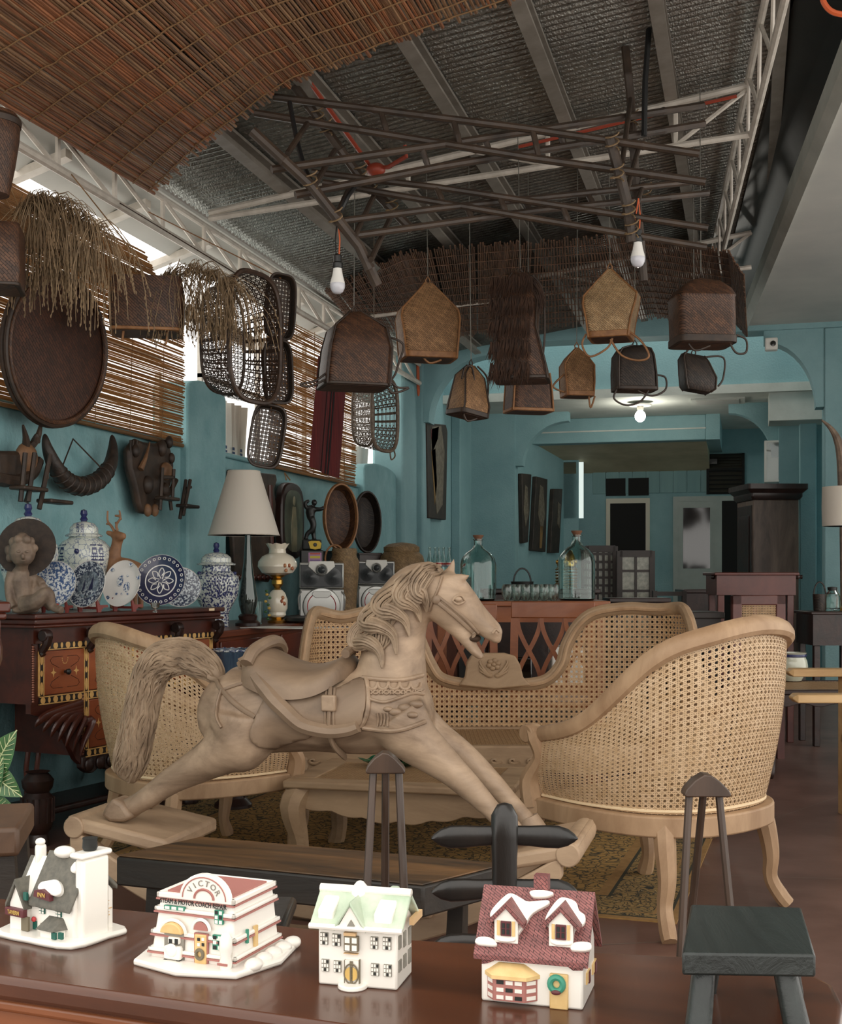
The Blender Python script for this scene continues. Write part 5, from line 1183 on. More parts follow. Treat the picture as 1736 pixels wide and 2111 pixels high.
# house with rose roof and two dormers
h = House('porcelain house with rose shingle roof, two dormers and a wreath on its door', (992, 2063), (1202, 2084), (1229, 2034))
hw = h.f(1203, 1972).z; rz_ = h.f(1229, 1852, h.dp/2).z; w, dp = h.w, h.dp
MB().prism([(0, 0), (dp, 0), (dp, hw), (dp/2, rz_-.003), (0, hw)], 0, w, 'x').build('walls', 'porcelain', h.r, bevel=.002)
sl = (rz_-hw)/(dp/2); ov = .006
MB().prism([(-ov, hw-ov*sl), (dp/2, rz_), (dp+ov*1.6, hw-ov*1.6*sl), (dp+ov*1.6, hw-ov*1.6*sl+.004), (dp/2, rz_+.005), (-ov, hw-ov*sl+.004)], -.005, w+.005, 'x').build('roof', 'roof_rose', h.r)
R, n = h.roofplane(hw+.004, rz_+.005, 0)
for pts in ([(982, 1948), (984, 1936), (1000, 1933), (1018, 1938), (1026, 1952), (1005, 1952)], [(1177, 1958), (1185, 1946), (1205, 1944), (1219, 1948), (1217, 1962), (1185, 1963)],
            [(1093, 1841), (1105, 1838), (1130, 1839), (1143, 1845), (1128, 1852), (1105, 1853), (1096, 1849)], [(1012, 1892), (1018, 1875), (1045, 1848), (1060, 1846), (1078, 1856), (1092, 1862), (1130, 1859), (1131, 1868), (1100, 1886), (1085, 1908), (1068, 1932), (1060, 1944), (1024, 1940), (1022, 1908)],
            [(1124, 1906), (1130, 1885), (1150, 1858), (1165, 1853), (1188, 1862), (1195, 1880), (1207, 1890), (1205, 1908), (1186, 1920), (1180, 1945), (1172, 1952), (1137, 1947), (1132, 1915)]):
    h.roofpoly(R, n, 'snow', 'porcelain', pts)
for (cx0, cyb, s0) in ((1044, 1943, 1.), (1157, 1951, 1.)):
    b_ = R(cx0, cyb); y0 = b_.y; zb = b_.z; dw, dh = .0098, .018
    dm = MB().prism([(b_.x-dw, zb), (b_.x+dw, zb), (b_.x+dw, zb+dh), (b_.x, zb+dh+.011), (b_.x-dw, zb+dh)], y0-.001, y0+.024).build('dormer', 'porcelain', h.r)
    MB().prism([(b_.x-dw-.005, zb+dh-.005), (b_.x, zb+dh+.0105), (b_.x+dw+.005, zb+dh-.005), (b_.x+dw+.006, zb+dh-.001), (b_.x, zb+dh+.015), (b_.x-dw-.006, zb+dh-.001)], y0-.003, y0+.026).build('dormer_roof', 'roof_rose', dm)
    MB().box(b_.x-.0042, b_.x+.0042, y0-.0025, y0-.0009, zb+.006, zb+.018).build('window', 'paint_maroon', dm)
    for i in (-1, 1):
        for j in (0, 1): MB().box(b_.x+i*.0020-.0012, b_.x+i*.0020+.0012, y0-.0030, y0-.0024, zb+.0075+j*.005, zb+.0115+j*.005).build('pane', 'paint_black', dm)
        MB().box(b_.x+i*.0062-.0013, b_.x+i*.0062+.0013, y0-.002, y0-.0009, zb+.006, zb+.018).build('shutter', 'paint_yellow', dm)
p = R(1115, 1842); MB().box(p.x-.006, p.x+.006, dp/2-.003, dp/2+.008, rz_-.002, rz_+.016).build('chimney', 'roof_rose', h.r)
# bay window
x0, x1 = h.f(1005, 2040).x, h.f(1108, 2040).x; z0, z1 = h.f(1050, 2058).z, h.f(1050, 2012).z; by = .008
bay = MB().prism([(x0, 0), (x0+.007, -by), (x1-.009, -by), (x1, 0)], z0, z1, 'z').build('bay_window', 'paint_rose', h.r)
for i in range(3):
    for j in range(3):
        xa0 = x0+.009+(x1-x0-.019)/3*i; dz = (z1-z0)/3; g = 'paint_black' if (i, j) in ((0, 2), (1, 1), (2, 0)) else 'porcelain'
        MB().box(xa0+.0005, xa0+(x1-x0-.019)/3-.0012, -by-.0006, -by+.0003, z0+dz*j+.0015, z0+dz*(j+1)-.0015).build('pane', g, bay)
for j in range(3):
    dz = (z1-z0)/3
    for (a, b) in (((x0, 0), (x0+.007, -by)), ((x1-.009, -by), (x1, 0))):
        A_ = V((a[0]+(b[0]-a[0])*.15, a[1]+(b[1]-a[1])*.15, 0)); B_ = V((a[0]+(b[0]-a[0])*.85, a[1]+(b[1]-a[1])*.85, 0)); nn = V(((b[1]-a[1]), -(b[0]-a[0]), 0)).normalized()*.0005
        MB().hull([A_+nn+UP*(z0+dz*j+.0015), B_+nn+UP*(z0+dz*j+.0015), B_-nn+UP*(z0+dz*j+.0015), A_-nn+UP*(z0+dz*j+.0015), A_+nn+UP*(z0+dz*(j+1)-.0015), B_+nn+UP*(z0+dz*(j+1)-.0015), B_-nn+UP*(z0+dz*(j+1)-.0015), A_-nn+UP*(z0+dz*(j+1)-.0015)]).build('pane', 'porcelain', bay)
m = MB().loft([[(x0-.003, .001, z1), (x0+.006, -by-.003, z1), (x1-.007, -by-.003, z1), (x1+.003, .001, z1)], [(x0-.003, .001, z1+.003), (x0+.006, -by-.003, z1+.003), (x1-.007, -by-.003, z1+.003), (x1+.003, .001, z1+.003)], [(x0+.008, .001, z1+.011), (x0+.013, -.002, z1+.011), (x1-.014, -.002, z1+.011), (x1-.010, .001, z1+.011)]]); m.build('bay_roof', 'paint_yellow', h.r)
dd = h.rect('door', 'paint_yellow', (1134, 2005), (1172, 2081), .003, bev=.001)
p = h.f(1149, 2026); MB().tube([(p.x+.0052*cos(a), -.004, p.z+.0055*sin(a)) for a in [2*pi*i/20 for i in range(20)]], .0026, 8, close=True).build('wreath', 'paint_green', dd)
MB().ell((p.x, -.0065, p.z-.006), (.004, .0015, .002)).build('bow', 'paint_maroon', dd)
h.poly('brick_patch', 'roof_rose', [(994, 1971), (1010, 1970), (1019, 1980), (1005, 1985), (994, 1986)], .0015); h.poly('brick_patch', 'roof_rose', [(1167, 1989), (1182, 1984), (1203, 1985), (1202, 2000), (1182, 2000)], .0015)
for a, b in (((1208, 2030), (1214, 1995)), ((1220, 2010), (1227, 1975))):
    h.srect('window', 'paint_yellow', a, b); h.srect('window', 'paint_maroon', ((a[0]+b[0])/2, a[1]-3), (b[0]-.5, b[1]+3), .002)
# white house with pale green roof
h = House('white porcelain house with pale green roof and many paned windows', (656, 2029), (819, 2043), (850, 2006))
hw = h.f(819, 1913).z; w, dp = h.w, h.dp; rz_ = h.f(838, 1853, dp/2).z
MB().prism([(0, 0), (dp, 0), (dp, hw), (dp/2, rz_-.003), (0, hw)], 0, w, 'x').build('walls', 'porcelain', h.r, bevel=.002)
sl = (rz_-hw)/(dp/2)
MB().prism([(-ov, hw-ov*sl), (dp/2, rz_), (dp+ov, hw-ov*sl), (dp+ov, hw-ov*sl+.004), (dp/2, rz_+.006), (-ov, hw-ov*sl+.004)], -.006, w+.006, 'x').build('roof', 'roof_green', h.r, bevel=.001)
MB().tube([(-.006, dp/2, rz_+.005), (w+.006, dp/2, rz_+.005)], .004, 8).build('ridge_snow', 'porcelain', h.r)
MB().tube([(-.006, -ov, hw-ov*sl+.003), (w+.006, -ov, hw-ov*sl+.003)], .0025, 8).build('eave_snow', 'porcelain', h.r)
MB().box(w+.004, w+.008, dp/2, dp+ov, hw-.004, hw+.002).build('gable_trim', 'paint_tan', h.r)
R, n = h.roofplane(hw+.004, rz_+.006, 0)
for (a, b, c_) in ((656, 690, 1888), (771, 810, 1898)):
    p, q_ = R(a, c_), R(b, c_); MB().hull([(p.x, p.y-.002, p.z-.003), (q_.x, p.y-.002, p.z-.003), (q_.x, p.y+.02, p.z+.012), (p.x, p.y+.02, p.z+.012), (p.x, p.y-.002, p.z+.006), (q_.x, p.y-.002, p.z+.006), (q_.x, p.y+.026, p.z+.018), (p.x, p.y+.026, p.z+.018)]).build('dormer', 'porcelain', h.r, bevel=.002)
gx0, gx1 = h.f(700, 1912).x, h.f(752, 1912).x; gz = h.f(737, 1868, -.004).z
g = MB().prism([(gx0, hw-.002), (gx1, hw-.002), ((gx0+gx1)/2, gz)], -.006, .004).build('gable', 'porcelain', h.r)
gm = (gx0+gx1)/2
for sg in (0, 1):
    xe = (gx0-.003, gx1+.003)[sg]; MB().hull([(xe, -.008, hw-.005), (gm, -.008, gz), (gm, dp*.42, gz), (xe, .006, hw-.005), (xe, -.008, hw-.001), (gm, -.008, gz+.004), (gm, dp*.42, gz+.004), (xe, .006, hw-.001)]).build('gable_roof', 'roof_green', h.r, bevel=.001)
h.poly('window', 'paint_grey', [(716, 1909), (732, 1909), (724, 1896)], .0015, -.006)
for a, b in (((661, 1921), (677, 1947)), ((686, 1924), (703, 1950)), ((765, 1930), (780, 1956)), ((790, 1931), (807, 1958)), ((664, 1976), (679, 2002)), ((689, 1979), (704, 2004)), ((766, 1985), (782, 2011)), ((792, 1987), (808, 2013))):
    h.win(a, b, 'paint_grey', 3, 3, {(2, 2): 'paint_black', (1, 0): 'paint_black'})
h.win((711, 1928), (740, 1961), 'paint_brown', 2, 2, 'porcelain', -.002, .003); h.rect('lintel', 'paint_tan', (711, 1920), (736, 1928), .004); h.rect('sill', 'paint_tan', (711, 1962), (740, 1966), .004)
d_ = h.rect('door', 'porcelain', (711, 1977), (743, 2034), .003); h.rect('door_stile', 'paint_brown', (724, 1979), (730, 2032), .0042, par=d_)
p = h.f(727, 2005); MB().tube([(p.x+.0062*cos(a), -.0042, p.z+.0085*sin(a)) for a in [2*pi*i/22 for i in range(22)]], .0007, 5, close=True).build('door_oval', 'paint_brown', d_); MB().lathe([(0, 0), (.006, 0), (.006, .0006), (0, .0006)], 20, (p.x, -.0036, p.z), ax='y').build('door_medallion', 'paint_gold', d_)
for px in (712, 742): h.rect('door_line', 'paint_brown', (px, 1977), (px+1.2, 2033), .0036, par=d_)
h.rect('eave_trim', 'paint_tan', (660, 1906), (700, 1910), .002); h.rect('eave_trim', 'paint_tan', (755, 1913), (812, 1918), .002)
p = h.f(728, 2036); MB().lathe([(0, 0), (.013, 0), (.0125, .004), (0, .0045)], 20, (p.x, -.001, 0)).build('step', 'porcelain', h.r, bevel=.001)
for a in (823, 833, 843): h.srect('window', 'paint_grey', (a-2, 1958-(a-823)*.5), (a+2.5, 1926-(a-823)*.9)); h.srect('window', 'paint_grey', (a-2, 2005-(a-823)*.9), (a+3, 1976-(a-823)*1.2))
MB().lathe([(.009, 0), (.008, .006), (.003, .012), (0, .013)], 14, (w*.42, dp/2+.002, rz_+.0)).build('chimney_snow', 'porcelain', h.r); MB().box(w*.78, w*.9, dp*.55, dp*.75, hw, rz_+.008).build('rear_dormer', 'roof_green', h.r, bevel=.002)
# two-storey workshop
h = House('porcelain workshop with an arched name board reading steam and motor coach repair', (312, 1984), (484, 2008), (540, 1950))
w, dp = h.w, h.dp; ht = h.f(480, 1857, .004).z; tp = .010
MB().hull([(-.002, 0, 0), (w, 0, 0), (w, dp, 0), (-.002, dp, 0), (tp*.7, tp*.5, ht), (w-tp*.5, tp*.5, ht), (w-tp*.5, dp-tp*.5, ht), (tp*.7, dp-tp*.5, ht)]).build('walls', 'porcelain', h.r, bevel=.002)
fp = [V((-.010, -.014, 0)), V((w+.010, -.014, 0)), V((w+.016, dp+.006, 0)), V((-.008, dp+.008, 0))]
MB().prism([(p.x, p.y) for p in smooth_pts(fp, 2, True)], 0, .006, 'z').build('snow_base', 'porcelain', h.r, bevel=.002, smooth=60)
MB().box(tp*.7+.004, w-tp*.5-.004, .010, dp-tp*.5-.004, ht-.002, ht+.0015).build('roof', 'paint_rose', h.r)
for (z_, e, th) in ((ht, .0030, .004), (ht*.80, .0030, .003), (ht*.47, .003, .003), (ht*.22, .0030, .0028)):
    f = z_/ht; x_a, x_b, y_a, y_b = tp*.7*f-.002*(1-f)-e, w-tp*.5*f+e, tp*.5*f-e, dp-tp*.5*f+e
    nm = 'cornice' if z_ > ht*.8 else 'string_course'
    for bx_ in ((x_a, x_b, y_a, y_a+.004), (x_a, x_b, y_b-.004, y_b), (x_a, x_a+.004, y_a, y_b), (x_b-.004, x_b, y_a, y_b)):
        MB().box(*bx_, z_-th, z_+th*.3).build(nm, 'porcelain', h.r, bevel=.0012)
    MB().box(x_a, x_b, y_a-.0004, y_a+.003, z_-th-.0016, z_-th).build('rose_line', 'paint_rose', h.r); MB().box(x_b-.003, x_b+.0004, y_a, y_b, z_-th-.0016, z_-th).build('rose_line', 'paint_rose', h.r)
tilt = (radians(90)+atan2(tp*.5, ht)*-1, 0, 0)
text('STEAM & MOTOR COACH REPAIR', .0062, 'paint_black', h.r, (w*.5, .0008, ht*.905), (radians(90), 0, 0)).scale = (.74, 1, 1)
c0 = V((h.f(418, 1860).x, .003, ht-.001)); k = 16
MB().prism([(c0.x+.026*cos(pi*i/k), c0.z+.026*.86*sin(pi*i/k)) for i in range(k+1)], .002, .009).build('arched_board', 'porcelain', h.r, bevel=.0012)
MB().tube([(c0.x+.0225*cos(pi*i/k), .0018, c0.z+.0225*.86*sin(pi*i/k)) for i in range(k+1)], .0006, 5).build('arch_line', 'paint_rose', h.r); MB().tube([(c0.x+.010*cos(pi*i/k), .0018, c0.z+.010*.86*sin(pi*i/k)) for i in range(k+1)], .0012, 5).build('arch_line', 'paint_rose', h.r)
for i, ch_ in enumerate('VICTOR'):
    a = radians(150-24*i); text(ch_, .0075, 'paint_grey', h.r, (c0.x+.0162*cos(a), .0016, c0.z+.0162*.86*sin(a)), (radians(90), -(a-pi/2), 0))
h.win((340, 1865), (382, 1878), 'paint_green', 3, 1, 'porcelain', .002); h.win((444, 1875), (461, 1906), 'paint_green', 2, 3, {(0, 2): 'paint_black', (1, 1): 'paint_black'}, .002); h.win((440, 1926), (460, 1959), 'paint_green', 2, 3, {(0, 2): 'paint_black', (1, 1): 'paint_black', (0, 0): 'paint_black'}, .001)
ar = [(336, 1919), (381, 1920)]; p, q_ = h.f(337, 1919), h.f(381, 1919); mx_ = (p.x+q_.x)/2; rr = (q_.x-p.x)/2
MB().prism([(mx_+rr*cos(pi*i/k), p.z+rr*.85*sin(pi*i/k)) for i in range(k+1)], -.006, .004).build('awning', 'paint_yellow', h.r, bevel=.001)
MB().tube([(mx_+rr*1.12*cos(pi*i/k), -.001, p.z+rr*.98*sin(pi*i/k)) for i in range(k+1)], .0016, 6).build('arch_rib', 'porcelain', h.r)
h.rect('garage_recess', 'paint_grey', (340, 1920), (380, 1985), .001)
car = h.rect('toy_car', 'porcelain', (344, 1945), (378, 1978), .006, bev=.002); h.rect('toy_car_cab', 'porcelain', (350, 1928), (374, 1946), .004, par=car, bev=.0015)
for a in (354, 366): h.rect('window_slot', 'paint_black', (a, 1933), (a+6, 1944), .0048, par=car)
for a in (343, 370): h.rect('wheel', 'paint_black', (a, 1974), (a+6, 1981), .005, par=car)
MB().ell((h.f(361, 1955).x, -.006, h.f(361, 1955).z), (.006, .003, .006)).build('radiator', 'porcelain', car)
d_ = h.rect('door', 'paint_yellow', (404, 1924), (428, 1988), .003, bev=.001); h.rect('door_frame', 'paint_rose', (402, 1922), (430, 1990), .0015)
for (a, b, g) in ((411, 1931, 'paint_black'), (420, 1931, 'porcelain'), (411, 1942, 'porcelain'), (420, 1942, 'paint_black')): h.rect('pane', g, (a, b), (a+5, b+7), .0036, par=d_)
p = h.f(416, 1965); MB().tube([(p.x+.0036*cos(a), -.004, p.z+.004*sin(a)) for a in [2*pi*i/16 for i in range(16)]], .0016, 6, close=True).build('wreath', 'paint_brown', d_)
p = h.f(416, 1917); MB().prism([(p.x+.0072*cos(pi*i/k), p.z+.0075*sin(pi*i/k)) for i in range(k+1)], -.002, .003).build('fanlight', 'paint_rose', h.r); MB().tube([(p.x+.0088*cos(pi*i/k), -.001, p.z+.0092*sin(pi*i/k)) for i in range(k+1)], .0016, 6).build('arch_rib', 'porcelain', h.r)
p = h.f(473, 1990); MB().lathe([(.005, 0), (.006, .006), (.0045, .012), (.006, .018), (.0055, .028), (.003, .032)], 12, (p.x, -.006, .005)).build('lamp_post', 'porcelain', h.r, bevel=.0005); MB().box(p.x-.005, p.x+.005, -.0125, -.0115, .010, .012).build('rose_line', 'paint_rose', h.r)
h.srect('window', 'paint_green', (508, 1945), (511, 1915)); h.srect('door', 'paint_yellow', (524, 1952), (530, 1906))
for i in range(5): MB().ell((w+.012, .012+i*.018, .006), (.008, .011, .006)).build('snow_heap', 'porcelain', h.r)
# grey-roofed inn
h = House('porcelain inn with grey roof, stone gable chimney and maroon sign boards', (38, 1922), (152, 1948), (228, 1920))
w, dp = h.w, h.dp; hw = h.f(140, 1858).z; rz_ = hw+.034
mid = dp*.40
MB().prism([(0, 0), (dp, 0), (dp, hw*1.05), (mid, rz_), (0, hw)], 0, w, 'x').build('walls', 'porcelain', h.r, bevel=.002)
fp = [V((-.012, -.016, 0)), V((w*.5, -.022, 0)), V((w+.012, -.014, 0)), V((w+.016, dp*.6, 0)), V((w+.008, dp+.008, 0)), V((-.010, dp+.006, 0))]
MB().prism([(p.x, p.y) for p in smooth_pts(fp, 3, True)], 0, .006, 'z').build('snow_base', 'porcelain', h.r, bevel=.0025, smooth=60)
xs0 = w*.32
sl1 = (rz_-hw)/mid
MB().prism([(-.006, hw-.006*sl1), (mid, rz_), (dp+.004, hw*1.03), (dp+.004, hw*1.03+.005), (mid, rz_+.006), (-.006, hw-.006*sl1+.005)], xs0-.004, w+.002, 'x').build('roof', 'roof_grey', h.r, bevel=.001)
MB().prism([(-.002, hw-.012), (mid, rz_-.008), (dp, hw*.95), (dp, hw*.95+.005), (mid, rz_-.002), (-.002, hw-.007)], -.006, xs0, 'x').build('side_roof', 'roof_grey', h.r, bevel=.001)
gx0, gx1 = h.f(32, 1845).x, h.f(62, 1845).x; gm = (gx0+gx1)/2; gz = hw+.008
MB().prism([(gx0, .0), (gx1, 0), (gx1, hw-.010), (gm, gz+.004), (gx0, hw-.010)], -.007, .004).build('front_gable', 'porcelain', h.r, bevel=.0008)
for xe in (gx0-.003, gx1+.003): MB().hull([(xe, -.010, hw-.014), (gm, -.010, gz+.002), (gm, mid, gz+.002), (xe, .02, hw-.014), (xe, -.010, hw-.010), (gm, -.010, gz+.007), (gm, mid, gz+.007), (xe, .02, hw-.010)]).build('gable_roof', 'roof_grey', h.r)
MB().box(w-.004, w+.008, mid-.016, mid+.018, 0, rz_+.006).box(w-.009, w+.010, mid-.019, mid+.021, rz_+.006, rz_+.012).build('chimney', 'porcelain', h.r, bevel=.003)
MB().lathe([(.006, 0), (.0075, .003), (.007, .010), (.0075, .012), (.004, .012)], 12, (w, mid, rz_+.012)).build('chimney_pot', 'paint_black', h.r)
MB().box(.004, .012, mid-.005, mid+.006, rz_-.012, rz_+.010).build('chimney', 'porcelain', h.r, bevel=.003); MB().ell((.008, mid, rz_+.012), (.005, .005, .004)).build('snow_cap', 'porcelain', h.r)
MB().ell((w*.55, mid, rz_+.006), (.012, .009, .006)).build('snow_cap', 'porcelain', h.r)
R, n = h.roofplane(hw, rz_+.006, 0); aa = V((0, 0, hw+.005)); bb = V((0, mid, rz_+.006)); tt = (bb-aa).normalized(); n = V((0, -tt.z, tt.y)); Wn = h.lf.y*n.y+UP*n.z; Wo = h.lf.w(0, 0, hw+.005)
def R(px, py): p = onplane(px, py, Wo, Wn)-h.o; return V((p.dot(h.lf.x), p.dot(h.lf.y), p.z))
h.roofpoly(R, n, 'snow', 'porcelain', [(84, 1836), (90, 1822), (105, 1818), (122, 1816), (131, 1828), (131, 1843), (120, 1850), (105, 1845)], .005)
h.roofpoly(R, n, 'snow', 'porcelain', [(152, 1790), (163, 1778), (168, 1795), (160, 1802), (152, 1800)], .005)
sg_ = MB().prism([(h.f(82, 1845).x, hw+.001), (h.f(116, 1852).x, hw-.001), (h.f(112, 1840).x, hw+.006), (h.f(98, 1833).x, hw+.009), (h.f(84, 1834).x, hw+.007)], -.008, -.003).build('sign_board', 'paint_maroon', h.r)
text('INN', .006, 'paint_gold', sg_, (h.f(99, 1842).x, -.0085, hw+.0036), (radians(90), 0, 0))
p, q_ = h.f(30, 1872), h.f(67, 1884); sg_ = MB().box(p.x, q_.x, -.012, -.006, h.f(50, 1884).z, h.f(50, 1868).z).build('sign_board', 'paint_maroon', h.r, bevel=.0008)
text('TAVERN', .0055, 'paint_gold', sg_, ((p.x+q_.x)/2, -.0125, h.f(50, 1876).z), (radians(90), 0, 0)).scale = (.8, 1, 1)
h.rect('window', 'paint_teal', (50, 1839), (57, 1856), .0015, -.007)
for a, b in ((83, 1864), (117, 1871)):
    h.win((a, b), (a+11, b+20), 'paint_teal', 2, 3, 'porcelain'); p = h.f(a+6, b-4); MB().ell((p.x+.001, -.002, p.z), (.0042, .002, .0038)).build('awning', 'paint_red', h.r); MB().ell((p.x-.004, -.0018, p.z), (.0036, .002, .0034)).build('awning', 'porcelain', h.r)
    MB().ell((p.x-.0075, -.0015, p.z), (.0028, .002, .003)).build('awning', 'paint_green', h.r)
h.rect('door', 'paint_brown', (46, 1888), (60, 1920), .0015, -.007); h.rect('window', 'paint_teal', (70, 1898), (77, 1916), .0016); p = h.f(73, 1894); MB().ell((p.x, -.002, p.z), (.0028, .002, .0026)).build('awning', 'paint_red', h.r)
h.rect('door', 'paint_brown', (86, 1902), (98, 1938), .0016)
p, q_ = h.f(98, 1930), h.f(136, 1930); by0 = MB().prism([(p.x, 0), (p.x+.003, -.012), (q_.x-.006, -.012), (q_.x, 0)], 0, h.f(118, 1912).z, 'z').build('bay', 'porcelain', h.r, bevel=.001)
zz = h.f(118, 1912).z; MB().loft([[(p.x-.003, .001, zz), (p.x, -.015, zz), (q_.x-.003, -.015, zz), (q_.x+.003, .001, zz)], [(p.x+.002, .001, zz+.010), (p.x+.004, -.002, zz+.010), (q_.x-.006, -.002, zz+.010), (q_.x-.003, .001, zz+.010)]]).build('bay_roof', 'roof_grey', h.r)
for a in (108, 122): h.rect('window', 'paint_teal', (a, 1922), (a+8, 1937), .0015, -.012, by0)
for k_ in range(26):
    yy, z_ = random.uniform(.01, dp-.005), random.uniform(.008, hw*.8); MB().box(w-.0005, w+.0006, yy, yy+random.uniform(.003, .006), z_, z_+.0008).build('stone_joint', 'paint_tan', h.r)
# ------------------------------------------------------------------ small black stool on the table
mat('black_wood', (38, 44, 42), (24, 29, 28), kind='wood', rough=.32, scale=30, stretch=(1.3, .12, 1), thr=(.35, .65), bump=.25)
zs = .75+.072; q = [onz(1424, 1864, zs), onz(1652, 1870, zs), onz(1682, 1968, zs), onz(1406, 1964, zs)]
o_ = (q[2]+q[3])/2; rz0 = atan2((q[2]-q[3]).y, (q[2]-q[3]).x); o_.z = ZT; lf = LF(o_, rz0)
r = thing('miniature_stool', 'miniature black wooden stool standing on the table at right', 'stool', o_, rz0)
lc = [V(((p-o_).dot(lf.x), (p-o_).dot(lf.y), 0)) for p in q]
MB().prism([(p.x, p.y) for p in lc], .072-.017, .072, 'z').build('seat', 'black_wood', r, bevel=.002)
for p, sx, sy in ((lc[3], 1, 1), (lc[2], -1, 1), (lc[0], 1, -1), (lc[1], -1, -1)):
    a = V((p.x+sx*.019, p.y+sy*.016, .056)); b = V((p.x+sx*.010, p.y+sy*(.006 if sy < 0 else -.002), 0)); MB().tube([b, a], [.0105, .0088], 12).build('leg', 'black_wood', r)
# ------------------------------------------------------------------ things standing just behind the table
mat('dark_walnut', (78, 60, 48), (52, 40, 33), kind='wood', rough=.35, scale=12, stretch=(1, 1, .12), bump=.1)
def spindle(label, px, d, ct, cb, wpx, legs):
    s = d/F; o = at(px, HY, d); o.z = 0; r = thing('spindle_stand', label, 'stand', o, TH); zc, zb = CH-(ct-HY)*s, CH-(cb-HY)*s; hw_ = wpx/2*s
    k = 10; o_ = [(-hw_, zb+.004), (-hw_*.95, zb)]+[(hw_*.95, zb), (hw_, zb+.004)]+[(hw_*.9, zb+(zc-zb)*.3), (hw_*.5, zb+(zc-zb)*.72), (hw_*.15, zc-.001), (-hw_*.15, zc), (-hw_*.55, zb+(zc-zb)*.74), (-hw_*.9, zb+(zc-zb)*.35)]
    MB().prism(o_, -.018, .018).build('crest', 'dark_walnut', r, bevel=.006, seg=3)
    for (x0, x1, y1) in legs:
        t = (0-zb)/(CH-(1840-HY)*s-zb); a = V(((x0-px)*s, 0, zb+.004)); b = V(((x1-px)*s, y1*.3, CH-(1840-HY)*s)); e = a+(b-a)*((zb+.004)/(a.z-b.z)); MB().tube([a, e], [.0065, .0085], 8).build('spindle', 'dark_walnut', r)
spindle('slim dark stand of three spindles with a triangular crest, behind the white green-roofed house', 795, 2.1, 1549, 1592, 82, ((770, 757, -.1), (795, 793, .1), (822, 834, -.1)))
spindle('slim dark stand of three spindles with a triangular crest, behind the black stool', 1455, 2.1, 1594, 1640, 96, ((1421, 1402, -.1), (1450, 1441, .12), (1482, 1494, -.1)))
mat('ebony', (30, 30, 29), (48, 42, 38), kind='wood', rough=.3, scale=14, stretch=(1, 1, .2), thr=(.4, .75), bump=.15)
d = 2.0; s = d/F; o = at(1040, HY, d); o.z = 0; r = thing('carved_totem', 'black carved post with paired leaf-shaped arms behind the rose-roofed house', 'carving', o, TH)
zt_ = CH-(1655-HY)*s; MB().loft([rrect(0, 0, .020, .017, 0, .7), rrect(0, 0, .020, .017, zt_-.09, .7), rrect(0, 0, .0225, .019, zt_-.055, .8), rrect(0, 0, .0215, .019, zt_-.02, .9), rrect(0, 0, .012, .011, zt_-.003, 1), rrect(0, 0, .003, .003, zt_, 1)]).build('post', 'ebony', r, smooth=60)
for py in (1722, 1832, 1945):
    z_ = CH-(py-HY)*s
    for sx in (-1, 1):
        L_ = .118; prof = [(0, .016), (.25, .0165), (.5, .0185), (.7, .0185), (.85, .014), (.95, .007), (1, .001)]
        MB().loft([[(sx*(.015+t*(L_-.015)), .010*cos(a), z_+hh*sin(a)-.004*t) for a in [2*pi*k/12 for k in range(12)]] for t, hh in prof]).build('arm', 'ebony', r, smooth=60)
MB().box(-.09, .09, -.07, .07, 0, .03).build('base', 'ebony', r, bevel=.008)
# stool at the lower left, dark slab stool behind the workshop
mat('stool_brown', (96, 70, 50), (66, 48, 36), kind='wood', rough=.5, scale=8, stretch=(1, .3, 1), bump=.2)
o = at(8, HY, 2.2); o.z = 0; r = thing('wooden_stool', 'brown wooden stool cut off at the lower left edge', 'stool', o, TH+.2); z_ = CH-(1680-HY)*2.2/F
MB().box(-.16, .04, -.12, .12, z_-.05, z_).build('seat', 'stool_brown', r, bevel=.008)
for x, y in ((.015, -.09), (.015, .09), (-.13, -.09), (-.13, .09)): MB().hull([(x+.02, y-.02, 0), (x+.06, y-.02, 0), (x+.06, y+.02, 0), (x+.02, y+.02, 0), (x-.02, y-.018, z_-.05), (x+.015, y-.018, z_-.05), (x+.015, y+.018, z_-.05), (x-.02, y+.018, z_-.05)]).build('leg', 'plank_dark', r)
o = at(560, HY, 1.75); o.z = 0; r = thing('low_black_stool', 'black stool seat peeking out beside the porcelain workshop', 'stool', o, TH); z_ = CH-(1876-HY)*1.75/F
MB().box(-.14, .028, -.08, .08, z_-.022, z_).build('seat', 'ebony', r, bevel=.008, seg=3)
for x in (-.11, .0):
    for y in (-.05, .05): MB().tube([(x, y, 0), (x, y, z_-.02)], .012, 8).build('leg', 'ebony', r)
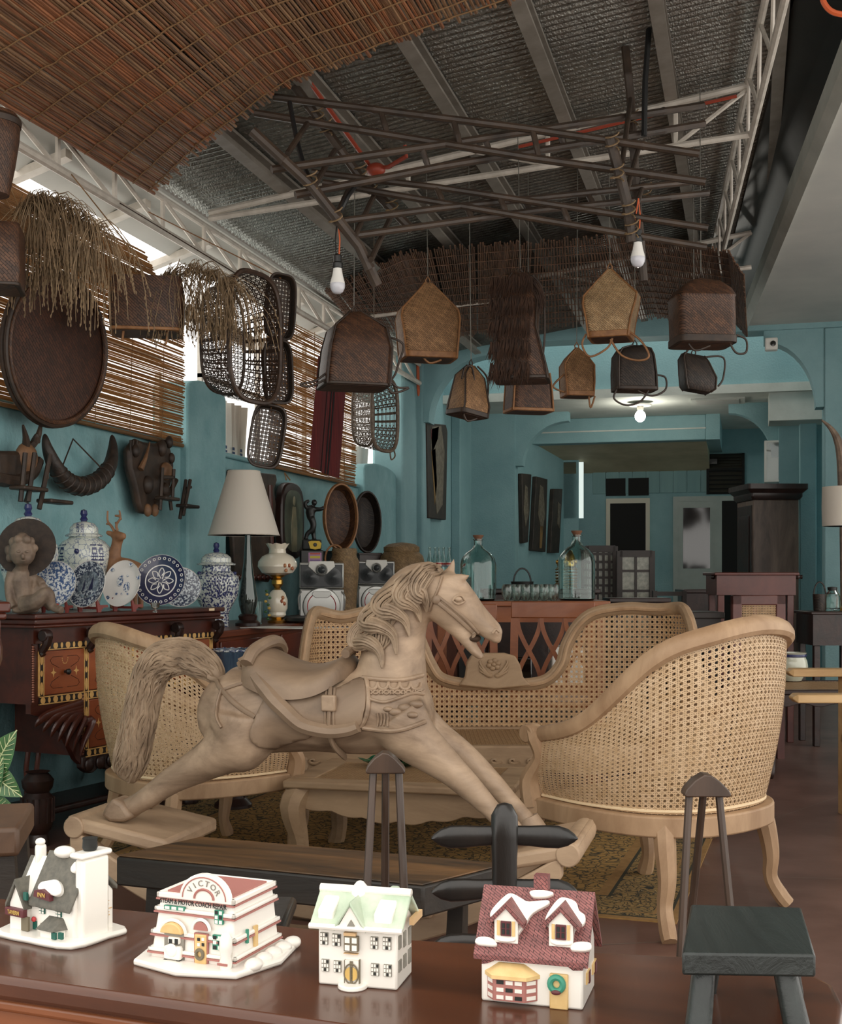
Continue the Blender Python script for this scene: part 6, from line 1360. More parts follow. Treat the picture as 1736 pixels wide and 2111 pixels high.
# potted plant at the left edge
mat('leaf_green', (70, 110, 62), (44, 80, 44), rough=.35, scale=30); mat('leaf_vein', (176, 186, 140), rough=.5); mat('pot_clay', (120, 74, 52), (96, 58, 42), rough=.7, scale=8); mat('soil', (40, 30, 24), rough=.95)
d = 2.9; o = at(-70, HY, d); o.z = 0; lf = LF(o, TH); r = thing('potted_plant', 'striped-leaf potted plant at the left edge', 'plant', o, TH)
MB().lathe([(.0, 0), (.085, 0), (.11, .2), (.115, .22), (.10, .22), (.095, .19), (0, .19)], 24).build('pot', 'pot_clay', r); MB().lathe([(0, .19), (.094, .19), (.09, .2), (0, .205)], 20).build('soil', 'soil', r)
def leaf(base, tip, wd, bend, tw):
    a, b = V(base), V(tip); ax = (b-a); Ln = ax.length; ax.normalize(); sd = ax.cross(V((0, -1, .2))).normalized(); up = sd.cross(ax); L_, R_, M_ = [], [], []
    for i in range(13):
        t = i/12; c_ = a+ax*Ln*t+up*bend*sin(pi*t); wv = wd*sin(pi*t**.85)**.9; M_.append(c_); L_.append(c_+sd*wv+up*wv*.3); R_.append(c_-sd*wv+up*wv*.3)
    lo = MB().strip(L_, M_).strip(M_, R_).build('leaf', 'leaf_green', r, smooth=80)
    for i in range(1, 11):
        for S_ in (L_, R_):
            p, q_ = M_[i], M_[i].lerp(S_[min(i+2, 12)], .86); n_ = up*.0016; MB().tube([p-V((0, .0016, 0)), q_-V((0, .0016, 0))], .0009, 4).build('vein', 'leaf_vein', lo)
    MB().tube([p-V((0, .0012, 0)) for p in M_], .0016, 5).build('vein', 'leaf_vein', lo)
    MB().tube([V((0, 0, .2)), a*.5+V((0, 0, .22)), a], .004, 5).build('stem', 'leaf_green', r)
for (bx_, by_, tx, ty, wd) in ((-15, 1600, 35, 1505, .034), (-25, 1585, 46, 1643, .032), (-30, 1650, 45, 1690, .03), (-20, 1640, 8, 1560, .026)):
    leaf(lf.q(bx_, by_), lf.q(tx, ty, -.03), wd, .015, 0)
# ------------------------------------------------------------------ inlaid sideboard on the left
mat('mahogany', (86, 40, 28), (56, 27, 20), kind='wood', rough=.3, scale=8, stretch=(.4, 1, 1), coat=.15)
mat('mahogany_dark', (52, 30, 24), (30, 19, 16), kind='wood', rough=.35, scale=10, bump=.2)
mat('drawer_wood', (158, 84, 44), (128, 62, 32), kind='wood', rough=.35, scale=7, stretch=(.3, 1, 1), coat=.1)
mat('inlay_cream', (226, 182, 112), (206, 158, 92), rough=.45, scale=30); mat('inlay_black', (30, 22, 18), rough=.4); mat('bead', (150, 96, 76), rough=.35)
sb = LF(cf(-1.559, 4.95), TH+radians(64.5)); SZ = .954
r = thing('inlaid_sideboard', 'dark carved sideboard with inlaid drawers behind the horse tail', 'sideboard', sb.o, sb.rz); S = sb.q; SL = 1.25
def zq(py, px=120): return S(px, py).z
MB().box(-.03, SL+.03, -.05, .40, SZ-.022, SZ).box(-.015, SL+.015, -.035, .39, SZ-.045, SZ-.022).box(-.03, SL+.03, -.045, .40, SZ-.058, SZ-.045).build('top', 'mahogany', r, bevel=.006, seg=3)
zb1, zb2, zb3 = zq(1330), zq(1440), zq(1552, 180)
MB().box(0, SL, -.01, .38, zb1+.012, SZ-.058).build('frieze', 'mahogany', r)
xm1, xm2, xe_ = S(175, 1400).x, S(272, 1400).x, SL
MB().box(0, SL, .0, .38, zb2-.012, zb1+.012).build('carcass', 'mahogany', r); MB().box(xm1-.01, SL-.25, .0, .38, zb3-.012, zb2-.012).build('lower_carcass', 'mahogany', r)
cols = [S(83, 1400).x, xm1, xm2, SL*.66, SL-.03]
hb = .019
def hband(x0, x1, z):
    b = MB().box(x0, x1, -.006, .001, z-hb*.78, z+hb*.78).build('inlay_band', 'inlay_black', r)
    for zz in (z-hb*.78, z+hb*.78): MB().box(x0, x1, -.008, .001, zz-.002, zz+.002).build('stringing', 'inlay_cream', b)
    n = max(2, round((x1-x0)/.037))
    for i in range(n):
        x = x0+(x1-x0)*(i+.5)/n; big = i % 2 == 0; MB().lathe([(0, 0), (1, 0), (1, .0014), (0, .0014)], 14, (0, 0, 0), ax='y').xf(Matrix.Translation((x, -.006, z)) @ Matrix.Diagonal((.0135 if big else .007, 1, .0135 if big else .012, 1))).build('inlay_oval', 'inlay_cream', b)
def vband(x, z0, z1):
    b = MB().box(x-hb*.62, x+hb*.62, -.007, .001, z0, z1).build('inlay_band', 'inlay_black', r); n = max(2, round((z1-z0)/.06))
    for xx in (x-hb*.62, x+hb*.62): MB().box(xx-.002, xx+.002, -.009, .001, z0, z1).build('stringing', 'inlay_cream', b)
    for i in range(n):
        z = z0+(z1-z0)*(i+.5)/n; big = i % 2 == 0; MB().lathe([(0, 0), (1, 0), (1, .0014), (0, .0014)], 14, (0, 0, 0), ax='y').xf(Matrix.Translation((x, -.0072, z)) @ Matrix.Diagonal((.008 if big else .0065, 1, .026 if big else .0125, 1))).build('inlay_oval', 'inlay_cream', b)
hband(cols[0]-.01, SL, zb1); hband(cols[0]-.01, SL, zb2); hband(xm1, SL-.25, zb3)
for i, x in enumerate(cols): vband(x, (zb2 if i == 0 or i == 4 else zb3)+hb, zb1-hb)
def drawer(x0, x1, z0, z1):
    d_ = MB().box(x0, x1, -.010, .001, z0, z1).build('drawer', 'drawer_wood', r, bevel=.003); cx, cz = (x0+x1)/2, (z0+z1)/2; hw_, hh = (x1-x0)/2, (z1-z0)/2
    MB().lathe([(0, -.012), (.006, -.010), (.006, .008), (.012, .014), (.013, .022), (.008, .028), (0, .029)], 14, (cx, -.010, cz), ax='y').build('knob', 'black_paint', d_)
    for sx in (-1, 1):
        star = []
        for k in range(16):
            a = 2*pi*k/16; R_ = .021 if k % 4 == 0 else (.0075 if k % 2 == 0 else .009); star.append((cx+sx*hw_*.58+R_*cos(a)*.85, cz+R_*sin(a)))
        MB().prism(star, -.0108, -.009).build('star_inlay', 'inlay_cream', d_)
        for sz_ in (-1, 1): MB().tube([(cx+sx*hw_*.12, -.0106, cz+sz_*hh*.72), (cx+sx*hw_*.62, -.0106, cz+sz_*hh*.72), (cx+sx*hw_*.74, -.0106, cz+sz_*hh*.58), (cx+sx*hw_*.68, -.0106, cz+sz_*hh*.42), (cx+sx*hw_*.3, -.0106, cz+sz_*hh*.2)], .0009, 4).build('line_inlay', 'inlay_black', d_)
    for k in range(9):
        a = pi+pi*k/8; MB().ell((cx+.017*cos(a), -.0104, cz+hh*.62+.022*sin(a)), (.0022, .0012, .003), 6, 4).build('garland_bead', 'inlay_cream', d_)
e = .016
for i in range(4):
    drawer(cols[i]+e, cols[i+1]-e, zb2+.021, zb1-.021)
    if i in (1, 2): drawer(cols[i]+e, cols[i+1]-e, zb3+.021, zb2-.021)
for x in (.03, xm1, S(350, 1300).x, SL-.02):
    sc_ = thing if False else None
    P_ = [V((x, -.03-.020*sin(a*1.2)*0, 0)) for a in range(2)]
    m = MB().lathe([(0, -.02), (.024, -.02), (.026, 0), (.024, .02), (0, .02)], 18, (x, -.045, zb1+.045), ax='x'); m.build('scroll', 'mahogany_dark', r, bevel=.004)
    MB().tube(smooth_pts([V((x, -.062, zb1+.045)), V((x, -.05, zb1+.01)), V((x, -.028, zb1-.02)), V((x, -.035, zb1-.035))]), [.018]*7+[.016]*6+[.012]*6, 8).build('scroll_tail', 'mahogany_dark', r)
m = MB()
for k in range(24): m.ell((.004, -.004, zb2+(zb1-zb2)*k/23), (.006, .006, .0045), 6, 4)
m.build('beading', 'bead', r)
m = MB()
for k in range(22): m.ell((xm1-.018, -.004, zb3+(zb2-zb3)*k/21), (.006, .006, .0045), 6, 4)
m.build('beading', 'bead', r)
# acanthus bracket under the first drawer: curling leaves
for k in range(7):
    t = k/6; x0, z0 = .02+(xm1-.05)*t, zb2-.03-.02*t; x1, z1 = x0+.05, z0-.09-.12*t
    P_ = smooth_pts([V((xm1-.03, -.005, zb2-.03-.09*t)), V((x0+.05, -.02, z0-.03-.03*t)), V((x0, -.022, z0-.05-.09*t)), V((x0-.012, -.012, z0-.07-.13*t))], 5)
    MB().tube(P_, lerp_list([.020, .020, .014, .004], len(P_)), 8, flat=.7).build('acanthus_leaf', 'mahogany', r)
MB().prism([(0, zb2-.012), (xm1, zb2-.012), (xm1, zb3-.06), (xm1-.05, zb3-.02), (xm1*.5, zb2-.10), (.0, zb2-.05)], .004, .03).build('bracket', 'mahogany', r)
o_ = [(xm1-.02, zb3-.012), (SL-.25, zb3-.012)]+[(SL-.25-(SL-.23-xm1)*i/30, zb3-.06-.03*abs(sin(i*pi/5))) for i in range(31)]
MB().prism(o_, -.004, .03).build('apron', 'mahogany_dark', r, bevel=.005)
for k in range(10): 
    x = xm1+.02+(SL-.30-xm1)*k/9; MB().ell((x, -.008, zb3-.05), (.026, .012, .03)).build('apron_leaf', 'mahogany_dark', r)
zl = zb3-.05
for (x, y) in ((.10, .06), (SL-.12, .06), (.10, .34), (SL-.12, .34), (SL*.55, .1)):
    m = MB().lathe([(.045, 0), (.05, .02), (.04, .05), (.055, .07), (.062, .10), (.062, .20), (.045, .22), (.06, .24), (.065, .27), (.04, .30), (.05, zl)], 20, (x, y, 0)); m.build('leg', 'mahogany_dark', r)
    for k in range(14):
        a = 2*pi*k/14; MB().tube([(x+.062*cos(a), y+.062*sin(a), .10), (x+.063*cos(a), y+.063*sin(a), .20)], .006, 5).build('flute', 'mahogany_dark', r)
MB().box(.02, SL-.05, .10, .36, .10, .13).build('lower_shelf', 'mahogany_dark', r, bevel=.01)
MB().box(S(413, 1270).x, S(424, 1270).x, -.052, -.049, SZ-.016, SZ-.004).build('price_tag', 'piping', r)
# dark cabinet left of it
o = cf(-2.06, 4.92); r = thing('dark_cabinet', 'near-black panelled cabinet at the far left behind the plant', 'cabinet', o, TH+radians(64.5))
MB().box(-.15, .28, 0, .4, .32, SZ-.01).build('body', 'mahogany_dark', r, bevel=.008)
MB().box(-.1, .24, -.012, .001, .50, .80).build('panel', 'mahogany_dark', r, bevel=.006)
for z in (.83, .47): MB().tube([(-.12, -.006, z), (.26, -.006, z)], .008, 8).build('bead_rail', 'bead', r)
for x in (-.1, .22): MB().lathe([(.04, 0), (.06, .08), (.05, .2), (.03, .25), (.045, .32)], 16, (x, .06, 0)).build('leg', 'mahogany_dark', r)
for k in range(2):
    p = onz(58+k*22, 1690, .02); tag(MB().tube([(p.x, p.y, .0), (p.x-.01, p.y, .25), (p.x-.0, p.y+.03, .45)], .012, 7).build('floor_pipe', 'table_panel'), ['reddish pipe under the dark cabinet, left one', 'reddish pipe under the dark cabinet, right one'][k], 'pipe')
# corner table at the left edge
o = cf(-1.21, 3.5); r = thing('carved_table', 'carved brown table corner with a curved leg at the left edge', 'table', o, TH+.4); z_ = CH-(1241-HY)*3.5/F
MB().box(-.5, .045, -.02, .35, z_-.03, z_).box(-.49, .035, -.01, .34, z_-.05, z_-.03).build('top', 'mahogany', r, bevel=.006); MB().box(-.47, .02, .005, .32, z_-.10, z_-.05).build('apron', 'mahogany', r, bevel=.004)
for k in range(8): MB().ell((-.0-.05*k, -.0, z_-.10), (.02, .012, .014)).build('apron_leaf', 'mahogany', r)
for (x, y) in ((-.02, .03), (-.43, .03), (-.02, .29), (-.43, .29)):
    P_ = smooth_pts([V((x+.01, y, z_-.08)), V((x+.02, y-.01, z_-.16)), V((x-.03, y, z_-.35)), V((x-.02, y, .25)), V((x+.0, y, 0))], 4); MB().tube(P_, lerp_list([.022, .026, .017, .014, .018], len(P_)), 8).build('leg', 'mahogany', r)
# ------------------------------------------------------------------ blue-and-white jars
mat('china_white', (214, 218, 208), (196, 202, 194), rough=.2, coat=.4, scale=6); mat('china_blue', (40, 46, 92), rough=.25, coat=.3)
mat('china_net', (128, 140, 160), (214, 218, 208), kind='crackle', scale=36, rough=.2, coat=.4, thr=(.02, .07))
mat('china_scroll', (44, 52, 100), (208, 212, 206), rough=.2, coat=.4, scale=75, thr=(.46, .52)); mat('china_dense', (56, 72, 116), (206, 214, 214), rough=.2, coat=.4, scale=70, thr=(.45, .55))
GL = [(0, .96, .08, 1.04), (-.42, .9, .42, .94), (-.3, .8, .3, .84), (-.34, .62, .34, .66), (-.34, .76, .34, .8), (-.34, .62, -.24, .8), (.24, .62, .34, .8), (-.45, .52, .45, .56), (-.2, .44, -.1, .62), (.1, .44, .2, .62), (-.45, .40, .45, .45), (-.32, .05, .32, .10), (-.32, .26, .32, .31), (-.32, .05, -.22, .31), (.22, .05, .32, .31)]
def jar(label, px, py, d, H_, prof, glyphs, par_m, rz=0., z=None, cat='jar', lid=True):
    p = at(px, py, d); 
    if z is not None: p = onz(px, py, z)
    r = thing('ginger_jar', label, 'jar', p, TH+rz, 'blue and white lidded jars')
    MB().lathe([(a*H_, b*H_) for a, b in prof], 36).build('body', par_m, r)
    def rad(z_):
        for (a, b), (c_, d_) in zip(prof, prof[1:]):
            if b*H_ <= z_ <= d_*H_: return H_*(a+(c_-a)*(z_/H_-b)/max(d_-b, 1e-6))
        return prof[-1][0]*H_
    zt_ = prof[-1][1]*H_; rt = prof[-1][0]*H_
    l_ = MB().lathe([(rt*1.25, zt_-.004), (rt*1.30, zt_+.003), (rt*1.0, zt_+.012), (rt*.98, zt_+H_*.09), (rt*.72, zt_+H_*.14), (rt*.2, zt_+H_*.165), (.0, zt_+H_*.167)], 32).build('lid', par_m if par_m != 'china_scroll' else 'china_net', r)
    MB().lathe([(.011*H_/.35, 0), (.016*H_/.35, .01), (.010*H_/.35, .022), (.015*H_/.35, .034), (.012*H_/.35, .05), (0, .056)], 12, (0, 0, zt_+H_*.163)).build('finial', 'china_blue', l_)
    for (ang, zz0, zz1, wd) in glyphs:
        m = MB()
        for cxs in (-.5, .5):
            for (x0, z0, x1, z1) in GL:
                za, zb_ = zz0+(zz1-zz0)*z0, zz0+(zz1-zz0)*min(z1, 1); A_, B_ = [], []
                for k in range(3):
                    xx = (x0+(x1-x0)*k/2+cxs)*wd; aa = -pi/2+ang+xx/max(rad((za+zb_)/2), .02); ra, rb = rad(za)+.0008, rad(zb_)+.0008
                    A_.append(V((ra*cos(aa), ra*sin(aa), za))); B_.append(V((rb*cos(aa), rb*sin(aa), zb_)))
                m.strip(A_, B_)
        m.build('symbol', 'china_blue', r)
    return r, rad
GJ = [(.0, 0), (.17, 0), (.182, .02), (.178, .08), (.22, .25), (.285, .48), (.305, .60), (.292, .70), (.23, .77), (.175, .80), (.16, .815), (.16, .83)]
yb = onz(173, 1258, SZ); dj = (yb-EYE).dot(FW)
jr, rad = jar('plump blue and white ginger jar with bold symbols, nearest the deer', 173, 1256, 5.4, .40, GJ, [(-.8, .165, .30, .034), (.8, .165, .30, .034), (0, .345, .39, .02)], 'china_net', z=SZ+.001)
MB().lathe([(0, 0), (.012, .0), (.008, .006), (0, .008)], 10, (0, -.30*.40, .26), ax='y').build('mask_boss', 'china_blue', jr)
jar('blue and white ginger jar behind the cherub statue', 58, 1262, 5.3, .40, GJ, [(.8, .165, .30, .034), (-.7, .165, .30, .034)], 'china_net', z=SZ+.001)
GJ2 = [(.0, 0), (.17, 0), (.175, .02), (.165, .18), (.20, .25), (.29, .42), (.315, .58), (.305, .68), (.25, .735), (.20, .76), (.195, .83), (.205, .84), (.205, .85)]
jr, rad = jar('tall blue and white floral jar beside the table lamp', 446, 1292, 6.9, .40, GJ2, [], 'china_scroll', z=.83)
for k in range(26):
    a = -pi/2+.35; R_ = rad(.215); 
    for q_ in (0, 1): pass
m = MB()
for ring_, nn in ((.012, 6), (.03, 12), (.048, 18), (.062, 24)):
    for k in range(nn):
        t = 2*pi*k/nn+ring_*30; x, z_ = ring_*cos(t), .22+ring_*sin(t); R_ = rad(z_)+.001; a = -pi/2+.3+x/R_; m.ell((R_*cos(a), R_*sin(a), z_), (.0045, .003, .0065), 6, 4)
m.build('peony', 'china_blue', jr)
for zz, m_ in ((.30*1, 'china_blue'), (.072, 'china_blue')): MB().lathe([(rad(zz)+.0006, zz-.002), (rad(zz+.004)+.0012, zz), (rad(zz+.006)+.0006, zz+.003)], 36).build('band', m_, jr)
for a in (-.9, 1.4): R_ = rad(.29); MB().ell((R_*cos(-pi/2+a), R_*sin(-pi/2+a), .292), (.012, .012, .010)).build('lion_mask', 'china_blue', jr)
# blue ribbed garden pot with its stand, behind the saddle
o = at(481, HY, 5.9); o.z = 0; r = thing('garden_pot', 'blue ribbed pot with a rope rim behind the horse saddle', 'pot', o, TH)
z_ = CH-(1338-HY)*5.9/F; mat('pot_blue', (70, 92, 112), (44, 62, 84), rough=.3, scale=20, stretch=(4, 4, .3), coat=.3)
MB().lathe([(.0, .38), (.07, .38), (.078, .42), (.088, .6), (.09, z_-.03), (.094, z_-.02), (.096, z_), (.085, z_), (.08, z_-.03), (0, z_-.05)], 32).build('body', 'pot_blue', r)
MB().tube([(.096*cos(2*pi*k/60), .096*sin(2*pi*k/60), z_-.004+.002*sin(k*1.57)) for k in range(60)], .006, 6, close=True).build('rope_rim', 'china_dense', r)
MB().lathe([(.0, 0), (.09, 0), (.09, .02), (.06, .05), (.05, .2), (.06, .34), (.09, .36), (.09, .38), (0, .38)], 20).build('pedestal', 'mahogany_dark', r)
# ------------------------------------------------------------------ plates on stands
mat('plate_white', (228, 226, 222), rough=.15, coat=.5); mat('plate_blue', (70, 96, 140), (220, 224, 224), rough=.2, coat=.4, scale=95, thr=(.46, .54)); mat('plate_navy', (32, 36, 70), rough=.2, coat=.4)
mat('plate_dark', (40, 52, 78), (190, 200, 206), rough=.2, coat=.4, scale=100, thr=(.48, .56)); mat('plate_sky', (190, 206, 214), (140, 164, 186), rough=.2, coat=.4, scale=14); mat('stand_red', (120, 50, 44), rough=.4)
def plate(label, px, py, rpx, d, deco, yaw=0., stand=None):
    s = d/F; R_ = rpx*s; p = at(px, py, d); p0 = V((p.x, p.y, SZ+.004)); zc = max(p.z-p0.z, R_*.97)
    r = thing('display_plate', label, 'plate', p0, TH+yaw, 'display plates on the sideboard'); M_ = Matrix.Translation((0, 0, zc)) @ Matrix.Rotation(radians(-14), 4, 'X')
    def put(mb, nm, m_): return mb.xf(M_).build(nm, m_, r)
    put(MB().lathe([(0, .006), (R_*.6, .004), (R_*.72, .008), (R_*.98, .020), (R_, .022), (R_*.99, .017), (R_*.7, .0), (R_*.5, -.004), (0, -.004)], 44, ax='y'), 'body', 'plate_white')
    def ringm(a, b, oa, ob, nm, m_): put(MB().lathe([(a*R_, oa), (b*R_, ob), (b*R_, ob+.0006), (a*R_, oa+.0006)], 44, ax='y'), nm, m_)
    deco(put, ringm, R_, s)
    if stand:
        q_ = thing('plate_stand', stand, 'plate stand', V((p.x, p.y, SZ+.001))-FW*.012, TH+yaw, 'red plate stands')
        for sx in (-1, 1):
            MB().prism([(-.012, 0), (.006, 0), (.016, .055), (.012, .06), (.004, .045), (-.004, .03), (-.05, .03), (-.055, .02), (-.016, .018)], sx*R_*.52-.004, sx*R_*.52+.004, 'x').xf(Matrix.Scale(-1, 4, (0, 1, 0))).build('side', 'stand_red', q_)
        MB().box(-R_*.52, R_*.52, .02, .028, .012, .022).build('bar', 'stand_red', q_)
def disc(put, x, z, rx, rz_, nm, m_, y=.0075): put(MB().lathe([(0, 0), (1, 0), (1, .0006), (0, .0006)], 20, ax='y').xf(Matrix.Translation((x, -y, z)) @ Matrix.Diagonal((rx, 1, rz_, 1))), nm, m_)
def dec1(put, ringm, R_, s): ringm(.66, .96, .0085, .0205, 'floral_rim', 'plate_blue'); disc(put, 0, 0, R_*.55, R_*.55, 'landscape', 'plate_sky'); disc(put, -R_*.1, -R_*.25, R_*.35, R_*.12, 'water', 'plate_blue', .0082)
def dec2(put, ringm, R_, s):
    ringm(.62, .96, .0075, .0205, 'floral_rim', 'plate_dark'); disc(put, 0, 0, R_*.58, R_*.58, 'sky', 'plate_sky')
    for (x, k) in ((.05, 1), (-.3, .6)): put(MB().prism([(x*R_, -R_*.25), (x*R_+R_*.22*k, -R_*.2), (x*R_+R_*.16*k, R_*.42*k)], -.0092, -.0082), 'sail', 'plate_navy')
    disc(put, 0, -R_*.33, R_*.42, R_*.12, 'sea', 'plate_dark', .0082)
def dec3(put, ringm, R_, s):
    for x, z in ((-.22, .12), (.2, -.12)): disc(put, x*R_, z*R_, R_*.17, R_*.22, 'bird', 'plate_blue')
    for a in range(5): disc(put, R_*(-.3+.15*a), R_*(.36 if a % 2 else -.42), R_*.06, R_*.05, 'sprig', 'plate_blue')
    for t in (.3, 1.2, 2.4, 3.9): disc(put, R_*.88*cos(t), R_*.88*sin(t), R_*.10, R_*.08, 'rim_patch', 'plate_blue', .018)
def dec4(put, ringm, R_, s):
    ringm(.66, .985, .0085, .0212, 'navy_rim', 'plate_navy'); disc(put, 0, 0, R_*.62, R_*.62, 'centre', 'plate_navy', .0068)
    for k in range(26):
        t = 2*pi*k/26; put(MB().tube([(R_*(.86*cos(t)+.05*cos(u)), -.0185, R_*(.86*sin(t)+.05*sin(u))) for u in [2*pi*j/8 for j in range(8)]], R_*.014, 4, close=True), 'rim_circle', 'plate_white')
    for rr in (.62, .6): put(MB().tube([(R_*rr*cos(2*pi*j/40), -.009, R_*rr*sin(2*pi*j/40)) for j in range(40)], R_*.015, 5, close=True), 'centre_ring', 'plate_white')
    for k in range(8):
        t = pi*k/4; put(MB().tube(smooth_pts([V((R_*.08*cos(t), -.0085, R_*.08*sin(t))), V((R_*.3*cos(t+.35), -.0085, R_*.3*sin(t+.35))), V((R_*.5*cos(t), -.0085, R_*.5*sin(t))), V((R_*.36*cos(t-.3), -.0085, R_*.36*sin(t-.3))), V((R_*.2*cos(t-.1), -.0085, R_*.2*sin(t-.1)))], 4), R_*.022, 5), 'scrollwork', 'plate_white')
    for k in range(4): t = pi*k/2+pi/4; disc(put, R_*.36*cos(t), R_*.36*sin(t), R_*.09, R_*.07, 'blossom', 'plate_white', .0076)
def dec5(put, ringm, R_, s): ringm(.1, .96, .0075, .0205, 'blue_print', 'plate_dark')
plate('floral blue and white plate with a landscape, right of the cherub', 115, 1206, 49, 5.05, dec1, -.15, 'red stand under the floral landscape plate')
plate('dark-rimmed plate painted with sailing boats', 185, 1206, 50, 5.15, dec2, -.5, 'red stand under the sailing boat plate')
plate('white plate with a pair of blue birds', 257, 1205, 49, 5.25, dec3, -.5, 'red stand under the white bird plate')
plate('navy plate with white scrollwork, the largest on the sideboard', 333, 1198, 54, 5.35, dec4, -.15, None)
plate('smaller blue printed plate leaning behind the navy one', 372, 1216, 42, 5.75, dec5, .2, None)
p = onz(322, 1262, SZ+.001); r = thing('small_glass', 'small footed glass under the navy plate', 'glass', p-FW*.02)
mat('glass', (235, 245, 242), rough=.02, trans=1., spec=.5)
MB().lathe([(.014, 0), (.006, .005), (.005, .014), (.016, .02), (.02, .04), (.019, .04), (.014, .022), (0, .018)], 20).build('bowl', 'glass', r)
# ------------------------------------------------------------------ figures on the sideboard
def figure(name, label, cat, o, rz, mb, m_, vox=.006, it=5, grp=None):
    r = thing(name, label, cat, o, rz); t = mb.build('body', m_, None, smooth=0); md = t.modifiers.new('r', 'REMESH'); md.mode = 'VOXEL'; md.voxel_size = vox; md = t.modifiers.new('s', 'SMOOTH'); md.factor = .5; md.iterations = it
    me = bpy.data.meshes.new_from_object(t.evaluated_get(bpy.context.evaluated_depsgraph_get())); old = t.data; t.modifiers.clear(); t.data = me; bpy.data.meshes.remove(old); me.shade_smooth(); me.materials.clear(); me.materials.append(MATS[m_]); t.parent = r; return r
mat('stone_brown', (136, 116, 98), (98, 82, 70), rough=.6, scale=16, bump=.15); mat('hat_brown', (62, 50, 42), (44, 36, 31), rough=.8, scale=40); mat('deer_brown', (150, 110, 78), (120, 84, 58), rough=.6, scale=20)
o = at(60, 1262, 4.93); o.z = SZ+.001; lf = LF(o, TH); q = lf.q; m = MB(); s = 4.93/F
def tb_(pts, rs, yy): P_ = smooth_pts([q(a, b, c_) for (a, b), c_ in zip(pts, yy)], 5); m.tube(P_, lerp_list([x*s for x in rs], len(P_)), 10)
tb_([(52, 1250), (46, 1225), (42, 1195), (44, 1172)], [24, 21, 24, 14], [.02, .02, .02, .01]); tb_([(44, 1175), (46, 1160)], [13, 13], [.01, -.01])
m.ell(q(46, 1138, -.02), (27*s, 27*s, 30*s)); m.ell(q(52, 1150, -.045), (14*s, 12*s, 14*s)); m.ell(q(47, 1147, -.075), (4*s, 5*s, 6*s))
for (a, b, rr, y) in ((30, 1118, 12, -.02), (46, 1110, 13, -.03), (62, 1116, 10, -.025), (20, 1134, 11, -.0), (70, 1130, 9, -.01), (22, 1150, 10, .0), (38, 1112, 10, -.05), (55, 1112, 9, -.05)): m.ell(q(a, b, y), (rr*s, rr*s, rr*s))
tb_([(25, 1180), (18, 1205), (20, 1235), (28, 1252)], [11, 9, 8, 8], [.0, -.01, -.02, -.03]); tb_([(62, 1180), (70, 1200), (78, 1195), (88, 1205)], [12, 11, 9, 8], [.04, .05, .05, .03])
tb_([(50, 1246), (75, 1240), (98, 1222), (108, 1250), (128, 1258)], [19, 17, 13, 9, 8], [-.03, -.06, -.06, -.05, -.07]); tb_([(60, 1240), (85, 1210), (95, 1240), (105, 1255)], [16, 13, 9, 8], [.05, .05, .05, .04])
m.ell(V((q(50, 1256).x, .01, .012)), (.055, .05, .014))
r = figure('cherub_statue', 'seated carved cherub statue with a hat tipped behind its head', 'statue', o, TH, m, 'stone_brown', .0042, 2)
c_ = q(48, 1135, .03)
MB().lathe([(0, -.03), (.030, -.03), (.036, -.005), (.038, .0), (.10, .006), (.118, .010), (.12, .014), (.10, .012), (.03, .008), (0, .006)], 32, (0, 0, 0), ax='y').xf(Matrix.Translation(c_+V((.01, .02, .01))) @ Matrix.Rotation(radians(-12), 4, 'X')).build('hat', 'hat_brown', r)
for sx in (-1, 1):
    e_ = q(47+sx*9, 1137, -.070); MB().ell(e_, (4.5*s, 2.5*s, 2.5*s)).build('eye', 'stone_brown', r)
MB().ell(q(48, 1156, -.066), (5*s, 3*s, 2*s)).build('lips', 'stone_brown', r)
mat('ribbon', (190, 60, 60), (70, 130, 90), rough=.7, scale=120, thr=(.45, .55)); P_ = [q(108, 1246, -.04)+V((.022*cos(a), .022*sin(a), .0)) for a in [2*pi*k/16 for k in range(16)]]; MB().tube(P_, .004, 5, close=True).build('ribbon', 'ribbon', r)
o = at(245, 1250, 5.6); o.z = SZ+.001; lf = LF(o, TH); q = lf.q; m = MB(); s = 5.6/F
tb_([(235, 1185), (255, 1175), (285, 1185)], [22, 26, 24], [0, 0, 0]); tb_([(238, 1180), (236, 1150), (240, 1125), (244, 1108)], [20, 13, 11, 12], [0, 0, 0, 0]); tb_([(238, 1104), (248, 1106), (258, 1104)], [12, 10, 6], [0, -.02, -.03])
tb_([(238, 1104), (228, 1100), (219, 1097)], [6, 6, 4], [0, 0, 0]); tb_([(240, 1098), (238, 1092)], [6, 3], [.03, .03])
for (a, y) in ((232, -.03), (243, .04), (278, -.03), (290, .04)): tb_([(a, 1190), (a, 1225), (a, 1255)], [9, 6, 6], [y, y, y])
r = figure('deer_figurine', 'wooden deer figurine with branching antlers behind the plates', 'figurine', o, TH, m, 'deer_brown', .006, 3)
for pts in ([(236, 1096), (230, 1085), (222, 1074), (222, 1053)], [(226, 1080), (219, 1080)], [(242, 1094), (240, 1082), (248, 1068), (246, 1052)], [(243, 1078), (237, 1078)], [(247, 1070), (251, 1069)], [(247, 1064), (237, 1063)]):
    P_ = smooth_pts([q(a, b, 0) for a, b in pts], 4); MB().tube(P_, lerp_list([.007, .004], len(P_)), 6).build('antler', 'deer_brown', r)
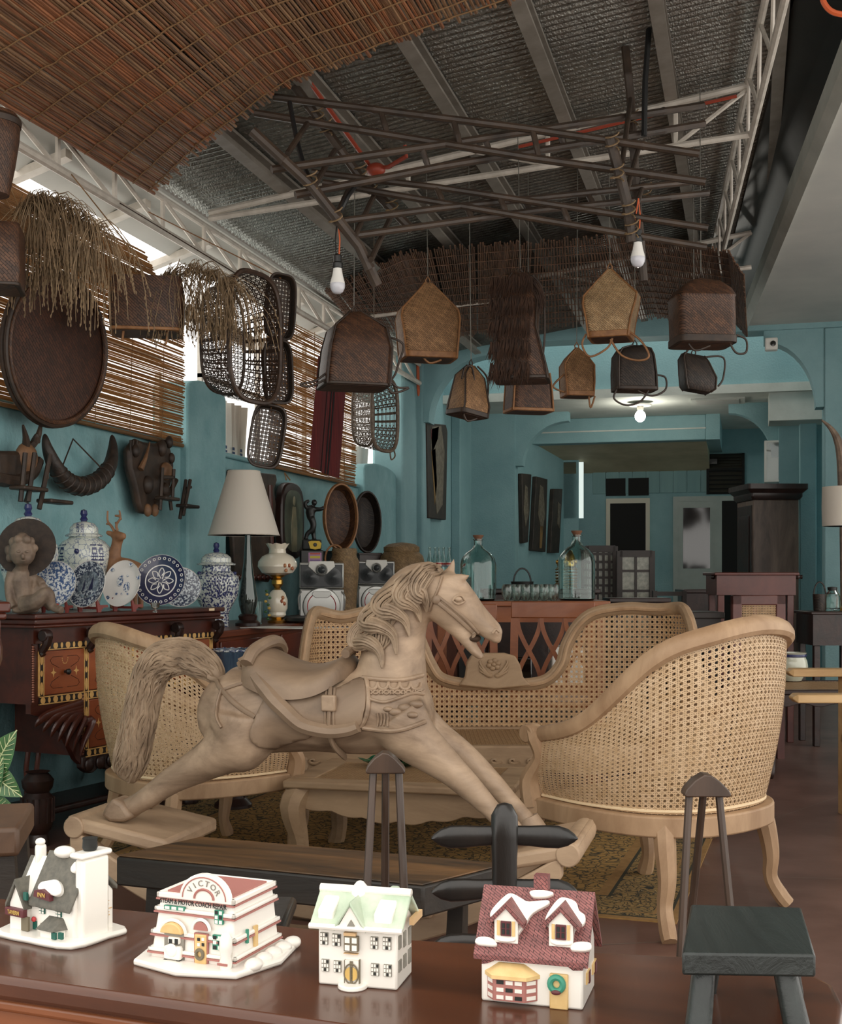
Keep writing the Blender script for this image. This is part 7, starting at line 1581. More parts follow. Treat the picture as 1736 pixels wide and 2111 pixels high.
# ------------------------------------------------------------------ long desk and what stands on it
mat('desk_wood', (118, 62, 38), (92, 46, 29), kind='wood', rough=.35, scale=6, stretch=(1, .3, 1), coat=.1); ZD = .83
r = thing('long_desk', 'long reddish wooden desk along the blue wall', 'desk', (-2.84, 8.1, 0)); y0, y1 = -2.4, 1.9
MB().box(-.30, .30, y0, y1, ZD-.035, ZD).build('top', 'desk_wood', r, bevel=.006); MB().box(-.30, .27, y0+.03, y1-.03, .08, ZD-.035).build('body', 'desk_wood', r)
for k in range(5):
    a = y0+.06+k*.84; MB().box(.27, .282, a, a+.80, ZD-.20, ZD-.055).build('drawer', 'table_panel', r, bevel=.004); MB().box(.27, .282, a, a+.80, .12, ZD-.22).build('door', 'table_panel', r, bevel=.004)
p = onz(511, 1290, ZD); d = (p-EYE).dot(FW); s = d/F; r = thing('table_lamp', 'tall table lamp with a white conical shade and slender glass base', 'lamp', p, TH)
mat('shade_white', (232, 224, 212), rough=.6, scale=5); translucent(MATS['shade_white'], .25, (235, 225, 205)); mat('lamp_glass', (52, 62, 58), rough=.08, metal=.4, coat=1.)
z0, z1 = (1290-1103)*s, (1290-972)*s; MB().lathe([(73*s, z0), (33*s, z1), (32.3*s, z1), (72*s, z0)], 40, (-8*s, 0, 0)).build('shade', 'shade_white', r)
for zz, rr in ((z0, 73), (z1, 33)): MB().tube([(-8*s+rr*s*cos(2*pi*k/40), rr*s*sin(2*pi*k/40), zz) for k in range(40)], .003, 5, close=True).build('shade_rim', 'shade_white', r)
MB().lathe([(9*s, 12*s), (18*s, 40*s), (20*s, 55*s), (16*s, 80*s), (9*s, 130*s), (6*s, 175*s), (7*s, 195*s), (0, 200*s)], 24).build('base', 'lamp_glass', r)
MB().lathe([(0, 0), (26*s, 0), (26*s, 6*s), (18*s, 12*s), (20*s, 20*s), (16*s, 24*s), (10*s, 26*s)], 24).build('foot', 'mahogany_dark', r); MB().tube([(0, 0, 195*s), (0, 0, 300*s), (-8*s, 0, z1-.01)], .004, 6).build('stem', 'brass', r)
MB().tube([(-8*s-33*s, 0, z1-.002), (-8*s+33*s, 0, z1-.002)], .002, 4).build('spider', 'brass', r)
p = onz(572, 1284, ZD); d = (p-EYE).dot(FW); s = d/F; r = thing('oil_lamp', 'cream glass oil lamp with painted flowers and a frilled chimney', 'lamp', p, TH)
mat('milk_glass', (232, 222, 202), rough=.12, coat=.6); mat('flower_red', (160, 80, 56), (190, 140, 96), rough=.4, scale=60)
MB().lathe([(0, 0), (20*s, 0), (21*s, 4*s), (12*s, 8*s), (14*s, 12*s)], 24).build('foot', 'brass', r); MB().lathe([(14*s, 12*s), (18*s, 16*s), (17*s, 22*s), (21*s, 30*s), (21*s, 48*s), (16*s, 62*s), (10*s, 68*s)], 28).build('font', 'milk_glass', r)
MB().lathe([(8*s, 68*s), (6*s, 72*s), (12*s, 80*s), (12*s, 88*s), (8*s, 92*s), (16*s, 97*s), (18*s, 100*s)], 20).build('burner', 'brass', r)
MB().lathe([(18*s, 98*s), (32*s, 103*s), (41*s, 116*s), (40*s, 126*s), (32*s, 137*s), (18*s, 144*s)], 32).build('globe', 'milk_glass', r)
MB().loft([[(rr*s*(1+k_*.1*cos(8*a))*cos(a), rr*s*(1+k_*.1*cos(8*a))*sin(a), zz*s+k_*.004*cos(8*a)) for a in [2*pi*k/48 for k in range(48)]] for rr, zz, k_ in ((18, 143, 0), (17, 152, 0), (23, 163, 1))], cap=False).build('frill', 'milk_glass', r)
for (x, zz, rr) in ((.75, 118, 40), (.95, 112, 40.5), (.6, 108, 37), (.5, 118, 40), (.55, 45, 21), (.85, 40, 21), (.7, 52, 20)): a = -pi/2+x; MB().ell((rr*s*cos(a), rr*s*sin(a), zz*s), (.010, .010, .012)).build('painted_flower', 'flower_red', r)
p = onz(552, 1286, ZD); r = thing('flower_vase', 'slim glass vase with tiny yellow flowers beside the oil lamp', 'vase', p, TH); MB().lathe([(.016, 0), (.018, .004), (.02, .13), (.019, .13), (.017, .006), (0, .005)], 16, (-.05, 0, 0)).build('glass', 'glass', r)
mat('yellow_petal', (206, 172, 84), rough=.6)
for k in range(9): z_ = .03+.02*k; MB().ell((-.0+.012*sin(k*2.3), .01*cos(k*2), z_), (.010, .008, .008), 8, 5).build('blossom', 'yellow_petal' if k % 2 else 'leaf_green', r)
p = onz(600, 1294, ZD+.001); o = MB().hull([V((-.25, -.1, 0)), V((.3, -.16, 0)), V((.34, .06, 0)), V((-.18, .12, 0)), V((-.25, -.1, .003)), V((.3, -.16, .003)), V((.34, .06, .004)), V((-.18, .12, .003))]).build('paper_sheets', 'white_plastic'); o.location = p; tag(o, 'loose white papers lying on the desk before the oil lamp', 'paper')
# speakers
mat('silver', (178, 178, 174), rough=.3, metal=.6); mat('grille', (66, 70, 72), (54, 57, 59), rough=.3, scale=90); mat('cone_red', (176, 44, 52), rough=.4); mat('speaker_dark', (44, 47, 50), rough=.35)
def speaker(lab1, lab2, px, wpx, yt, ym, yb, d):
    s = d/F; hw_ = wpx/2*s; o = at(px, yb, d); o.z = ZD; zb_ = CH-(yb-HY)*s; zm = CH-(ym-HY)*s; zt_ = CH-(yt-HY)*s
    r = thing('stereo_speaker', lab1, 'speaker', o, TH+.1, 'silver stereo speakers'); z1 = zm-ZD; MB().box(-hw_, hw_, 0, .26, 0, z1-.004).build('cabinet', 'silver', r, bevel=.01)
    c_ = (0, -.002, max(z1*.40, z1-hw_*.98)); R_ = hw_*.9
    MB().lathe([(R_*.72, .0), (R_*.95, .0), (R_*.9, .02), (R_*.78, .022)], 36, c_, ax='y').build('ring', 'silver', r); MB().lathe([(R_*.64, .0), (R_*.66, .02), (R_*.72, .026), (R_*.73, .02)], 36, c_, ax='y').build('red_ring', 'cone_red', r)
    MB().lathe([(0, 0), (R_*.7, .0), (R_*.7, .006), (0, .014)], 32, c_, ax='y').build('grille', 'grille', r); MB().prism([(-R_*.42, c_[2]+R_*.75), (R_*.42, c_[2]+R_*.75), (R_*.5, c_[2]+R_*.6), (R_*.3, c_[2]+R_*.42), (-R_*.3, c_[2]+R_*.42), (-R_*.5, c_[2]+R_*.6)], -.03, 0).build('badge', 'silver', r, bevel=.003)
    for sx in (-1, 1): MB().tube(smooth_pts([V((sx*hw_*.9, -.01, z1*.9)), V((sx*hw_*1.03, -.03, z1*.7)), V((sx*hw_*1.0, -.02, z1*.3))]), .006, 6).build('side_bar', 'silver', r)
    o2 = o.copy(); o2.z = zm; h_ = zt_-zm; r = thing('stereo_speaker', lab2, 'speaker', o2, TH+.1, 'silver stereo speakers'); MB().box(-hw_, hw_, .01, .22, 0, h_).build('cabinet', 'silver', r, bevel=.008); MB().box(-hw_*.94, hw_*.94, .004, .012, h_*.05, h_*.93).build('front', 'speaker_dark', r, bevel=.003)
    for sx in (-1, 1):
        MB().lathe([(0, .0), (hw_*.40, 0), (hw_*.40, .004), (hw_*.12, .008), (0, .02)], 24, (sx*hw_*.5, .004, h_*.45), ax='y').build('woofer', 'grille', r)
    MB().lathe([(0, 0), (hw_*.25, 0), (hw_*.27, .02), (hw_*.22, .03), (hw_*.18, .02), (0, .035)], 24, (0, .0, h_*.72), ax='y').build('tweeter', 'silver', r); MB().prism([(-hw_*.55, h_*1.06), (hw_*.55, h_*1.06), (hw_*.6, h_*.85), (hw_*.22, h_*.55), (-hw_*.22, h_*.55), (-hw_*.6, h_*.85)], -.012, .003).build('handle', 'white_plastic', r, bevel=.004)
    MB().lathe([(0, .03), (hw_*.17, .03), (hw_*.1, .042), (0, .046)], 20, (0, -.0, h_*.72), ax='y').build('dome', 'grille', r)
speaker('silver speaker with a red-ringed cone, under the left twin-cone speaker', 'silver twin-cone speaker stacked beside the yellow flower box', 663, 92, 1160, 1213, 1270, 8.1)
speaker('silver speaker with a red-ringed cone, half hidden by the horse mane', 'silver twin-cone speaker stacked between the two wicker jars', 776, 76, 1157, 1205, 1255, 9.4)
p = onz(632, 1284, ZD); o = MB().lathe([(0, 0), (.09, 0), (.11, .012), (.1, .03), (.05, .042), (0, .044)], 24, rx=1.3, ry=.8).build('black_hat', 'black_paint'); o.location = p; tag(o, 'flat black rounded case lying before the left speaker', 'case')
def wicker(label, px, d, prof, hnd):
    s = d/F; o = at(px, HY, d); o.z = ZD; r = thing('wicker_jar', label, 'basket', o, TH); k0 = CH-ZD
    MB().lathe([(a*s, k0-(b-HY)*s) for a, b in prof], 36).build('body', 'wicker', r)
    for a, b in hnd: P_ = [V((a*s+20*s*cos(t), -.75*prof[len(prof)//2][0]*s-.01, k0-(b-HY)*s+28*s*sin(t))) for t in [2*pi*k/24 for k in range(24)]]; MB().tube(P_, .007, 6, close=True).build('handle', 'trim_tan', r)
def base_y(d): return HY+(CH-ZD)*F/d
wicker('wicker jar with a narrow rolled neck between the speakers', 710, 8.7, [(24, base_y(8.7)), (26, 1225), (30, 1180), (31, 1158), (26, 1148), (25, 1143), (26.5, 1138), (25, 1131), (20, 1130), (0, 1136)], [(-18, 1152)])
wicker('large round lidded wicker basket with a looped handle', 828, 9.9, [(30, base_y(9.9)), (38, 1220), (48, 1185), (50, 1168), (44, 1146), (36, 1138), (37, 1136), (37, 1128), (28, 1122), (12, 1119), (0, 1118)], [(8, 1180)])
# shallow baskets leaning on the wall
def lean(label, px, py, d, rx, rz_, dep, az, m1, m2, tl):
    r = thing('shallow_basket', label, 'basket', at(px, py, d), TH+az); 
    def E(k, y, n=40): return [V((k*rx*cos(2*pi*i/n), y, k*rz_*sin(2*pi*i/n))) for i in range(n)]
    MB().loft([E(1, 0), E(.97, dep*.3), E(.85, dep*.75), E(.5, dep), E(.02, dep*1.03)], cap=False).build('bowl', m1, r); MB().loft([E(1.02, 0), E(1.0, dep*.3), E(.88, dep*.8), E(.5, dep+.012), E(.02, dep*1.03+.012)], cap=False).build('outer', m2, r)
    for y in (0, .02): MB().tube(E(1.02, y), .009, 6, close=True).build('rim', m2 if y else 'trim_tan' if m1 != 'weave_dark' else m2, r)
    sup = at(px, py, d); bz = sup.z-rz_-ZD
    if bz > .02: 
        bb = thing('wooden_box', tl, 'box', V((sup.x, sup.y, ZD))+FW*.0, TH+az); MB().box(-.1, .1, -.05, dep+.02, 0, bz-.012).build('body', 'mahogany_dark', bb, bevel=.006); MB().box(-.104, .104, -.054, dep+.024, bz-.03, bz-.012).build('lid', 'mahogany_dark', bb, bevel=.004)
lean('shallow brown oval basket standing on edge against the wall', 704, 1066, 9.0, .13, .235, .10, .55, 'weave_brown', 'trim_tan', 'dark box holding up the brown oval basket')
lean('black oval basket standing on edge right of the brown one', 758, 1076, 9.85, .115, .235, .10, .5, 'weave_dark', 'weave_dark', 'dark box holding up the black oval basket')
# dark figure on a boxed pedestal
d = 8.5; s = d/F; o = at(645, HY, d); o.z = ZD; r = thing('display_box', 'black box with a colourful label below the bronze figure', 'box', o, TH+.15); z1 = CH-(1134-HY)*s-ZD
MB().box(-25*s, 22*s, 0, .15, 0, z1).build('body', 'black_paint', r, bevel=.006); mat('label_pink', (176, 130, 168), rough=.5); mat('label_yellow', (206, 190, 60), rough=.5); mat('label_purple', (110, 84, 140), rough=.5); mat('label_red', (190, 80, 60), rough=.5)
zz = lambda py: CH-(py-HY)*s-ZD
for (a, b, m_) in ((1139, 1160, 'label_pink'),): MB().box(-9*s, 18*s, -.002, .001, zz(b), zz(a)).build('label', m_, r)
for (a, b, m_) in ((1140, 1143, 'label_red'), (1146, 1151, 'label_yellow'), (1154, 1156, 'label_purple')): MB().box(-6*s, 15*s, -.003, -.0015, zz(b), zz(a)).build('print', m_, r)
o2 = o.copy(); o2.z = ZD+z1; lf = LF(o2, TH); q = lf.q; m = MB()
tb_([(630, 1112), (634, 1100), (644, 1092), (646, 1080), (642, 1068)], [4, 5, 6, 7, 8], [.05]*5); tb_([(648, 1112), (646, 1100), (645, 1085)], [4, 5, 7], [.08]*3); tb_([(642, 1070), (640, 1056), (646, 1045)], [8, 10, 9], [.06]*3); m.ell(q(648, 1036, .06), (6*s, 6*s, 7*s))
tb_([(640, 1050), (631, 1045), (630, 1036), (638, 1032)], [5, 4.5, 4, 3.5], [.06, .05, .05, .05]); tb_([(650, 1050), (660, 1050), (668, 1046)], [5, 4.5, 4], [.06, .05, .05]); m.box(q(622, 1130).x, q(660, 1130).x, .02, .12, 0, q(640, 1112).z)
r = figure('bronze_figure', 'dark bronze dancing figure with raised arms', 'statue', o2, TH, m, 'black_paint', .006, 3)
o3 = at(650, 1134, d)-FW*.01; r = thing('flower_card', 'yellow paper flower with a dark centre at the foot of the bronze figure', 'ornament', V((o3.x, o3.y, ZD+z1)), TH+.15); mat('petal_yellow', (216, 180, 60), rough=.6)
MB().prism([(-14*s, 17*s), (-10*s, 3*s), (0, 1*s), (11*s, 3*s), (13*s, 14*s), (8*s, 19*s), (-8*s, 19*s)], 0, .004).build('petals', 'petal_yellow', r); MB().lathe([(0, 0), (4*s, 0), (3*s, .004), (0, .005)], 14, (0, 0, 11*s), ax='y').build('centre', 'black_paint', r)
# carved board and oval painting on the wall
r = wallthing('carved_board', 'dark carved wooden board hanging behind the table lamp', 'carving')
P_ = [W(a, b) for a, b in ((466, 968), (560, 978), (562, 990), (556, 1010), (560, 1040), (556, 1100), (556, 1180), (545, 1200), (476, 1190), (470, 1100), (466, 1050))]
MB().prism([(p.x, p.z) for p in P_], -.035, 0).build('board', 'carve_dark', r, bevel=.01)
for k in range(9): p = W(478+k*9, 1190-k*.0, .04); MB().ell(p, (.03, .012, .02)).build('scallop', 'mahogany', r)
p0, p1 = W(545, 1000, .04), W(550, 1180, .04); MB().tube([p0, p1], .018, 8).build('edge_bead', 'mahogany', r)
r = wallthing('oval_painting', 'oval dark-framed painting of a robed figure on the wall', 'painting'); c_ = W(589, 1074); rx_, rz_ = abs(W(612, 1074).x-W(565, 1074).x)/2, abs(W(589, 995).z-W(589, 1152).z)/2
def so_(k, n=40): return [(c_.x+k*rx_*(abs(cos(a))**.7)*(1 if cos(a) > 0 else -1), c_.z+k*rz_*(abs(sin(a))**.55)*(1 if sin(a) > 0 else -1)) for a in [2*pi*i/n for i in range(n)]]
MB().prism(so_(1), -.06, 0).build('frame', 'mahogany_dark', r, bevel=.012); mat('paint_murk', (96, 104, 88), (62, 74, 66), rough=.3, scale=8, coat=.4); MB().prism(so_(.80), -.063, -.05).build('canvas', 'paint_murk', r)
mat('robe', (150, 140, 112), (110, 112, 92), rough=.4, scale=10); m = MB(); m.prism([(c_.x-.05, c_.z-.22), (c_.x+.05, c_.z-.22), (c_.x+.06, c_.z-.05), (c_.x+.03, c_.z+.10), (c_.x-.03, c_.z+.10), (c_.x-.06, c_.z-.05)], -.066, -.062); m.build('robed_figure', 'robe', r, bevel=.002); MB().ell((c_.x, -.064, c_.z+.14), (.026, .004, .034)).build('face', 'robe', r)
MB().tube([W(582, 990, .03), W(584, 975, .01), W(590, 990, .03)], .005, 5).build('hanging_cord', 'twine', r)
# ------------------------------------------------------------------ counter with carboys, lattice chairs
mat('teak', (150, 88, 50), (118, 64, 36), kind='wood', rough=.35, scale=6, stretch=(.4, 1, 1), coat=.1); mat('cork', (110, 74, 52), rough=.8); mat('carboy', (222, 238, 234), rough=.01, trans=1., spec=.5)
ZC = .965; o = cf(.62, 7.2); r = thing('wooden_counter', 'long brown counter carrying the glass carboys', 'counter', o, TH)
MB().box(-.55, .45, -.22, .30, ZC-.03, ZC).build('top', 'teak', r, bevel=.005); MB().box(-.52, .42, -.20, .28, ZC-.12, ZC-.03).build('apron', 'teak', r)
for x in (-.5, .40):
    for y in (-.18, .26): MB().box(x-.025, x+.025, y-.025, y+.025, 0, ZC-.12).build('leg', 'teak', r)
MB().box(-.5, .4, -.15, .25, .45, .48).build('shelf', 'teak', r)
for k, (lab, x, w_, h_, m_) in enumerate((('black boxy radio on the shelf under the counter', -.33, .16, .22, 'black_paint'), ('dark case on the counter shelf behind the lattice chair', -.08, .2, .16, 'glass_dark'), ('white appliance on the counter shelf at right', .22, .18, .22, 'white_plastic'))):
    q_ = thing('shelf_appliance', lab, 'appliance', o+RT*x+UP*.481, TH); MB().box(-w_/2, w_/2, -.1, .1, 0, h_).build('body', m_, q_, bevel=.01); MB().lathe([(0, 0), (.03, 0), (.028, .012), (0, .014)], 16, (0, -.1, h_*.5), ax='y').build('dial', 'silver', q_)
def carboy(lab, px, d, wpx, yt):
    s = d/F; p = at(px, HY, d); p.z = ZC; r = thing('glass_carboy', lab, 'bottle', p, TH, 'glass carboys'); H_ = (CH-(yt-HY)*s)-ZC; R_ = wpx/2*s
    pr = [(R_*.9, 0), (R_, .012), (R_, H_*.55), (R_*.93, H_*.64), (R_*.7, H_*.72), (R_*.35, H_*.79), (R_*.24, H_*.85), (R_*.24, H_*.92), (R_*.30, H_*.925), (R_*.30, H_*.94)]
    MB().lathe([(0, 0)]+pr+[(a-.004, b) for a, b in pr[::-1][:-1]]+[(R_*.9-.004, .006), (0, .006)], 36).build('glass', 'carboy', r)
    MB().lathe([(0, H_*.915), (R_*.19, H_*.915), (R_*.21, H_*.95), (R_*.30, H_*.985), (R_*.30, H_), (0, H_)], 16).build('cork', 'cork', r)
carboy('large clear glass carboy with a cork behind the horse ears', 986, 7.15, 74, 1103); carboy('large clear glass carboy with a cork at the right end of the counter', 1189, 7.2, 76, 1094)
rd = random.Random(4)
for k in range(11):
    x = 1046+ (k % 6)*19; row = k//6; d = 7.05+.1*row; p = at(x+row*9, HY, d); p.z = ZC; q_ = thing('glass_cup', ['first', 'second', 'third', 'fourth', 'fifth', 'last'][k % 6]+' glass cup from the left in the '+('back' if row else 'front')+' row between the carboys', 'glass', p, TH, 'glass cups between the carboys')
    MB().lathe([(0, 0), (.016, 0), (.02, .004), (.03, .03), (.034, .06), (.03, .085), (.024, .095), (.022, .095), (.028, .083), (.031, .06), (.027, .03), (.015, .008), (0, .008)], 18).build('bowl', 'glass', q_)
def lattice_chair(lab, px, d, wpx, yt, rz=0.):
    s = d/F; p = at(px, HY, d); p.z = 0; r = thing('lattice_chair', lab, 'chair', p, TH+rz, 'lattice-back dining chairs'); zt_ = CH-(yt-HY)*s; hw_ = wpx/2*s
    MB().box(-hw_, hw_, -.015, .015, zt_-.085, zt_).build('crest_rail', 'teak', r, bevel=.005)
    for sx in (-1, 1):
        MB().hull([(sx*hw_*.95-.02, -.015, .44), (sx*hw_*.95+.02, -.015, .44), (sx*hw_*.95+.02, .015, .44), (sx*hw_*.95-.02, .015, .44), (sx*hw_-.022-.02*sx, -.014, zt_-.085), (sx*hw_+.018-.02*sx, -.014, zt_-.085), (sx*hw_+.018-.02*sx, .014, zt_-.085), (sx*hw_-.022-.02*sx, .014, zt_-.085)]).build('stile', 'teak', r)
        MB().box(sx*hw_*.95-.02, sx*hw_*.95+.02, -.015, .02, 0, .44).build('leg', 'teak', r); MB().box(sx*hw_*.95-.02, sx*hw_*.95+.02, .40, .44, 0, .43).build('leg', 'teak', r)
    MB().box(-hw_, hw_, -.02, .45, .43, .46).build('seat', 'teak', r, bevel=.006); MB().box(-hw_*.95, hw_*.95, -.012, .012, .50, .55).build('lower_rail', 'teak', r)
    z0, z1 = .55, zt_-.085; n = 3; dx = 2*hw_*.86/n
    for i in range(n):
        for sg in (-1, 1):
            xa = -hw_*.86+dx*(i+(0 if sg > 0 else 1)); P_ = [V((xa+sg*dx*(.5-.5*cos(pi*t/12))*.98, .004*sg, z0+(z1-z0)*t/12)) for t in range(13)]; MB().tube(P_, .016, 4, ph=pi/4, flat=.7).build('lattice_bar', 'teak', r)
lattice_chair('lattice-back wooden chair between the horse head and the sofa hump', 1140, 6.35, 172, 1240, -.08); lattice_chair('lattice-back wooden chair half hidden behind the horse neck', 950, 6.45, 150, 1245, .1)
# soda bottles on a cabinet
r = thing('bottle_cabinet', 'dark wooden cabinet under the row of soda bottles', 'cabinet', cf(.17, 10.0), TH); MB().box(-.16, .2, -.12, .2, 0, 1.10).build('body', 'mahogany', r, bevel=.006); MB().box(-.14, .18, -.128, -.12, .1, 1.05).build('door', 'desk_wood', r, bevel=.004)
mat('soda_blue', (60, 80, 130), rough=.4); mat('soda_red', (186, 60, 56), rough=.4)
for k, px in enumerate((886, 897, 905, 914, 926)):
    p = at(px, HY, 9.9+.06*(k % 2)); p.z = 1.101; q_ = thing('soda_bottle', ['first', 'second', 'middle', 'fourth', 'last'][k]+' soda bottle from the left in the row behind the horse', 'bottle', p, TH, 'soda bottles behind the horse'); MB().lathe([(0, 0), (.024, 0), (.026, .01), (.026, .10), (.020, .14), (.011, .19), (.010, .225), (.012, .23), (.012, .24), (.008, .24), (.008, .19), (.017, .138), (.023, .10), (.023, .012), (0, .01)], 18).build('glass', 'glass', q_)
    MB().lathe([(.0262, .085), (.0265, .088), (.0265, .115), (.0258, .118)], 18).build('label', 'white_plastic', q_); MB().lathe([(.0268, .10), (.0268, .114), (.026, .114)], 18).build('label_red', 'soda_red', q_); MB().lathe([(.0268, .087), (.0268, .093), (.026, .093)], 18).build('label_blue', 'soda_blue', q_)
# painted planks on the inner wall
mat('plank_paint', (58, 50, 42), (36, 31, 27), rough=.6, scale=10); mat('pict_pale', (120, 112, 96), (84, 76, 64), rough=.6, scale=24); mat('pict_gold', (132, 104, 60), rough=.6); mat('pict_red', (96, 44, 40), rough=.6)
pw = LF((WL2+.035, 12.5, 1.5), pi/2)
def plankpic(lab, pts, fig, off=0.):
    pl_ = LF((WL2+.035+off, 12.5, 1.5), pi/2) if pts[0][0] < 1050 else LF(WA+V((.034, -.01, 1.5)), rzw); r = thing('painted_plank', lab, 'painting', pl_.o, pl_.rz, 'painted planks on the inner wall'); P_ = [pl_.q(*p) for p in pts]; MB().prism([(p.x, p.z) for p in P_], -.02, .033).build('plank', 'plank_paint', r, bevel=.008)
    for f, m_ in fig: P_ = [pl_.q(*p) for p in f]; MB().prism([(p.x, p.z) for p in P_], -.024, -.019).build('painted_figure', m_, r)
plankpic('tall painted plank nearest the corner column', [(876, 868), (880, 872), (916, 876), (919, 890), (916, 1072), (879, 1068)], [([(886, 880), (905, 878), (912, 930), (908, 1040), (896, 1060), (890, 980), (884, 920)], 'pict_pale'), ([(885, 930), (893, 925), (896, 1000), (892, 1040), (888, 980)], 'pict_gold'), ([(884, 885), (900, 880), (898, 905), (886, 935)], 'pict_red')])
plankpic('curved shield-like painted board behind the pilaster', [(1003, 968), (1010, 972), (1016, 1000), (1018, 1040), (1014, 1075), (1005, 1095)], [([(1005, 985), (1009, 1000), (1010, 1050), (1006, 1075)], 'pict_pale')], .02)
plankpic('narrow painted plank, left of the three hanging together', [(1073, 976), (1093, 978), (1086, 1118), (1076, 1120)], [([(1079, 1000), (1084, 1005), (1086, 1060), (1080, 1085), (1076, 1050)], 'pict_pale')])
plankpic('painted plank with a robed figure, middle of the three hanging together', [(1103, 982), (1126, 988), (1122, 1138), (1095, 1135)], [([(1110, 1000), (1116, 1005), (1120, 1060), (1114, 1100), (1106, 1060)], 'pict_pale'), ([(1111, 1085), (1116, 1085), (1113, 1130), (1109, 1130)], 'pict_gold')])
plankpic('plain dark painted plank, right of the three hanging together', [(1139, 1008), (1157, 1008), (1150, 1140), (1132, 1140)], [([(1147, 1035), (1152, 1040), (1150, 1090), (1146, 1080)], 'pict_pale')])
# lantern with brass crown and dark cabinets by the inner wall
d = 8.2; s = d/F; p = at(1168, HY, d); p.z = 0; r = thing('low_dark_chest', 'long black chest along the inner wall behind the counter', 'chest', cf(1.0, 8.6), TH); MB().box(-.55, .2, -.2, .25, 0, .99).build('body', 'mahogany_dark', r, bevel=.01); MB().box(-.57, .22, -.22, .27, .99, 1.02).build('lid', 'mahogany_dark', r, bevel=.006)
q_ = thing('beaded_lantern', 'glass-beaded lantern with a brass crown behind the right carboy', 'lantern', cf(1.0, 8.5, 1.021), TH); s = 8.5/F
MB().lathe([(.0, 0), (20*s, 0), (22*s, .02), (22*s, 42*s), (18*s, 46*s), (0, 46*s)], 24).build('drum', 'carboy', q_)
for k in range(7): MB().tube([(22.5*s*cos(2*pi*i/24), 22.5*s*sin(2*pi*i/24), (4+6*k)*s) for i in range(24)], .005, 5, close=True).build('bead_ring', 'brass', q_)
MB().lathe([(19*s, 46*s), (20*s, 52*s), (15*s, 66*s), (6*s, 74*s), (0, 76*s)], 24).build('crown', 'brass', q_)
for k in range(10): a = 2*pi*k/10; MB().ell((19*s*cos(a), 19*s*sin(a), 55*s), (.012, .012, .016)).build('crown_point', 'brass', q_)
q_ = thing('wire_basket', 'black wire basket with a tall hoop handle on the dark chest', 'basket', cf(.70, 8.55, 1.021), TH); MB().lathe([(0, 0), (.07, 0), (.08, .05), (.077, .05), (.067, .004), (0, .004)], 20).build('bowl', 'black_paint', q_); MB().tube([(.06*cos(pi*k/12), 0, .04+.10*sin(pi*k/12)) for k in range(13)], .006, 6).build('handle', 'black_paint', q_)
# shell-pane lattice screens
mat('shell_pane', (150, 150, 136), (110, 112, 102), rough=.3, scale=30); mat('screen_dark', (44, 32, 26), (30, 23, 19), rough=.5, scale=12)
def screen(lab, px0, px1, yt, d, nx, ny, shift=0):
    s = d/F; p = at((px0+px1)/2, HY, d); p.z = 0; r = thing('lattice_screen', lab, 'screen', p, TH); hw_ = (px1-px0)/2*s; zt_ = CH-(yt-HY)*s; z0 = .55
    for sx in (-1, 1): MB().box(sx*hw_-.02, sx*hw_+.02, -.02, .02, 0, zt_).build('stile', 'screen_dark', r)
    for z_ in (zt_-.02, z0, .08): MB().box(-hw_, hw_, -.02, .02, z_-.025, z_+.025).build('rail', 'screen_dark', r)
    MB().box(-hw_, hw_, -.008, .008, .1, z0).build('lower_panel', 'screen_dark', r)
    for i in range(1, nx): MB().box(-hw_+2*hw_*i/nx-.009, -hw_+2*hw_*i/nx+.009, -.012, .012, z0, zt_).build('bar', 'screen_dark', r)
    for j in range(1, ny): MB().box(-hw_, hw_, -.011, .011, z0+(zt_-z0)*j/ny-.009, z0+(zt_-z0)*j/ny+.009).build('bar', 'screen_dark', r)
    for i in range(nx):
        for j in range(ny):
            dz = (zt_-z0)/ny; dx = 2*hw_/nx; MB().box(-hw_+dx*i+.004, -hw_+dx*(i+1)-.004, -.002, .002, z0+dz*j+.004, z0+dz*(j+1)-.004).build('pane', 'shell_pane', r)
screen('dark screen with a fine grid of shell panes behind the right carboy', 1208, 1268, 1126, 9.6, 5, 13); screen('dark screen with four large panes and a diamond below', 1277, 1344, 1136, 9.3, 2, 5)
# mid-room dark furniture
def simple_table(name, lab, cat, px, d, wpx, yt, m_, dep=.4, th=.03, leg=.03, ap=.08, rz=0.):
    s = d/F; p = at(px, HY, d); p.z = 0; r = thing(name, lab, cat, p, TH+rz); hw_ = wpx/2*s; z_ = CH-(yt-HY)*s
    MB().box(-hw_, hw_, 0, dep, z_-th, z_).build('top', m_, r, bevel=.006); MB().box(-hw_+.02, hw_-.02, .02, dep-.02, z_-th-ap, z_-th).build('apron', m_, r)
    for sx in (-1, 1):
        for y in (.03+leg, dep-.03-leg): MB().box(sx*(hw_-.03-leg)-leg, sx*(hw_-.03-leg)+leg, y-leg, y+leg, 0, z_-th-ap).build('leg', m_, r, bevel=.004)
    return r, hw_, z_
simple_table('dark_side_table', 'dark wooden table before the lattice screens', 'table', 1320, 8.3, 128, 1233, 'mahogany_dark', .3)
mat('red_brown', (98, 50, 42), (76, 38, 33), kind='wood', rough=.35, scale=6); 
r, hw_, z_ = simple_table('red_high_table', 'tall red-brown table with slim legs right of the sofa', 'table', 1561, 8.2, 176, 1180, 'red_brown', .35, .02, .022, .13)
for sx in (-1, 1): MB().lathe([(0, 0), (.012, 0), (.018, .015), (.01, .03), (.016, .045), (0, .05)], 10, (sx*hw_, .1, z_-.03), ax='x').build('finial', 'mahogany_dark', r)
MB().box(-.012, .012, .05, .08, z_-.5, z_-.14).build('centre_bar', 'red_brown', r)
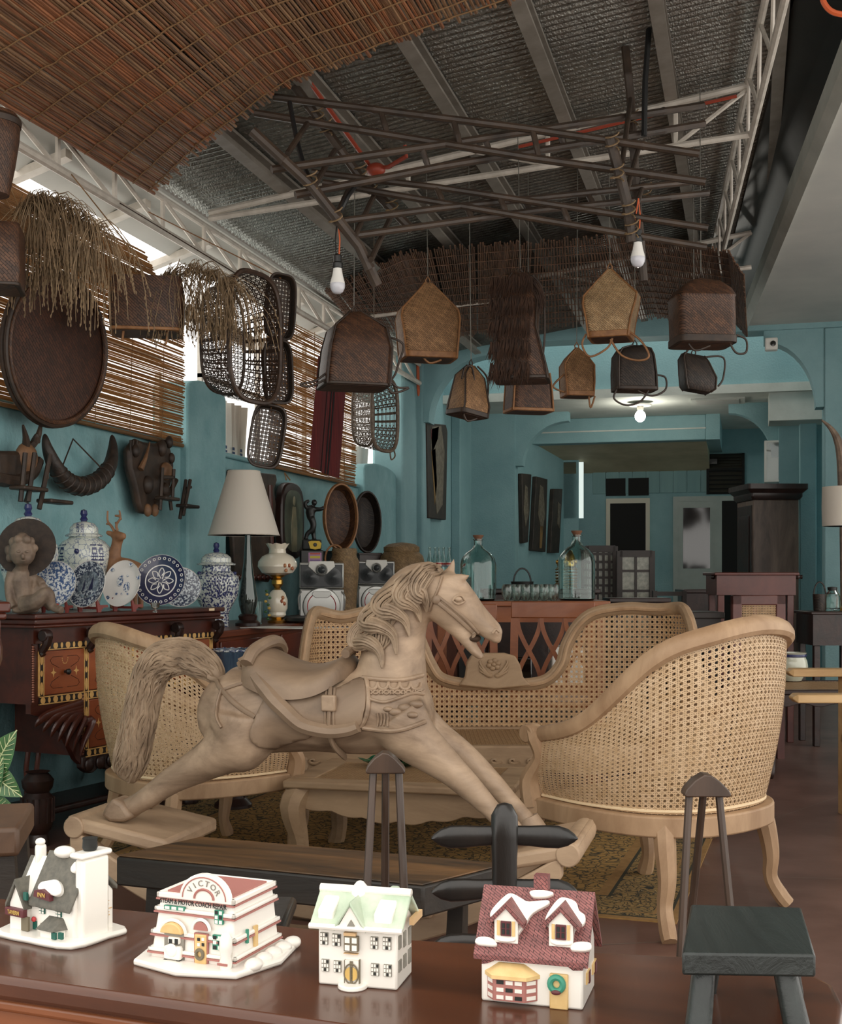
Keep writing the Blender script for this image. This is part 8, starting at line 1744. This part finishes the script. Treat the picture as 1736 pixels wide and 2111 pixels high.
def bar_chair(lab, px, d, wpx, yt):
    s = d/F; p = at(px, HY, d); p.z = 0; r = thing('dark_chair', lab, 'chair', p, TH+.1); hw_ = wpx/2*s; zt_ = CH-(yt-HY)*s
    for sx in (-1, 1):
        MB().box(sx*hw_-.015, sx*hw_+.015, -.015, .015, 0, zt_).build('post', 'screen_dark', r); MB().box(sx*hw_-.015, sx*hw_+.015, .36, .39, 0, .45).build('leg', 'screen_dark', r)
    for z_ in (zt_-.02, zt_-.17, zt_-.32): MB().box(-hw_, hw_, -.012, .012, z_-.015, z_+.015).build('slat', 'screen_dark', r)
    MB().box(-hw_, hw_, -.01, .4, .45, .48).build('seat', 'screen_dark', r, bevel=.006)
bar_chair('thin black ladder-back chair before the pale door', 1380, 8.75, 62, 1218); 
r, hw_, z_ = simple_table('low_dark_console', 'low dark console left of the red high table', 'console', 1450, 9.6, 80, 1215, 'mahogany_dark', .35, .03, .02, .3); simple_table('dark_stool_bench', 'black low bench in the shade behind the cane chair', 'bench', 1440, 7.6, 110, 1262, 'screen_dark', .35, .04, .02, .1)
# cane-back dining chair
d = 7.5; s = d/F; p = at(1563, HY, d); p.z = 0; r = thing('cane_dining_chair', 'dark-framed dining chair with a square cane back at right', 'chair', p, TH+.12); hw_ = 57*s; zt_ = CH-(1227-HY)*s
for sx in (-1, 1):
    MB().box(sx*(hw_-.03)-.03, sx*(hw_-.03)+.03, -.02, .02, .40, zt_).build('stile', 'red_brown', r, bevel=.006); MB().box(sx*(hw_-.03)-.022, sx*(hw_-.03)+.022, -.02, .02, 0, .40).build('leg', 'red_brown', r); MB().box(sx*(hw_-.03)-.022, sx*(hw_-.03)+.022, .38, .42, 0, .40).build('leg', 'red_brown', r)
MB().box(-hw_, hw_, -.02, .02, zt_-.06, zt_).build('crest_rail', 'red_brown', r, bevel=.006); MB().box(-hw_, hw_, -.02, .02, .46, .52).build('lower_rail', 'red_brown', r); MB().box(-hw_, hw_, -.02, .43, .40, .45).build('seat', 'red_brown', r, bevel=.01)
m = MB(); cane(m, lambda u, v: V((-hw_+.06+(2*hw_-.12)*u, -.012, .52+(zt_-.58)*v)), 22, 28, .17); m.build('cane_back', 'cane_strand_old', r)
# armoire
d = 11.8; s = d/F; p = at(1600, HY, d); p.z = 0; r = thing('armoire', 'tall weathered armoire with a heavy dark cornice by the right wall', 'armoire', p, TH+.05); hw_ = 48*s; z1 = CH-(1030-HY)*s; z2 = CH-(998-HY)*s; mat('weathered', (110, 92, 80), (66, 52, 46), kind='wood', rough=.5, scale=5, stretch=(1.5, 1.5, .25), bump=.1)
MB().box(-hw_, hw_, 0, .5, .08, z1).build('body', 'weathered', r, bevel=.008)
MB().loft([rrect(0, .25, hw_+.01, .27, z1, .1), rrect(0, .25, hw_+.03, .29, z1+.03, .1), rrect(0, .25, hw_+.03, .29, z1+.06, .1), rrect(0, .25, hw_+.07, .33, z1+.10, .1), rrect(0, .25, hw_+.07, .33, z2, .1)]).build('cornice', 'mahogany_dark', r)
MB().box(-hw_-.006, -hw_+.0, .03, .47, .15, z1-.05).build('door', 'mahogany_dark', r, bevel=.006); MB().box(-hw_-.014, -hw_-.006, .10, .40, .25, z1-.15).build('door_panel', 'mahogany_dark', r, bevel=.006); MB().box(-hw_, hw_, .0, .5, 0, .08).build('plinth', 'mahogany_dark', r)
# right edge: cane table, pot, pale chair, lamp and side table
p = onz(1590, 1605, 0); d = (p-EYE).dot(FW); zt_ = CH-(1423-HY)*(d-.05)/F; r = thing('cane_side_table', 'low dark table with a cane-inlaid top at the right edge', 'table', p, TH); L_, D_ = .75, .62
MB().box(-.06, L_, -.05, .0, zt_-.025, zt_).box(-.06, L_, D_-.05, D_, zt_-.025, zt_).box(-.06, 0, 0, D_-.05, zt_-.025, zt_).box(L_-.06, L_, 0, D_-.05, zt_-.025, zt_).build('top_frame', 'mahogany_dark', r, bevel=.005); m = MB(); cane(m, lambda u, v: V((-.01+(L_-.04)*u, -.01+(D_-.03)*v, zt_-.006)), 40, 26, .3); m.build('cane_top', 'cane_strand_old', r); MB().box(-.01, L_-.05, -.01, D_-.04, zt_-.024, zt_-.012).build('board', 'under_cane_board', r)
o_ = [(-.03, zt_-.025), (L_-.02, zt_-.025)]+[(L_-.02-(L_+.01)*i/30, zt_-.075-.018*sin(i/30*4*pi)**2) for i in range(31)]; MB().prism(o_, -.035, -.012).build('apron', 'mahogany_dark', r, bevel=.003)
for (x, y) in ((0, 0), (L_-.06, 0), (0, D_-.06), (L_-.06, D_-.06)):
    P_ = smooth_pts([V((x-.005, y, zt_-.03)), V((x-.01, y-.01, zt_-.11)), V((x-.02, y-.015, zt_-.2)), V((x+.005, y, .17)), V((x+.005, y, .08)), V((x-.008, y-.01, .03)), V((x-.005, y, 0))], 4); MB().tube(P_, lerp_list([.022, .024, .034, .022, .017, .024, .016], len(P_)), 10).build('leg', 'mahogany_dark', r)
mat('celadon', (196, 198, 180), (180, 184, 168), rough=.12, coat=.6, scale=6); p = onz(1634, 1403, zt_); d = (p-EYE).dot(FW); s = d/F; r = thing('ceramic_pot', 'pale celadon pot with a dark blue rim line on the cane table', 'pot', p, TH)
MB().lathe([(0, 0), (18*s, 0), (20*s, 4*s), (28*s, 18*s), (31*s, 30*s), (29*s, 42*s), (26*s, 48*s), (26*s, 54*s), (29*s, 58*s), (26*s, 58*s), (24*s, 50*s), (26*s, 40*s), (0, 6*s)], 36).build('body', 'celadon', r); MB().lathe([(26.5*s, 49*s), (28.3*s, 51*s), (28.3*s, 54*s), (26.8*s, 55*s)], 36).build('rim_line', 'china_blue', r)
mat('pine', (214, 178, 128), (188, 150, 102), kind='wood', rough=.45, scale=8, stretch=(.3, 1, 1)); p = cf(1.95, 5.3); r = thing('pale_armchair', 'pale wooden armchair cut by the right edge, only its arms in view', 'chair', p, TH)
za, zb_ = CH-(1378-HY)*5.75/F, CH-(1430-HY)*5.2/F; xa = (1622-CX)/F*5.75-1.95; xb = (1630-CX)/F*5.2-1.95
for (x0, y, z_) in ((xa, .45, za), (xb, -.10, zb_)):
    MB().loft([[(x0, y-.03, z_-.02), (x0, y+.03, z_-.02), (x0, y+.03, z_-.012), (x0, y-.03, z_-.012)], [(x0+.02, y-.045, z_-.036), (x0+.02, y+.045, z_-.036), (x0+.02, y+.045, z_), (x0+.02, y-.045, z_)], [(.25, y-.045, z_-.036), (.25, y+.045, z_-.036), (.25, y+.045, z_), (.25, y-.045, z_)]]).build('arm', 'pine', r, bevel=.008); MB().box(.0, .05, y-.03, y+.03, 0, z_-.036).build('leg', 'pine', r); MB().box(.24, .30, y-.03, y+.03, 0, .95).build('leg', 'pine', r)
MB().box(-.0, .27, -.10, .45, .33, .38).build('seat', 'pine', r, bevel=.006); MB().box(.25, .29, -.10, .45, .55, .92).build('backrest', 'pine', r, bevel=.006)
r, hw_, z_ = simple_table('dark_lamp_table', 'dark table with a pale edge at the right, under the drum lamp', 'table', 1732, 8.0, 120, 1261, 'mahogany_dark', .4, .02, .02, .2)
tp_ = at(1716, HY, 8.2); tp_.z = z_+.001; r = thing('glass_jar', 'wide clear jar with a dark stopper under the drum lamp', 'jar', tp_, TH); MB().lathe([(0, 0), (.05, 0), (.055, .02), (.052, .10), (.03, .125), (.028, .14), (.026, .14), (.049, .10), (.05, .02), (0, .006)], 24).build('glass', 'carboy', r); MB().lathe([(0, .135), (.03, .135), (.032, .155), (0, .16)], 16).build('stopper', 'black_paint', r)
tp_ = at(1690, HY, 8.2); tp_.z = z_+.001; r = thing('hooped_basket', 'dark basket with a tall hoop handle beside the clear jar', 'basket', tp_, TH); MB().lathe([(0, 0), (.04, 0), (.045, .11), (.042, .11), (.036, .006), (0, .006)], 18).build('bowl', 'weave_dark', r); MB().tube([(.04*cos(pi*k/12), 0, .10+.09*sin(pi*k/12)) for k in range(13)], .005, 6).build('handle', 'weave_dark', r)
tp_ = at(1740, HY, 8.25); tp_.z = z_+.001; r = thing('drum_lamp', 'lamp with a white drum shade cut by the right edge', 'lamp', tp_, TH); s = 8.25/F; zz = lambda py: CH-(py-HY)*s-z_
MB().lathe([(43*s, zz(1085)), (44*s, zz(1045)), (43*s, zz(1004)), (42*s, zz(1004)), (42*s, zz(1085))], 36).build('shade', 'shade_white', r); MB().lathe([(0, 0), (.05, 0), (.05, .015), (.012, .03), (.01, zz(1100)), (.012, zz(1080)), (0, zz(1078))], 16).build('base', 'brass', r)
# camera box, wall cabinet, horn, window in the right wall
p = ony(1590, 720, YA-.02); r = thing('security_camera', 'white boxy security camera at the end of the back beam', 'camera', p-V((0, .045, 0))); MB().box(-.055, .055, -.045, .06, -.02, .09).build('housing', 'white_plastic', r, bevel=.012); MB().lathe([(0, 0), (.026, 0), (.022, .014), (0, .016)], 20, (.015, -.045, .035), ax='y').build('lens', 'glass_dark', r)
p0 = ony(1580, 995, 13.15); r = thing('glass_wall_case', 'small glass-fronted case on the column above the armoire', 'case', p0); MB().box(-.02, .0, -.1, .1, 0, .42).box(.22, .24, -.1, .1, 0, .42).box(0, .22, -.1, .1, 0, .02).box(0, .22, -.1, .1, .40, .42).box(0, .22, .08, .1, .02, .40).build('case', 'white_plastic', r); MB().box(0, .22, -.098, -.094, .02, .40).build('pane', 'glass', r)
p = at(1722, 900, 9.3); r = thing('curved_horn', 'long pale horn mounted at the right edge below the arch', 'horn', p); P_ = smooth_pts([at(1694, 866, 9.3)-p, at(1712, 882, 9.3)-p, at(1726, 905, 9.3)-p, at(1734, 940, 9.3)-p, at(1738, 1000, 9.3)-p], 5); MB().tube(P_, lerp_list([.006, .018, .03, .036, .04], len(P_)), 10).build('horn', 'stone_brown', r)
MB().tube([at(1738, 960, 9.3)-p, at(1742, 1300, 9.3)-p], .03, 8).build('pole', 'stone_brown', r)
